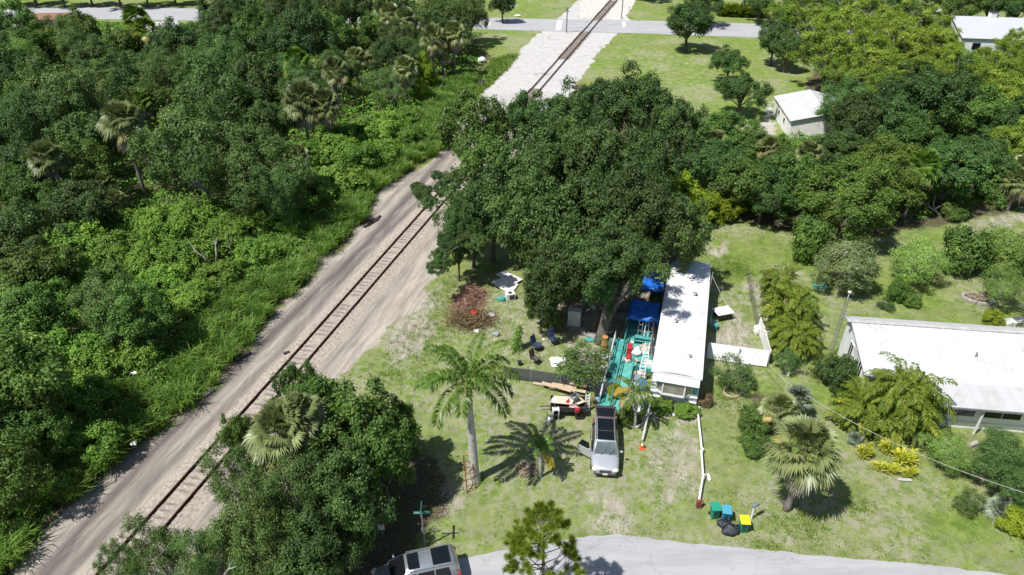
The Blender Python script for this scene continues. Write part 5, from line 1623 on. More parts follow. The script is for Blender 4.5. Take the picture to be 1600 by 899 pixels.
def car(label, loc, rz, L, W, H, paint, van=False, tail_open=False, door_open=False, name='parked_car', belt=1.02, hood=.98, noseL=1.15):
    o = thing(name, label, 'car', loc, rz)
    hw = W / 2; xf = L / 2; xr = -L / 2
    cow = xf - noseL                      # windscreen base
    st = [(xf, .62, .38, .62), (xf - .10, .80, .26, .78), (xf - .45, .96, .22, hood - .10), (xf - .9, 1.0, .22, hood - .02), (cow, 1.0, .22, belt + .01), (0, 1.0, .22, belt + .03),
          (xr + .9, 1.0, .22, belt + .04), (xr + .35, .97, .24, belt + .02), (xr + .08, .90, .30, belt - .06), (xr, .80, .36, belt - .2)]
    rings = []
    for x, k, zl, zt in st:
        w = hw * k; h = zt - zl
        half = [(w * .88, zl), (w, zl + h * .25), (w * 1.0, zl + h * .6), (w * .95, zl + h * .88), (w * .80, zt)]
        rings.append([(x, 0, zl)] + [(x, a, b) for a, b in half] + [(x, 0, zt + .035)] + [(x, -a, b) for a, b in half[::-1]])
    body = loft(rings, paint, 'body', o)
    # cabin
    rs = cow - (.75 if not van else .95)      # roof starts
    re = xr + (.42 if not van else .30)
    wb, wt = hw * .93, hw * .74
    zt = H
    def cab(x, k, z0, z1, wt_=None):
        wt2 = wt_ if wt_ else wt
        return [(x, -wb * k, z0), (x, -wt2 * 1.02 * k, z0 + (z1 - z0) * .82), (x, -wt2 * .9 * k, z1), (x, 0, z1 + .004), (x, wt2 * .9 * k, z1), (x, wt2 * 1.02 * k, z0 + (z1 - z0) * .82), (x, wb * k, z0), (x, 0, z0)]
    z0 = belt - .04
    loft([cab(cow + .02, .96, z0, z0 + .06, wb * .97), cab(rs, 1, z0, zt - .03), cab(rs - .5, 1, z0, zt), cab((rs + re) / 2, 1, z0, zt + .01), cab(re + .3, .99, z0, zt - .02), cab(re, .97, z0, zt - .07), cab(xr + .10, .95, z0, z0 + .18, wb * .95)], paint, 'cabin', o, True, 0)
    def pane(nm, pts, mat=GLASS, par=None, th=.012):
        mb = MB(); mb.slab([Vector(p_) for p_ in pts], th); return mb.build(nm, mat, par or o)
    e = .018
    pane('windscreen', [(cow - .03, -wb * .88, z0 + .11), (cow - .03, wb * .88, z0 + .11), (rs + .06, wt * .86, zt - .045 + e), (rs + .06, -wt * .86, zt - .045 + e)], GLASS2 if not van else GLASS)
    if not tail_open:
        pane('rear_window', [(re - .03, -wt * .84, zt - .09), (re - .03, wt * .84, zt - .09), (xr + .13, wb * .82, belt + .16), (xr + .13, -wb * .82, belt + .16)])
    for sg in (-1, 1):
        xs_ = [cow - .55, (cow + re) / 2 + .35, (cow + re) / 2 - .65, re + .25]
        for i in range(3):
            a_, b_ = xs_[i] - .05, xs_[i + 1] + .03
            zt2 = z0 + (zt - z0) * .80
            topa = a_ - (.42 if i == 0 else 0)
            mb = MB()
            yb, yt = (wb + .012) * sg, (wt * 1.02 + .016) * sg
            mb.poly([(a_, yb, z0 + .06), (b_, yb, z0 + .06), (b_ + (.12 if i == 2 else 0), yt, zt2), (topa, yt, zt2)])
            mb.build('side_window', GLASS, o)
        mb = MB(); mb.tube([(rs - .1, sg * wt * .92, zt + .045), (re + .3, sg * wt * .92, zt + .03)], .022, 6); mb.build('roof_rail', GREYM if van else TRIM, o)
        mb = MB(); mb.box((cow - .35, sg * (hw + .12), belt + .06), (.12, .22, .15)); mb.build('mirror', paint, o, bevel=.03)
        mb = MB(); mb.blob((xf - .20, sg * hw * .70, .70), (.22, .24, .10), 1, .05, 2); mb.build('headlight', LAMP, o, smooth=True)
        mb = MB(); mb.box((xr + .13, sg * hw * .82, belt - .10), (.18, .16, .34)); mb.build('taillight', TAIL, o, bevel=.03)
        for wx in (xf - .95, xr + .95):
            mb = MB(); mb.tube([(wx, sg * (hw - .22), .34), (wx, sg * (hw + .01), .34)], .345, 20); wl_ = mb.build('wheel', RUBBER, o)
            mb = MB(); mb.tube([(wx, sg * (hw + .005), .34), (wx, sg * (hw + .025), .34)], .21, 14); mb.build('rim', GREYM, wl_)
    mb = MB(); mb.box((xf - .02, 0, .66), (.10, W * .42, .14)); mb.build('grille', TRIM, o, bevel=.02)
    mb = MB(); mb.box((xf - .04, 0, .40), (.16, W * .78, .16)); mb.build('front_bumper', TRIM, o, bevel=.04)
    mb = MB(); mb.box((xr + .04, 0, .45), (.16, W * .80, .20)); mb.build('rear_bumper', paint, o, bevel=.04)
    mb = MB(); mb.box((xf + .045, 0, .46), (.02, .32, .15)); mb.build('number_plate', WHITE, o)
    mb = MB()
    for s_ in (-.3, .25): mb.tube([(cow + .06, s_, z0 + .10), (cow - .28, s_ + .35, z0 + .36)], .012, 4)
    mb.build('wiper', BLACK, o)
    def roofpane(x0, x1, wd): pane('sunroof', [(x0, -wd, zt + .055), (x0, wd, zt + .055), (x1, wd, zt + .055), (x1, -wd, zt + .055)])
    if van:
        roofpane(rs - .12, rs - .75, wt * .72); roofpane(re + 1.25, re + .25, wt * .76)
    else:
        roofpane(rs - .08, rs - .92, wt * .80); roofpane(rs - .97, re + .25, wt * .80)
    if tail_open:
        h0 = Vector((re + .1, 0, zt)); d1 = Vector((-.62, 0, .36)); d2 = Vector((-.28, 0, -.02))
        w1 = wb * .86
        mb = MB(); mb.slab([h0 + Vector((0, -wt * .9, 0)), h0 + Vector((0, wt * .9, 0)), h0 + d1 + Vector((0, w1, 0)), h0 + d1 + Vector((0, -w1, 0))], .06)
        mb.slab([h0 + d1 + Vector((-.003, -w1, -.003)), h0 + d1 + Vector((-.003, w1, -.003)), h0 + d1 + d2 + Vector((0, w1 * .95, -.05)), h0 + d1 + d2 + Vector((0, -w1 * .95, -.05))], .06)
        tg = mb.build('tailgate', pm('maroon_trim', (.09, .05, .06), .4, .1, 2), o)  # tailgate frame in its own dark maroon
        mb = MB(); mb.slab([h0 + d1 * .08 + Vector((0, -wt * .8, .02)), h0 + d1 * .08 + Vector((0, wt * .8, .02)), h0 + d1 * .95 + Vector((0, w1 * .88, .02)), h0 + d1 * .95 + Vector((0, -w1 * .88, .02))], .012)
        mb.build('tailgate_glass', GLASS, tg)
        mb = MB(); mb.box((xr + .5, 0, belt + .1), (.9, wb * 1.5, .03)); mb.build('boot_shade_sheet', BLACK, o)  # black sheet stands in for the shade inside the open boot
    if door_open:
        hinge = Vector((cow - .32, -hw * .97, 0)); a = math.radians(180 + 58)
        d = Vector((math.cos(a), math.sin(a), 0)); Ld = 1.12
        mb = MB()
        n_ = Vector((-d.y, d.x, 0)) * .05
        def q3(f_, z, s_): v = hinge + d * (Ld * f_) + n_ * s_; return (v.x, v.y, z)
        pts = [(0, .32), (1, .36), (1, belt), (0, belt)]
        A_ = [mb.bm.verts.new(q3(f_, z, 1)) for f_, z in pts]; B_ = [mb.bm.verts.new(q3(f_, z, -1)) for f_, z in pts]
        mb.bm.faces.new(A_); mb.bm.faces.new(B_[::-1])
        for i in range(4): mb.bm.faces.new((A_[i], A_[(i + 1) % 4], B_[(i + 1) % 4], B_[i]))
        dr = mb.build('door', paint, o, bevel=.015); dr['label'] = 'front door swung wide open'
        mb = MB(); inw = Vector((0, .22, 0))
        a1, a2 = Vector(q3(.12, belt + .004, 0)), Vector(q3(.98, belt + .004, 0)); b1, b2 = Vector(q3(.45, H - .12, 0)) + inw, Vector(q3(.95, H - .12, 0)) + inw
        mb.slab([a1, a2, b2, b1], .02); mb.build('window', GLASS, dr)
        mb = MB(); mb.box((cow - .85, -hw + .10, .72), (.95, .18, .6)); mb.build('door_shade_block', BLACK, o)  # black block painted in for the shade within the open doorway
        mb = MB(); mb.box((cow - .9, -hw * .45, .75), (.55, .5, .7)); mb.build('seat', pm('grey_seat', (.2, .19, .18), .9, .2, 3), o, bevel=.06)
    return o


a0 = P(947, 745, .1); 
car('silver estate car parked on the grass with its front door and tailgate open', (6.45, 35.1, 0), math.radians(-95.5), 4.72, 1.92, 1.62, PAINT, False, True, True)
car('silver minivan with two dark roof panels, cut off at the bottom edge of the picture', (-5.5, 25.08, 0.025), math.radians(194.5), 5.0, 1.98, 1.78, PAINT2, True, noseL=1.0, belt=1.08, name='parked_minivan')

# ---------------- signs and posts
p = P(664, 855); o = thing('street_sign', 'tall grey post with crossed green street name blades above the minivan', 'street sign', p)
GP = pm('galvanised_post', (.34, .35, .35), .6, .2, 4, .3)
SG = pm('sign_green', (.03, .19, .15), .5, .12, 4)
mb = MB(); mb.tube([(0, 0, -.1), (0, 0, 3.3)], .045, 8); mb.build('post', GP, o)
mb = MB(); mb.box((0, 0, 3.12), (.95, .03, .20), .05); bl = mb.build('sign_blade', SG, o); mb = MB(); mb.box((-.26, -.02, 3.12), (.32, .02, .13), .05); mb.build('lettering_panel', pm('pale_sign_panel', (.35, .55, .48), .5, .3, 9), bl)
mb = MB(); mb.box((0, 0, 3.44), (.03, 1.0, .22), .05); mb.build('sign_blade', SG, o)
mb = MB(); mb.box((0, 0, 1.6), (.22, .025, .3)); mb.build('small_plate', GP, o)
p = P(598, 838); o = thing('small_sign', 'small white sign on a thin stake in the shade above the minivan', 'sign', p)
mb = MB(); mb.tube([(0, 0, 0), (0, 0, 1.0)], .025, 6); mb.build('stake', GP, o); mb = MB(); mb.box((0, -.03, .85), (.38, .03, .5)); mb.build('board', WHITE, o)
for (u, v, h, lab) in ((885, 52, 5.2, 'railway crossing post on the near left side of the far road'), (971, 30, 5.2, 'railway crossing post on the far right side of the far road')):
    p = P(u, v); o = thing('crossing_sign', lab, 'crossing sign', p)
    mb = MB(); mb.tube([(0, 0, 0), (0, 0, h)], .10, 8); mb.build('post', TRIM, o)
    mb = MB()
    for s_ in (-1, 1): mb.box((0, -.12 - .02 * s_, h - .4), (1.3, .03, .22), rot=Matrix.Rotation(s_ * .8, 4, 'Y'))
    mb.build('crossbuck', GREYM, o)
    mb = MB(); mb.box((0, 0, .1), (.5, .5, .2)); mb.build('base', CONC, o)
p = P(983, 18); mb = MB(); mb.box((0, 0, .55), (.35, .3, 1.1)); mb.box((0, 0, 1.15), (.45, .4, .12)); ob = mb.build('utility_box', WHITE); ob.location = p; tag(ob, 'small white utility box by the sandy drive beyond the far road', 'utility box')

# bins
def bin_(label, u, v, bodym, lidm, rz):
    o = thing('wheelie_bin', label, 'bin', P(u, v), rz, None, (.9, .9, .92))
    mb = MB(); mb.box((0, 0, .50), (.56, .60, .94)); 
    for v_ in mb.bm.verts:
        if v_.co.z < .3: v_.co.x *= .80; v_.co.y *= .82
    mb.box((0, .02, .975), (.64, .68, .05)); mb.build('body', bodym, o, bevel=.02)
    mb = MB(); mb.slab([(-.33, -.37, 1.06), (.33, -.37, 1.06), (.33, .36, 1.12), (-.33, .36, 1.12)], .06); mb.build('lid', lidm, o, bevel=.015)
    mb = MB(); mb.tube([(-.28, .42, 1.03), (.28, .42, 1.03)], .02, 6); mb.build('handle', bodym, o)
    mb = MB(); mb.box((0, -.275, .42), (.22, .02, .40)); [mb.box((0, -.315, z), (.36, .02, .03)) for z in (.72, .8)]; mb.build('recess_shade', pm(bodym.name + '_recess_shade', (.015, .06, .055), .6, .1, 3), o)  # dark plate and bars stand in for the shade of the front recess
    for s_ in (-1, 1):
        mb = MB(); mb.tube([(s_ * .24, .26, .12), (s_ * .30, .26, .12)], .12, 12); mb.build('wheel', BLACK, o)
    return o


BG = pm('bin_green', (.015, .21, .13), .5, .12, 3); BB = pm('bin_blue', (.04, .24, .36), .5, .12, 3); BY = pm('bin_yellow', (.80, .68, .02), .45, .08, 3); BGL = pm('bin_green_lid', (.02, .27, .17), .45, .12, 3); BBL = pm('bin_blue_lid', (.07, .31, .43), .45, .12, 3)
bin_('all green wheelie bin, leftmost of three at the kerb', 1115, 808, BG, BGL, .05)
bin_('light blue wheelie bin between the green ones', 1132, 813, BB, BBL, -.15)
bin_('green wheelie bin with a bright yellow lid', 1160, 829, BG, BY, -.06)
BAG = pm('bin_bag', (.025, .03, .045), .28, .5, 4, bump=1.0, spec=.7)
for i, (u, v, r, lab) in enumerate(((1131, 823, .42, 'black rubbish bag against the foot of the blue bin'), (1139, 832, .50, 'largest black rubbish bag lying at the road edge'), (1148, 830, .36, 'black rubbish bag squeezed beside the yellow lidded bin'))):
    mb = MB(); mb.blob((0, 0, r * .55), (r, r * .85, r * .62), i + 3, .22, 3)
    for v_ in mb.bm.verts: v_.co.z = max(v_.co.z, 0) 
    mb.tube([(0, 0, r * 1.1), (.05, .02, r * 1.35)], [.05, .11], 6)
    ob = mb.build('rubbish_bag', BAG, smooth=True); ob.location = P(u, v); tag(ob, lab, 'rubbish bag')
p = P(1174, 811); o = thing('mailbox', 'small grey mailbox on a white post beside the yellow lidded bin', 'mailbox', p, .5)
mb = MB(); mb.box((0, 0, .55), (.10, .10, 1.15)); mb.build('post', WHITE, o)
mb = MB(); mb.box((.12, .0, 1.24), (.52, .2, .22)); mb.build('box', pm('mailbox_grey', (.25, .31, .33), .4, .2, 3, .3), o, bevel=.05)
mb = MB(); mb.box((0, 0, .08), (.16, .55, .16)); ob = mb.build('white_block', WHITE); ob.location = P(1107, 748); tag(ob, 'short white plastic block lying on the grass beside the long white rail', 'block')


def beam_thing(name, label, cat, paths, r, mat, posts=(), pm_=None, sides=6):
    o_ = P(paths[0][0][0], paths[0][0][1])
    o = thing(name, label, cat, o_)
    for pa in paths:
        mb = MB(); mb.tube([P(*a_) - o_ for a_ in pa], r, sides); mb.build('beam', mat, o)
    for u, v, h in posts:
        mb = MB(); c = P(u, v) - o_; mb.box((c.x, c.y, h / 2), (.14, .14, h)); mb.build('post', pm_ or mat, o)
    return o


beam_thing('low_rail', 'long low white rail running from the trailer down the lawn', 'rail', [[(1090, 640, .35), (1097, 705, .4)], [(1096, 705, .42), (1099, 748, .42)], [(1098, 748, .36), (1092, 786, .3)]], .075, WHITE, [(1091, 642, .35), (1097, 708, .40), (1099, 748, .38)])
mb = MB(); mb.box((0, 0, .25), (.28, .28, .5)); mb.box((.03, 0, .56), (.4, .2, .1), .3); ob = mb.build('gate_stub', RUSTR); ob.location = P(1091, 793); tag(ob, 'small brown stump at the lower end of the long white rail', 'stump')
beam_thing('plastic_pipe', 'grey white pipe lying from the trailer front down to the orange cone', 'pipe', [[(1016, 630, .9), (1011, 655, .6), (1004, 688, .25)]], .07, OFFW, [(1012, 655, .5)])
mb = MB(); mb.box((0, 0, .025), (.38, .38, .05)); mb.tube([(0, 0, .05), (0, 0, .62)], [.15, .035], 12); o = thing('traffic_cone', 'orange and white traffic cone at the end of the grey pipe', 'traffic cone', P(1003, 701)); mb.build('cone', ORANGE, o); mb = MB(); mb.tube([(0, 0, .33), (0, 0, .52)], [.104, .064], 12); mb.build('band', WHITE, o)
hs = [(973, 632), (972, 645), (973, 655), (978, 662), (985, 667), (994, 668), (1003, 664), (1009, 656), (1012, 645), (1014, 634)]
o_ = P(*hs[0]); mb = MB(); mb.tube([P(a_, b_, .09) - o_ for a_, b_ in hs], .085, 8); ob = mb.build('curved_edging', OFFW, smooth=True); ob.location = o_; tag(ob, 'pale curved edging looping around the foot of the slim palm', 'edging')
th_ = [(k, P(1145 + 14 * math.cos(k * .35), 612 + 9 * math.sin(k * .35), .08)) for k in range(19)]
o_ = P(1145, 612); mb = MB(); mb.tube([q_ - o_ for k, q_ in th_], .10, 6); ob = mb.build('ring_edging', pm('clay_edging', (.42, .33, .24), .9, .3, 3)); ob.location = o_; tag(ob, 'round clay coloured edging around the thin grey bush', 'edging')
p = P(990, 665); o = thing('satellite_dish', 'white satellite dish on a pole by the slim palm', 'satellite dish', p)
mb = MB(); mb.tube([(0, 0, 0), (0, 0, 1.9)], .04, 8); mb.build('pole', WHITE, o)
mb = MB(); rings_ = []
for k in range(6):
    a = k / 5; rr_ = .38 * a; rings_.append([(rr_ * math.cos(t_2), rr_ * math.sin(t_2), .12 * a * a) for t_2 in [2 * math.pi * j / 16 for j in range(16)]])
vv = [[mb.bm.verts.new(Matrix.Rotation(.9, 4, 'X') @ Vector(q_) + Vector((.08, -.08, 1.9))) for q_ in r] for r in rings_[1:]]
mb.bm.faces.new(vv[0])
for i in range(4):
    for j in range(16): mb.bm.faces.new((vv[i][j], vv[i][(j + 1) % 16], vv[i + 1][(j + 1) % 16], vv[i + 1][j]))
mb.build('dish', WHITE, o)

# rusty frame against the royal palm
o_ = P(732, 768); o = thing('rusty_frame', 'rusty red metal frame leaning on the base of the royal palm', 'metal frame', o_)
a1, a2 = P(730, 771), P(743, 752) ; b1, b2 = P(725, 758, 1.9), P(741, 742, 1.9)
mb = MB(); mb.tube([a1 - o_, P(724, 712, 2.3) - o_], .04, 6); mb.tube([P(744, 764) - o_, P(737, 714, 2.3) - o_], .04, 6)
A1, A2, B1, B2 = a1 - o_, P(724, 712, 2.3) - o_, P(744, 764) - o_, P(737, 714, 2.3) - o_
mb.build('upright', RUSTR, o)
for k in range(7):
    mb = MB(); f = k / 6; mb.tube([A1.lerp(A2, f), B1.lerp(B2, f)], .028, 5); mb.build('crossbar', RUSTR, o)
for i, (u, v, r, lab) in enumerate(((822, 735, .5, 'purple grey heap of dry leaves left of the young palm'),)):
    lv = Leaves(); rg = np.random.RandomState(5); c = rg.normal(size=(900, 3)) * np.array([.38, .3, .1]); c[:, 2] = np.abs(c[:, 2]); lv.leaves(c, rdir(rg, 900), rdir(rg, 900), .28, .05, rg.rand(900))
    ob = link('leaf_heap', lv.mesh('leaf_heap', MATS['dead_frond'])); ob.location = P(u, v); tag(ob, lab, 'leaf heap')

# ---------------- junk, lumber, cart
RUSTB = pm('cart_black', (.035, .03, .03), .7, .4, 3)
c0 = P(887, 650); o = thing('garden_cart', 'black flat garden trailer heaped with junk in front of the lumber', 'cart', c0, -.05)
mb = MB(); mb.box((0, .45, .55), (2.6, 1.3, .06)); 
mb.build('bed', RUSTB, o)
mb = MB(); mb.box((0, -.20, .76), (2.6, .05, .40)); mb.box((0, 1.10, .76), (2.6, .05, .40)); mb.box((1.28, .45, .76), (.05, 1.25, .40)); mb.box((-1.28, .45, .76), (.05, 1.25, .40)); mb.build('side_panel', RUSTB, o)
for s_ in (-1, 1):
    for x in (-.8, .8):
        mb = MB(); mb.tube([(x, .45 + s_ * .72, .3), (x, .45 + s_ * .86, .3)], .3, 16); mb.build('wheel', RUBBER, o)
mb = MB(); mb.tube([(-1.3, .45, .5), (-2.1, .45, .4)], .04, 6); mb.build('drawbar', RUSTB, o)


def put(name, label, cat, u, v, h, build, mat, rz=0.0, group=None, bevel=0.0, smooth=False):
    mb = MB(); build(mb)
    ob = mb.build(name, mat, bevel=bevel, smooth=smooth); ob.location = P(u, v, h); ob.rotation_euler = (0, 0, rz)
    return tag(ob, label, cat, group)


def obox(mb, sx, sy, sz, wall=.03):       # open topped box
    mb.box((0, 0, wall / 2), (sx, sy, wall))
    mb.box((sx / 2 - wall / 2, 0, sz / 2 + wall / 2), (wall, sy, sz - wall)); mb.box((-sx / 2 + wall / 2, 0, sz / 2 + wall / 2), (wall, sy, sz - wall))
    mb.box((0, sy / 2 - wall / 2, sz / 2 + wall / 2), (sx - 2 * wall, wall, sz - wall)); mb.box((0, -sy / 2 + wall / 2, sz / 2 + wall / 2), (sx - 2 * wall, wall, sz - wall))


def flaps(mb):
    obox(mb, .7, .5, .3)
    for s_ in (-1, 1): mb.slab([(-.35, s_ * .25, .3), (.35, s_ * .25, .3), (.35, s_ * .5, .36), (-.35, s_ * .5, .36)], .01)


put('cardboard_sheet', 'large flat pale cardboard sheet on the left of the junk cart', 'cardboard', 878, 626, .95, lambda m: (m.slab([(-.95, -.35, 0), (.75, -.45, .05), (.95, .35, .08), (-.6, .45, .02)], .03)), CARD, -.1)
put('cardboard_box', 'open cardboard box on the right of the junk cart', 'box', 903, 630, .6, flaps, CARD, .5)
put('grey_bin', 'grey plastic tub tipped on top of the junk cart', 'tub', 898, 624, .9, lambda m: obox(m, .6, .45, .35), pm('grey_plastic', (.22, .24, .26), .5, .2, 2), .7)
put('grey_bin', 'small dark tub in the middle of the junk cart', 'tub', 893, 634, .6, lambda m: obox(m, .5, .4, .3), BLACK, -.3)
def can(m):
    m.box((0, 0, .17), (.34, .24, .34)); m.box((0, 0, .38), (.10, .20, .05)); m.tube([(.1, 0, .34), (.22, 0, .5)], .03, 6)
put('fuel_can', 'red fuel can at the right front of the junk cart', 'fuel can', 902, 645, .75, can, RED, .3, bevel=.03)
put('fuel_can', 'red container lying in the middle of the junk cart', 'fuel can', 887, 633, .7, can, RED, 1.2, bevel=.03)
def bucket(m): m.tube([(0, 0, 0), (0, 0, .36)], [.13, .17], 14); m.tube([(0, 0, .36), (0, 0, .38)], [.18, .18], 14)
put('bucket', 'white bucket on the left corner of the junk cart', 'bucket', 866, 632, .6, bucket, WHITE)
put('paint_tin', 'pale tin beside the red fuel can on the cart', 'tin', 894, 641, .62, lambda m: m.tube([(0, 0, 0), (0, 0, .22)], .1, 12), OFFW)
put('rag_heap', 'crumpled pink and grey cloth at the centre of the junk cart', 'cloth', 896, 637, .62, lambda m: m.blob((0, 0, .1), (.35, .25, .16), 7, .4, 3), pm('pink_cloth', (.5, .33, .33), .9, .4, 4), smooth=True)
put('plank_offcut', 'short board sticking up from the right end of the junk cart', 'board', 908, 628, .8, lambda m: m.box((0, 0, .2), (.12, .7, .04), rot=Matrix.Rotation(.5, 4, 'X')), TANW, .8)
# step stools and ladders
def ladder(name, label, pts, rungs, mat=WHITE, r=.035, cat='ladder'):
    """pts: bottom-left, bottom-right, top-left, top-right (world)"""
    o_ = Vector((pts[0].x, pts[0].y, 0)); o = thing(name, label, cat, o_)
    a, b_, c, d = [q_ - o_ for q_ in pts]
    for x, y in ((a, c), (b_, d)):
        mb = MB(); mb.tube([x, y], r, 5); mb.build('rail', mat, o)
    for k in range(rungs):
        f = (k + .5) / rungs; mb = MB(); mb.tube([a.lerp(c, f), b_.lerp(d, f)], r * .8, 5); mb.build('rung', mat, o)
    return o


def step_stool(label, u, v, h, wd, rz=0.0):
    o = thing('step_stool', label, 'step stool', P(u, v), rz)
    for s_ in (-1, 1):
        mb = MB(); mb.box((s_ * wd / 2, -.02, h / 2), (.07, .06, h), rot=Matrix.Rotation(.12, 4, 'X')); mb.box((s_ * wd / 2, .32, h / 2), (.05, .05, h), rot=Matrix.Rotation(-.2, 4, 'X')); mb.build('leg', WHITE, o)
    mb = MB(); mb.box((0, .14, h), (wd + .1, .35, .05)); mb.build('seat', OFFW, o)
    mb = MB(); mb.box((0, .0, h * .5), (wd, .2, .04)); mb.build('step', BLACK, o)
    return o


step_stool('white framed step stool in front of the left end of the cart', 868, 657, .95, .42, .05)
ladder('step_ladder', 'tall white ladder standing at the right end of the junk cart', [P(914, 644), P(920, 643), P(916, 617, 1.6), P(922, 616, 1.6)], 6, WHITE, .05)
# lumber heap: each board a thing
bl_ = [((833, 600), (868, 607), 'thin board, farthest left of the lumber heap'), ((850, 603), (887, 608), 'upper board in the middle of the lumber heap'), ((862, 604), (900, 611), 'pale board topmost in the lumber heap'),
       ((858, 610), (898, 617), 'wide board on the near side of the lumber heap'), ((875, 611), (915, 619), 'board at the right end of the lumber heap'), ((846, 606), (884, 616), 'board lying aslant under the others in the lumber heap'), ((890, 607), (917, 613), 'short thick board at the right end of the lumber heap'), ((866, 613), (892, 621), 'lowest board in front of the lumber heap')]
for i, (a_, b_, lab) in enumerate(bl_):
    A_, B_ = P(*a_), P(*b_); d = B_ - A_; mb = MB(); mb.box((0, 0, 0), (d.length, .24 + .06 * (i % 3), .06)); ob = mb.build('lumber_board', TANW, bevel=.008)
    ob.location = (A_ + B_) / 2 + Vector((0, 0, .08 + .075 * i)); ob.rotation_euler = (0, 0, math.atan2(d.y, d.x)); tag(ob, lab, 'board', 'boards of the lumber heap by the mesh fence')
put('black_tub', 'round black tub with blue cloth behind the car', 'tub', 935, 622, 0, lambda m: (m.tube([(0, 0, 0), (0, 0, .5)], [.28, .36], 16), m.tube([(0, 0, .5), (0, 0, .53)], .38, 16)), BLACK)
put('blue_bag', 'pale blue plastic bag in front of the round black tub', 'bag', 933, 629, 0, lambda m: m.blob((0, 0, .2), (.25, .2, .28), 2, .3, 3), pm('pale_blue_bag', (.25, .42, .6), .4, .3, 4), smooth=True)
put('wooden_stool', 'brown wooden stool between the ladder and the black tub', 'stool', 926, 632, 0, lambda m: (m.box((0, 0, .5), (.4, .35, .05)), [m.box((sx * .16, sy * .13, .24), (.05, .05, .48)) for sx in (-1, 1) for sy in (-1, 1)]), pm('brown_wood', (.18, .11, .07), .8, .3, 3), .2)
put('white_container', 'small white plastic container on the lawn below the cart', 'container', 857, 661, 0, lambda m: m.tube([(0, 0, 0), (0, 0, .4)], [.16, .2], 12), WHITE)
mb = MB(); mb.tube([(0, 0, 0), (0, 0, 1.5)], .035, 6); ob = mb.build('thin_stake', GREYM); ob.location = P(854, 668); tag(ob, 'thin grey stake beside the white plastic container', 'stake')

# ---------------- mesh fence
MESH, t, b = nodes_of('shade_mesh')
b.inputs['Base Color'].default_value = (.09, .10, .115, 1); b.inputs['Roughness'].default_value = .9
trn = N(t, 'BsdfTransparent'); mx_ = N(t, 'MixShader'); mx_.inputs[0].default_value = .72
t.links.new(trn.outputs[0], mx_.inputs[1]); t.links.new(b.outputs[0], mx_.inputs[2]); t.links.new(mx_.outputs[0], t.nodes['Material Output'].inputs[0])
def fence_run(name, label, cat, pts, h, mat, postm, th=.02, step=2.2, pw=.06, z0=.05, lean=0.0):
    o_ = P(*pts[0]); o = thing(name, label, cat, o_)
    for i in range(len(pts) - 1):
        A_, B_ = P(*pts[i]) - o_, P(*pts[i + 1]) - o_; d = B_ - A_; a = math.atan2(d.y, d.x)
        mb = MB(); c = (A_ + B_) / 2; mb.box((c.x, c.y, z0 + h / 2), (d.length - .02, th, h), rot=Matrix.Rotation(a, 4, 'Z') @ Matrix.Rotation(lean, 4, 'X')); mb.build('panel', mat, o)
        n = max(1, int(d.length / step))
        for k in range(n + (1 if i == len(pts) - 2 else 0)):
            q_ = A_.lerp(B_, k / n); mb = MB(); mb.box((q_.x, q_.y, (h + .12) / 2), (pw, pw, h + .12), a); mb.build('post', postm, o)
    return o


fence_run('mesh_fence', 'low fence of dark grey shade mesh around the junk yard', 'fence', [(788, 592), (830, 597), (875, 604), (915, 611), (957, 618)], 1.15, MESH, GREYM)
fence_run('vinyl_fence', 'low white panel fence jutting out from the right side of the trailer', 'fence', [(1104, 559), (1151, 566), (1197, 572)], 1.35, WHITE, WHITE, .05, 2.9, .11, lean=-.38)
fence_run('vinyl_fence', 'white panel fence turning away from the trailer towards the back', 'fence', [(1199, 569), (1190, 534), (1184, 519)], 1.35, WHITE, WHITE, .05, 2.4, .11)
put('white_sack', 'crumpled white sheet heaped at the far end of the white fence', 'sheet', 1182, 521, 0, lambda m: m.blob((0, 0, .35), (.3, .35, .45), 12, .35, 3), WHITE, smooth=True)
WIRE = MESH.copy(); WIRE.name = 'wire_net'; [setattr(n_.inputs[0], 'default_value', .16) for n_ in WIRE.node_tree.nodes if n_.type == 'MIX_SHADER']
fence_run('wire_fence', 'faint wire net fence running back from the white fence', 'fence', [(1181, 512), (1172, 470), (1166, 430)], 1.1, WIRE, GREYM, .015, 3, .05)
# folding table, chairs at the trailer's right side
o = thing('folding_table', 'white square folding table standing by the trailer side', 'table', P(1128, 497), .35)
mb = MB(); mb.slab([(-.85, -.55, .78), (.75, -.65, .78), (.85, .55, .78), (-.75, .6, .78)], .05); mb.build('tabletop', WHITE, o)
for sx in (-1, 1):
    for sy in (-1, 1): mb = MB(); mb.tube([(sx * .65, sy * .45, 0), (sx * .6, sy * .4, .74)], .03, 6); mb.build('leg', BLACK, o)
mb = MB(); mb.box((0, 0, .35), (1.2, .8, .5)); mb.build('shelf', BLACK, o)


def chair(name, label, u, v, rz, mat, legm=None, arms=True, s=1.0, cat='chair', rounds=False, h=0.0):
    o = thing(name, label, cat, P(u, v, h), rz, scale=(s, s, s))
    mb = MB()
    if rounds: mb.tube([(0, 0, .38), (0, 0, .44)], [.33, .36], 16)
    else: mb.box((0, 0, .42), (.52, .52, .05))
    mb.build('seat', mat, o, bevel=.015)
    mb = MB(); mb.box((0, .30, .74), (.50, .05, .62), rot=Matrix.Rotation(-.25, 4, 'X')); mb.build('backrest', mat, o, bevel=.015)
    for sx in (-1, 1):
        for sy in (-1, 1): mb = MB(); mb.tube([(sx * .26, sy * .26, 0), (sx * .22, sy * .20, .42)], .018, 5); mb.build('leg', legm or BLACK, o)
        if arms: mb = MB(); mb.tube([(sx * .29, -.2, .60), (sx * .29, .28, .64)], .02, 5); mb.tube([(sx * .29, -.2, .60), (sx * .25, -.24, .42)], .016, 5); mb.build('armrest', legm or BLACK, o)
    return o


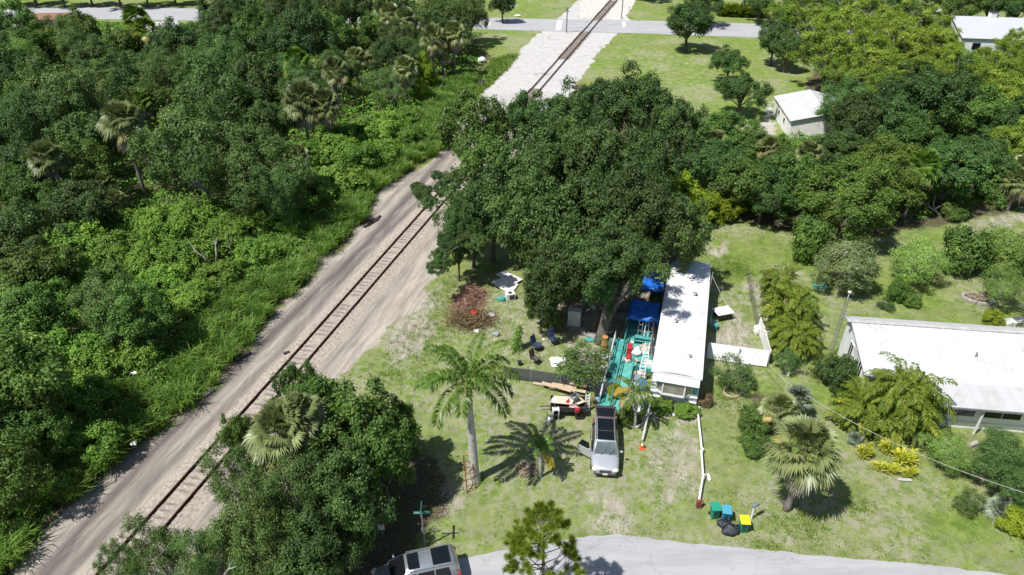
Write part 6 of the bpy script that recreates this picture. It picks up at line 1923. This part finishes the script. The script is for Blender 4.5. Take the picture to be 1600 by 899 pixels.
NAVY = pm('navy_cloth', (.035, .055, .11), .8, .3, 3)
chair('plastic_chair', 'teal plastic chair against the right side of the trailer', 1115, 515, 1.2, TEAL, TEAL, s=1.15)
chair('camp_chair', 'navy camp chair with tall back nearest the shaded path', 864, 538, .5, NAVY, s=1.25)
chair('camp_chair', 'navy round seated camp chair left of the tall backed one', 838, 547, .9, NAVY, rounds=True, s=1.25)
chair('camp_chair', 'brown tattered camp chair with things on it by the mesh fence', 836, 568, .9, pm('brown_cloth', (.10, .075, .055), .9, .4, 5), s=1.2)
put('dark_bucket', 'dark crooked bucket behind the left end of the mesh fence', 'bucket', 812, 571, 0, bucket, BLACK)
def papers(m):
    for k in range(9): a = k * 1.7; m.box((.45 * math.sin(a * 3), .35 * math.cos(a * 2), .04 + .03 * k), (.7, .45, .02), a)
put('white_board_heap', 'heap of broken white boards beside the twiggy bush', 'boards', 873, 567, 0, papers, WHITE)
for i, (u, v, m_, lab) in enumerate(((905, 532, TEAL, 'crumpled teal tarp piece on the shaded path'), (857, 532, WHITE, 'small white scrap on the grass between the camp chairs'))):
    put('tarp_scrap', lab, 'scrap', u + (18 if i == 0 else -7), v, 0, lambda m: m.blob((0, 0, .05), (.55 if i == 0 else .15, .3 if i == 0 else .1, .08), 5, .4, 3), m_, smooth=True)
A_, B_ = P(884, 508), P(944, 533); d = B_ - A_
mb = MB(); mb.box((0, 0, 0), (d.length, .75, .07)); [mb.box((d.length * (k / 8 - .5), 0, -.02), (.1, .9, .05)) for k in range(9)]
ob = mb.build('board_path', GREYW); ob.location = (A_ + B_) / 2 + Vector((0, 0, .07)); ob.rotation_euler = (0, 0, math.atan2(d.y, d.x)); tag(ob, 'weathered grey board path leading out of the oak shade', 'board path')
o = thing('white_cabinet', 'white upright cabinet standing in oak shade at the start of the board path', 'cabinet', P(897, 508), -.2)
mb = MB(); mb.box((0, 0, .8), (1.1, .7, 1.6)); mb.build('body', WHITE, o, bevel=.02); mb = MB(); mb.box((-.28, -.36, .8), (.5, .02, 1.5)); mb.box((.28, -.36, .8), (.5, .02, 1.5)); mb.build('door', OFFW, o)
# left yard bits
for lab, pts, z in (('larger white sheet lying on the grass under the oaks', [(768, 441), (790, 432), (810, 445), (799, 459), (783, 452)], .15), ('white sheet lying partly beneath the larger one', [(775, 429), (789, 424), (817, 437), (806, 443), (785, 435)], .25)):
    o_ = P(*pts[0]); mb = MB(); mb.slab([P(a_, b_, z) - o_ for a_, b_ in pts], .04); ob = mb.build('white_sheet', WHITE); ob.location = o_; tag(ob, lab, 'sheet')
o = thing('air_conditioner', 'boxy white air conditioner unit on the grass below the white sheets', 'air conditioner', P(797, 468), .3)
mb = MB(); mb.box((0, 0, .35), (.85, .6, .7)); mb.build('case', WHITE, o, bevel=.02); mb = MB(); mb.box((.1, -.31, .36), (.45, .02, .45)); mb.tube([(.0, 0, .70), (.0, 0, .73)], .2, 14); mb.build('grille', TRIM, o)
put('teal_bag', 'teal plastic bag left of the air conditioner', 'bag', 784, 470, 0, lambda m: m.blob((0, 0, .15), (.4, .3, .22), 3, .35, 3), TEAL, smooth=True)
def tyre(m):
    n_, k_ = 22, 8; R0, r0 = .27, .10
    g = [[m.bm.verts.new(((R0 + r0 * math.cos(b2)) * math.cos(a2), (R0 + r0 * math.cos(b2)) * math.sin(a2), .1 + r0 * math.sin(b2))) for b2 in [2 * math.pi * j / k_ for j in range(k_)]] for a2 in [2 * math.pi * i2 / n_ for i2 in range(n_)]]
    for i2 in range(n_):
        for j in range(k_): m.bm.faces.new((g[i2][j], g[(i2 + 1) % n_][j], g[(i2 + 1) % n_][(j + 1) % k_], g[i2][(j + 1) % k_]))
put('old_tyre', 'black tyre lying beside the brown brush heap', 'tyre', 754, 460, 0, tyre, RUBBER)
lv = Leaves(); rg = np.random.RandomState(8); n = 5200
c = rg.normal(size=(n, 3)) * np.array([.75, 1.3, .45]); c[:, 2] = np.abs(c[:, 2]) * np.exp(-(c[:, 0] ** 2 + c[:, 1] ** 2 / 3)) * 1.6
dd = rdir(rg, n) * np.array([1, 1, .5]); lv.leaves(c, nrm(dd), rdir(rg, n), .42, .035, rg.rand(n))
ob = link('brush_heap', lv.mesh('brush_heap', MATS['dead_twig'])); ob.location = P(733, 472); ob.rotation_euler = (0, 0, -.35); tag(ob, 'rusty brown heap of dead brush near the sandy track', 'brush heap')
lv = Leaves(); n = 3200
c = rg.normal(size=(n, 3)) * np.array([1.0, .75, .35]); c[:, 2] = np.abs(c[:, 2]); lv.leaves(c, nrm(rdir(rg, n)), rdir(rg, n), .5, .05, rg.rand(n))
ob = link('brush_heap', lv.mesh('brush_heap', MATS['brown_leaf'])); ob.location = P(737, 502); tag(ob, 'greenish heap of cut palm leaves below the rusty brown brush', 'brush heap')
put('red_bag', 'crumpled red bag on the cut palm leaf heap', 'bag', 742, 493, .35, lambda m: m.blob((0, 0, .15), (.34, .45, .28), 3, .35, 3), RED, smooth=True)
put('white_bag', 'white bag right of the cut palm leaf heap', 'bag', 768, 495, 0, lambda m: m.blob((0, 0, .15), (.32, .25, .2), 8, .3, 3), WHITE, smooth=True)
put('white_bag', 'small white bag below the cut palm leaf heap', 'bag', 745, 520, 0, lambda m: m.blob((0, 0, .12), (.25, .2, .16), 9, .3, 3), OFFW, smooth=True)
put('grey_bag', 'grey bag lying beside the royal palm fronds in the yard', 'bag', 775, 524, 0, lambda m: m.blob((0, 0, .12), (.3, .22, .18), 10, .3, 3), pm('grey_bag_plastic', (.35, .38, .42), .5, .3, 4), smooth=True)
o_ = P(805, 548); o = thing('pot_trellis', 'thin green vine climbing a stake beside the camp chairs', 'climbing plant', o_)
mb = MB(); mb.tube([(0, 0, 0), (.35, .3, 2.2)], .03, 5); mb.build('stake', GREYM, o)
lv = Leaves(); n = 1500; f = rg.rand(n); c = np.stack([.35 * f, .3 * f, 2.2 * f], 1) + rg.normal(size=(n, 3)) * .28 * (1 - .6 * f)[:, None]; c[:, 2] = np.abs(c[:, 2]); lv.leaves(c, rdir(rg, n), rdir(rg, n), .16, .09, rg.rand(n)); link('foliage', lv.mesh('foliage', MATS['pale_leaf']), o)

# ---------------- the teal deck
dk = thing('teal_deck', 'worn teal painted deck and ramp along the left side of the trailer', 'deck', (F.x, F.y, 0), TRZ)
mb = MB()
for k in range(24):
    mb.box((-1.32, 3.2 + .295 * k + .14, .42), (2.42, .275, .06))
mb.build('platform', TEALW, dk)
mb = MB(); mb.slab([(-2.58, -1.9, .06), (-1.62, -1.9, .06), (-1.62, 3.2, .46), (-2.58, 3.2, .46)], .05); mb.build('ramp', TEALW, dk)
mb = MB(); mb.box((-2.55, 6.8, .2), (.06, 7.1, .38)); mb.box((-1.3, 3.24, .2), (2.45, .06, .38)); mb.build('skirt', TEAL, dk)
mb = MB(); mb.slab([(-3.45, -1.7, .05), (-2.72, -1.7, .05), (-2.72, 6.6, .42), (-3.45, 6.6, .42)], .05); mb.build('side_ramp', TEAL, dk)
for sx, y0, y1, h0, h1 in ((-2.65, -1.6, 3.2, .1, .46), (-2.65, 3.25, 10.2, .46, .46), (-1.55, -1.6, 3.1, .1, .46), (-3.5, -1.5, 6.4, .1, .42)):
    mb = MB(); mb.tube([(sx, y0, h0 + .85), (sx, y1, h1 + .85)], .045, 4); mb.tube([(sx, y0, h0 + .45), (sx, y1, h1 + .45)], .03, 4); rl = mb.build('handrail', TEAL if sx != -3.5 else WHITE, dk)
    k = int((y1 - y0) / 1.3)
    for i in range(k + 1):
        mb = MB(); f = i / k; y = y0 + (y1 - y0) * f; z = h0 + (h1 - h0) * f; mb.box((sx, y, z / 2 + .42), (.07, .07, z + .86)); mb.build('baluster', TEAL, rl)
# slab path in front of the ramp
o = thing('slab_path', 'path of pink white and teal slabs from the ramp to the open tailgate', 'path', (F.x, F.y, 0), TRZ)
SP1 = pm('pinkish_slab', (.56, .48, .45), .9, .15, 2); 
for k in range(7):
    for j in range(2):
        mb = MB(); mb.box((-3.0 + .56 * j + .02 * k, -2.25 - .5 * k, .045 + .003 * ((k + j) % 2)), (.52, .46, .05), .03 * ((k * 3 + j) % 5 - 2)); mb.build('slab', TEAL if (k * 2 + j * 3) % 5 in (0, 3) else SP1, o)


def tp(name, label, cat, x, y, z, build, mat, rz=0.0, bevel=0.0, smooth=False, group=None):
    mb = MB(); build(mb); ob = mb.build(name, mat, bevel=bevel, smooth=smooth); ob.location = tloc(x, y, z); ob.rotation_euler = (0, 0, rz + TRZ); return tag(ob, label, cat, group)


def tarp(name, label, x0, x1, y0, y1, z, sag, seed, drop=.35):
    n = 26; rg = np.random.RandomState(seed); X, Y = np.meshgrid(np.linspace(0, 1, n), np.linspace(0, 1, n), indexing='ij')
    Z = z - sag * np.sin(X * math.pi) * np.sin(Y * math.pi) * .7 + .22 * (fbm(X * 6 + seed, Y * 6, 3) - .5) + .15 * np.abs(np.sin(X * 9 + Y * 3)) * .4
    ed = np.minimum(np.minimum(X, 1 - X), np.minimum(Y, 1 - Y)); Z = Z - drop * np.clip(1 - ed / .08, 0, 1)
    V = np.stack([x0 + (x1 - x0) * X, y0 + (y1 - y0) * Y, Z], -1).reshape(-1, 3); ii = np.arange(n * n).reshape(n, n)
    Fq = np.stack([ii[:-1, :-1].ravel(), ii[1:, :-1].ravel(), ii[1:, 1:].ravel(), ii[:-1, 1:].ravel()], 1)
    o = thing(name, label, 'tarp', (F.x, F.y, 0), TRZ)
    ob = link('sheet', np_mesh('sheet', V, Fq, BLUE, None, True), o); md = ob.modifiers.new('t', 'SOLIDIFY'); md.thickness = .012
    for x in (x0 + .05, x1 - .05):
        for y in (y0 + .05, y1 - .05): mb = MB(); mb.tube([(x, y, 0), (x, y, z - .05)], .035, 6); mb.build('pole', GREYM, o)
    return o


tarp('blue_tarp', 'bright blue tarp stretched over the back of the teal deck', -2.9, -.12, 7.7, 10.6, 2.1, .25, 3)
tarp('blue_tarp', 'darker blue tarp in oak shade farther back along the trailer', -2.2, -.15, 12.2, 15.6, 2.3, .3, 9)
def bx(sx, sy, sz): return lambda m: m.box((0, 0, sz / 2), (sx, sy, sz))
D = .46
tp('red_suitcase', 'red upholstered box standing on the deck behind the ramp', 'suitcase', -2.1, 4.9, D, bx(.45, .7, .7), RED, .1, .06)
tp('red_suitcase', 'smaller round red case in front of the red box on the deck', 'suitcase', -2.05, 3.9, D, bx(.42, .5, .45), RED, -.2, .08)
tp('white_bag', 'large white plastic bag next to the red box on the deck', 'bag', -1.5, 4.8, D, lambda m: m.blob((0, 0, .28), (.38, .42, .36), 4, .25, 3), WHITE, 0, 0, True)
tp('laundry_basket', 'white basket with tan cloth on the deck', 'basket', -.95, 5.3, D, lambda m: obox(m, .75, .55, .45), WHITE, .1)
tp('tan_cloth', 'tan cloth lying in the white basket', 'cloth', -.95, 5.3, D + .3, lambda m: m.blob((0, 0, .06), (.3, .22, .14), 6, .3, 3), TANW, 0, 0, True)
tp('grey_screen', 'grey board leaning against the trailer wall above the deck', 'board', -.35, 5.1, D, lambda m: m.box((0, 0, .8), (.06, 1.4, 1.5), rot=Matrix.Rotation(-.2, 4, 'Y')), GREYW)
tp('wooden_door', 'brown grey door panel leaning on the trailer below the blue tarp', 'door panel', -.38, 7.0, D, lambda m: m.box((0, 0, .85), (.06, 1.3, 1.7), rot=Matrix.Rotation(-.25, 4, 'Y')), pm('brown_panel', (.20, .17, .15), .8, .2, 2))
tp('shelf_unit', 'teal shelf unit crossing the middle of the deck', 'shelf', -1.1, 6.3, D, lambda m: (m.box((0, 0, .7), (1.6, .35, .05)), m.box((0, 0, .35), (1.6, .35, .05)), m.box((.78, 0, .35), (.04, .35, .7)), m.box((-.78, 0, .35), (.04, .35, .7))), TEAL)
tp('white_crate', 'white crate of odds and ends at the front right of the deck', 'crate', -.45, 3.6, D, lambda m: obox(m, .6, .5, .35), WHITE, .2)
tp('pink_cushion', 'pale pink cushion in front of the white crate', 'cushion', -.9, 2.7, 0, lambda m: m.blob((0, 0, .25), (.35, .3, .2), 3, .15, 3), pm('pale_pink_cloth', (.62, .48, .46), .9, .2, 3), 0, 0, True)
tp('grey_drum', 'grey storage box beside the ramp foot', 'box', -1.1, 1.7, 0, bx(.6, .7, .65), pm('blue_grey_box', (.22, .27, .32), .6, .2, 2), .1, .03)
tp('blue_drum', 'bright blue plastic drum near the front corner of the trailer', 'drum', -.55, 1.0, 0, lambda m: m.tube([(0, 0, 0), (0, 0, .45), (0, 0, .9)], [.30, .33, .30], 16), BLUE2)
tp('blue_cloth', 'light blue cloth draped over boxes at the ramp', 'cloth', -1.1, .9, 0, lambda m: m.blob((0, 0, .3), (.38, .34, .35), 13, .3, 3), pm('light_blue_cloth', (.30, .45, .55), .8, .3, 3), 0, 0, True)
tp('teal_locker', 'dark teal locker beside the slim palm', 'locker', -1.25, -.6, 0, bx(.5, .9, 1.0), pm('dark_teal', (.03, .18, .19), .6, .2, 2), 0, .02)
tp('pale_box', 'pale box on the ground between locker and trailer', 'box', -.5, -.3, 0, bx(.55, .6, .5), OFFW, .3, .02)
ladder('step_ladder', 'white step ladder standing in the middle of the deck', [tloc(-.95, 3.9, D), tloc(-.5, 3.9, D), tloc(-.9, 4.7, D + 1.5), tloc(-.55, 4.7, D + 1.5)], 5, WHITE, .035)
ladder('step_ladder', 'white step ladder standing on the ground in front of the deck', [tloc(-1.0, 1.9, 0), tloc(-.5, 1.9, 0), tloc(-.95, 2.6, 1.6), tloc(-.6, 2.6, 1.6)], 6, WHITE, .035)
ladder('exercise_frame', 'white and grey tubular frame under the edge of the blue tarp', [tloc(-1.75, 6.9, D), tloc(-1.35, 6.9, D), tloc(-1.7, 7.5, D + 1.4), tloc(-1.4, 7.5, D + 1.4)], 3, GREYM, .03, 'frame')
ladder('exercise_frame', 'right hand tubular frame under the edge of the blue tarp', [tloc(-1.2, 6.9, D), tloc(-.85, 6.9, D), tloc(-1.15, 7.5, D + 1.4), tloc(-.9, 7.5, D + 1.4)], 3, WHITE, .03, 'frame')
put('terracotta_statue', 'orange brown garden figure shaped planter by the tree trunk', 'planter', 944, 545, 0, lambda m: (m.tube([(0, 0, 0), (0, 0, .5), (0, 0, .9), (0, 0, 1.2)], [.25, .32, .2, .26], 12)), pm('terracotta', (.48, .22, .08), .8, .3, 3))
put('white_bag', 'white bag at the foot of the deck beside the twiggy bush', 'bag', 947, 562, 0, lambda m: m.blob((0, 0, .28), (.33, .3, .32), 5, .2, 3), WHITE, smooth=True)
put('green_barrel', 'dull green barrel standing against the teal handrail', 'barrel', 954, 545, 0, lambda m: m.tube([(0, 0, 0), (0, 0, .45), (0, 0, .9)], [.27, .31, .27], 16), pm('dull_green', (.10, .17, .13), .6, .2, 3))
for i, (u, v, r, s_, lab) in enumerate(((948, 590, .35, BLACK, 'dark sack among the rubble left of the ramp'), (940, 578, .25, WHITE, 'white scrap among the rubble left of the ramp'), (951, 602, .3, TEAL, 'teal cloth bundle at the fence end by the ramp'), (943, 598, .3, OFFW, 'pale sack among the rubble left of the ramp'), (992, 470, .5, GREYW, 'grey bundle under the oaks behind the blue tarp'), (985, 460, .35, WHITE, 'white bundle under the oaks behind the blue tarp'), (928, 483, .2, WHITE, 'small white pot in the deep shade of the oaks'))):
    put('sack', lab, 'sack', u, v, 0, lambda m: m.blob((0, 0, r * .6), (r, r * .9, r * .7), 20 + i, .3, 3), s_, smooth=True)
# small odds and ends strewn over deck and yard edge
rr = random.Random(21)
OM = [WHITE, OFFW, BLACK, GREYM, TANW, NAVY, CARD, pm('faded_pink', (.45, .25, .24), .8, .3, 4), pm('faded_green', (.14, .24, .15), .8, .3, 4), BLUE2]
for k in range(34):
    x = rr.uniform(-2.35, -.35); y = rr.uniform(3.4, 7.6); sx, sy, sz = rr.uniform(.1, .4), rr.uniform(.1, .4), rr.uniform(.05, .35)
    if k >= 20: x = rr.uniform(-1.45, -.2); y = rr.uniform(-1.2, 3.0)
    z = D if k < 20 else 0
    tp('yard_oddment', 'one of the small boxes and bundles strewn over the teal deck', 'oddment', x, y, z, bx(sx, sy, sz) if k % 3 else (lambda m: m.blob((0, 0, sz * .5), (sx * .6, sy * .6, sz * .6), k, .3, 2)), OM[k % len(OM)], rr.uniform(0, 3), .01 if k % 3 else 0, False, 'small boxes and bundles strewn over the teal deck')
# big oak trunk beside the deck
mb = MB(); o_ = P(938, 535); mb.tube([P(938, 537, 0) - o_, P(944, 512, 1.3) - o_, P(951, 478, 3.4) - o_, P(962, 440, 6.0) - o_], [.62, .48, .42, .34], 12)
mb.tube([P(944, 512, 1.3) - o_, P(960, 480, 3.5) - o_, P(985, 440, 6.5) - o_], [.3, .26, .15], 8)
tk = mb.build('trunk', pm('grey_bark', (.15, .13, .115), .95, .4, 3, bump=.8), None, smooth=True)
o = thing('leaning_oak', 'leaning thick grey oak trunk between the junk yard and the blue tarp', 'tree', o_); tk.parent = o
c2, cn2 = TPL['oak'][1][0], None
q_ = P(962, 440, 6.0) - o_; cr = link('crown', c2, o, (q_.x + .4, q_.y + .6, 3.9), (0, 0, 1), (.62, .62, .62))

# stones along the trailer front bed, brick ring, odds and ends
rr = random.Random(8)
for k in range(13):
    u = 1018 + 5.6 * k; v = 648 + rr.uniform(-3, 4) - (3 if k > 7 else 0)
    put('border_stone', 'pale stone in the border along the front of the trailer', 'stone', u, v, 0, lambda m: m.blob((0, 0, .06), (rr.uniform(.12, .26), rr.uniform(.1, .2), rr.uniform(.08, .15)), k, .25, 2), STONE if k % 3 else OFFW, rr.uniform(0, 3), 'pale stones bordering the trailer front')
o_ = P(1527, 470); mb = MB()
for k in range(20):
    a = k / 20 * 6.283; mb.box((1.25 * math.cos(a), .8 * math.sin(a), .16), (.36, .2, .32), a + 1.57)
ob = mb.build('brick_ring', STONE, bevel=.02); ob.location = o_; ob.rotation_euler = (0, 0, -.4); tag(ob, 'oval ring of grey blocks holding sticks on the back lawn', 'planter ring')
lv = Leaves(); n = 260; c = rg.normal(size=(n, 3)) * np.array([.7, .4, .12]); c[:, 2] = np.abs(c[:, 2]) + .1; lv.leaves(c, nrm(rg.normal(size=(n, 3)) * np.array([1, .3, .15])), rdir(rg, n), .9, .05, rg.rand(n)); ob = link('stick_heap', lv.mesh('stick_heap', MATS['dead_frond'])); ob.location = o_ + Vector((.5, .2, .05)); tag(ob, 'dry sticks heaped inside the oval ring of blocks', 'sticks')
put('plastic_tub', 'white garden tub behind the roof of the white house', 'tub', 1574, 510, 0, lambda m: obox(m, 1.0, .7, .55, .05), WHITE, .2, bevel=.02)
put('yellow_bush_pot', 'grey crate next to the white garden tub', 'crate', 1592, 506, 0, lambda m: obox(m, 1.1, .7, .5, .05), GREYM, 0)
ladder('clothes_frame', 'thin white tubular frame standing behind the white house at right', [P(1582, 508), P(1597, 505), P(1582, 503, 1.6), P(1597, 500, 1.6)], 2, WHITE, .03, 'frame')
tree('bright', 1551, 498, 1.3, .9, 'small yellow green bush behind the roof of the white house', 'bush')
p = P(1283, 450); put('teal_pond_liner', 'teal plastic basin in the shrubs left of the blossom tree', 'basin', 1280, 449, 0, lambda m: obox(m, 1.2, .8, .35, .05), pm('pale_teal', (.16, .42, .38), .5, .2, 2), -.1)
put('blue_container', 'light blue container at the left wall of the white house', 'container', 1317, 545, 0, bx(.6, .5, .5), pm('sky_blue', (.22, .42, .58), .5, .2, 2), .2, bevel=.04)
mb = MB(); mb.tube([(0, 0, 0), (.12, .05, .7)], .05, 6); ob = mb.build('short_stake', WHITE); ob.location = P(1231, 588); tag(ob, 'short white stake in the lawn below the golden palms', 'stake')
put('pale_slab', 'pale curved slab at the front of the yellow croton bed', 'slab', 1413, 751, 0, lambda m: m.box((0, 0, .05), (.9, .22, .1)), CONC, -.1, bevel=.03)
put('pale_slab', 'small grey seat stone under the trees right of the croton bed', 'stone', 1520, 697, 0, lambda m: m.box((0, 0, .15), (.8, .3, .3)), STONE, .4, bevel=.05)
# railway side debris
for lab, u, v, L, rz in (('loose dark sleeper lying by the left bank of the railway', 379, 558, 1.5, .95), ('dark sleeper on top of the pile beside the tall grass', 585, 345, 2.4, 1.15), ('dark sleeper under the pile beside the tall grass', 580, 349, 2.4, 1.0), ('broken dark sleeper nearest the grass in the pile', 575, 346, 1.6, .8), ('short broken timber on the ballast left of the rails', 448, 552, .5, .6), ('dark timber stub beside the rails at the lower left', 205, 825, .5, .7)):
    put('loose_sleeper', lab, 'sleeper', u, v, .1, lambda m: m.box((0, 0, 0), (L, .24, .2)), pm('dark_timber', (.07, .055, .05), .9, .4, 3), rz, bevel=.015)
rr = random.Random(6)
for i, (u, v, r, lab) in enumerate(((325, 614, .5, 'pile of broken concrete beside the grass bank, upper'), (318, 618, .45, 'pile of broken concrete beside the grass bank, lower'), (123, 805, .45, 'brown clod heap at the edge of the track near the bottom left'), (383, 704, .9, 'smooth tan boulder behind the fan palm in the front clump'))):
    put('rock_pile', lab, 'rocks', u, v, 0, lambda m: [m.blob((rr.uniform(-r, r) * .5, rr.uniform(-r, r) * .4, r * .25), (r * .6, r * .5, r * .4), i * 5 + k, .3, 2) for k in range(1 if 'boulder' in lab else 4)], STONE)
put('white_bag', 'white rubbish bag on the grass left of the pale sand clearing', 'bag', 753, 98, 0, lambda m: m.blob((0, 0, .4), (.8, .6, .55), 5, .25, 3), WHITE, smooth=True)
put('white_bag', 'small white scrap in the grass near the vine hung tree', 'scrap', 739, 152, 0, lambda m: m.blob((0, 0, .15), (.6, .3, .2), 6, .25, 3), WHITE, smooth=True)
put('black_bag', 'dark rubbish heap in the grass left of the pale sand clearing', 'rubbish', 752, 134, 0, lambda m: m.blob((0, 0, .35), (.8, .9, .4), 7, .3, 3), BLACK, smooth=True)
put('white_bag', 'white scrap caught in the reeds beside the railway', 'scrap', 209, 695, .8, lambda m: m.blob((0, 0, .1), (.25, .2, .12), 7, .3, 3), WHITE, smooth=True)
put('white_bag', 'white scrap in the thicket above the reeds', 'scrap', 211, 585, 1.3, lambda m: m.blob((0, 0, .1), (.25, .12, .1), 8, .3, 3), WHITE, smooth=True)
put('white_bag', 'white rubble scrap on the verge beyond the far road', 'scrap', 809, 26, 0, lambda m: m.blob((0, 0, .15), (.7, .4, .2), 8, .3, 3), WHITE, smooth=True)

# ---------------- service wires
o_ = P(1120, 470, 3.4); wp = P(1219, 640, 0)
o = thing('wire_post', 'short thin white post holding the service wire among the grey fan palms', 'post', wp)
mb = MB(); mb.tube([(0, 0, 0), (0, 0, 2.6)], .035, 6); mb.build('post', OFFW, o)
def wire(name, label, A_, B_, sag, r=.012):
    pts = []
    for k in range(25):
        f = k / 24; q_ = A_.lerp(B_, f); q_.z -= sag * 4 * f * (1 - f); pts.append(q_ - A_)
    mb = MB(); mb.tube(pts, r, 5); ob = mb.build(name, pm('wire_grey', (.55, .54, .50), .6, .1, 2)); ob.location = A_; tag(ob, label, 'wire')
top_ = Vector((wp.x, wp.y, 2.6))
wire('service_wire', 'sagging service wire from the trailer roof to the short white post', P(1113, 432, 3.5), top_, .9)
wire('service_wire', 'long service wire running from the short post off the right edge', top_, P(1700, 800, 6.5), 1.1)
mb = MB(); mb.tube([(0, 0, 0), (0, 0, 3.9)], .05, 6); ob = mb.build('service_mast', GREYM); q_ = P(1113, 432, 3.5); ob.location = (q_.x, q_.y, 0); tag(ob, 'thin service mast at the right back side of the trailer', 'mast')
mb = MB(); mb.tube([(0, 0, 0), (0, 0, 9)], [.16, .11], 10); ob = mb.build('utility_pole', BARK); q_ = P(1700, 800, 6.5); ob.location = (q_.x, q_.y, 0); tag(ob, 'wooden utility pole beyond the right edge holding the service wire', 'utility pole')
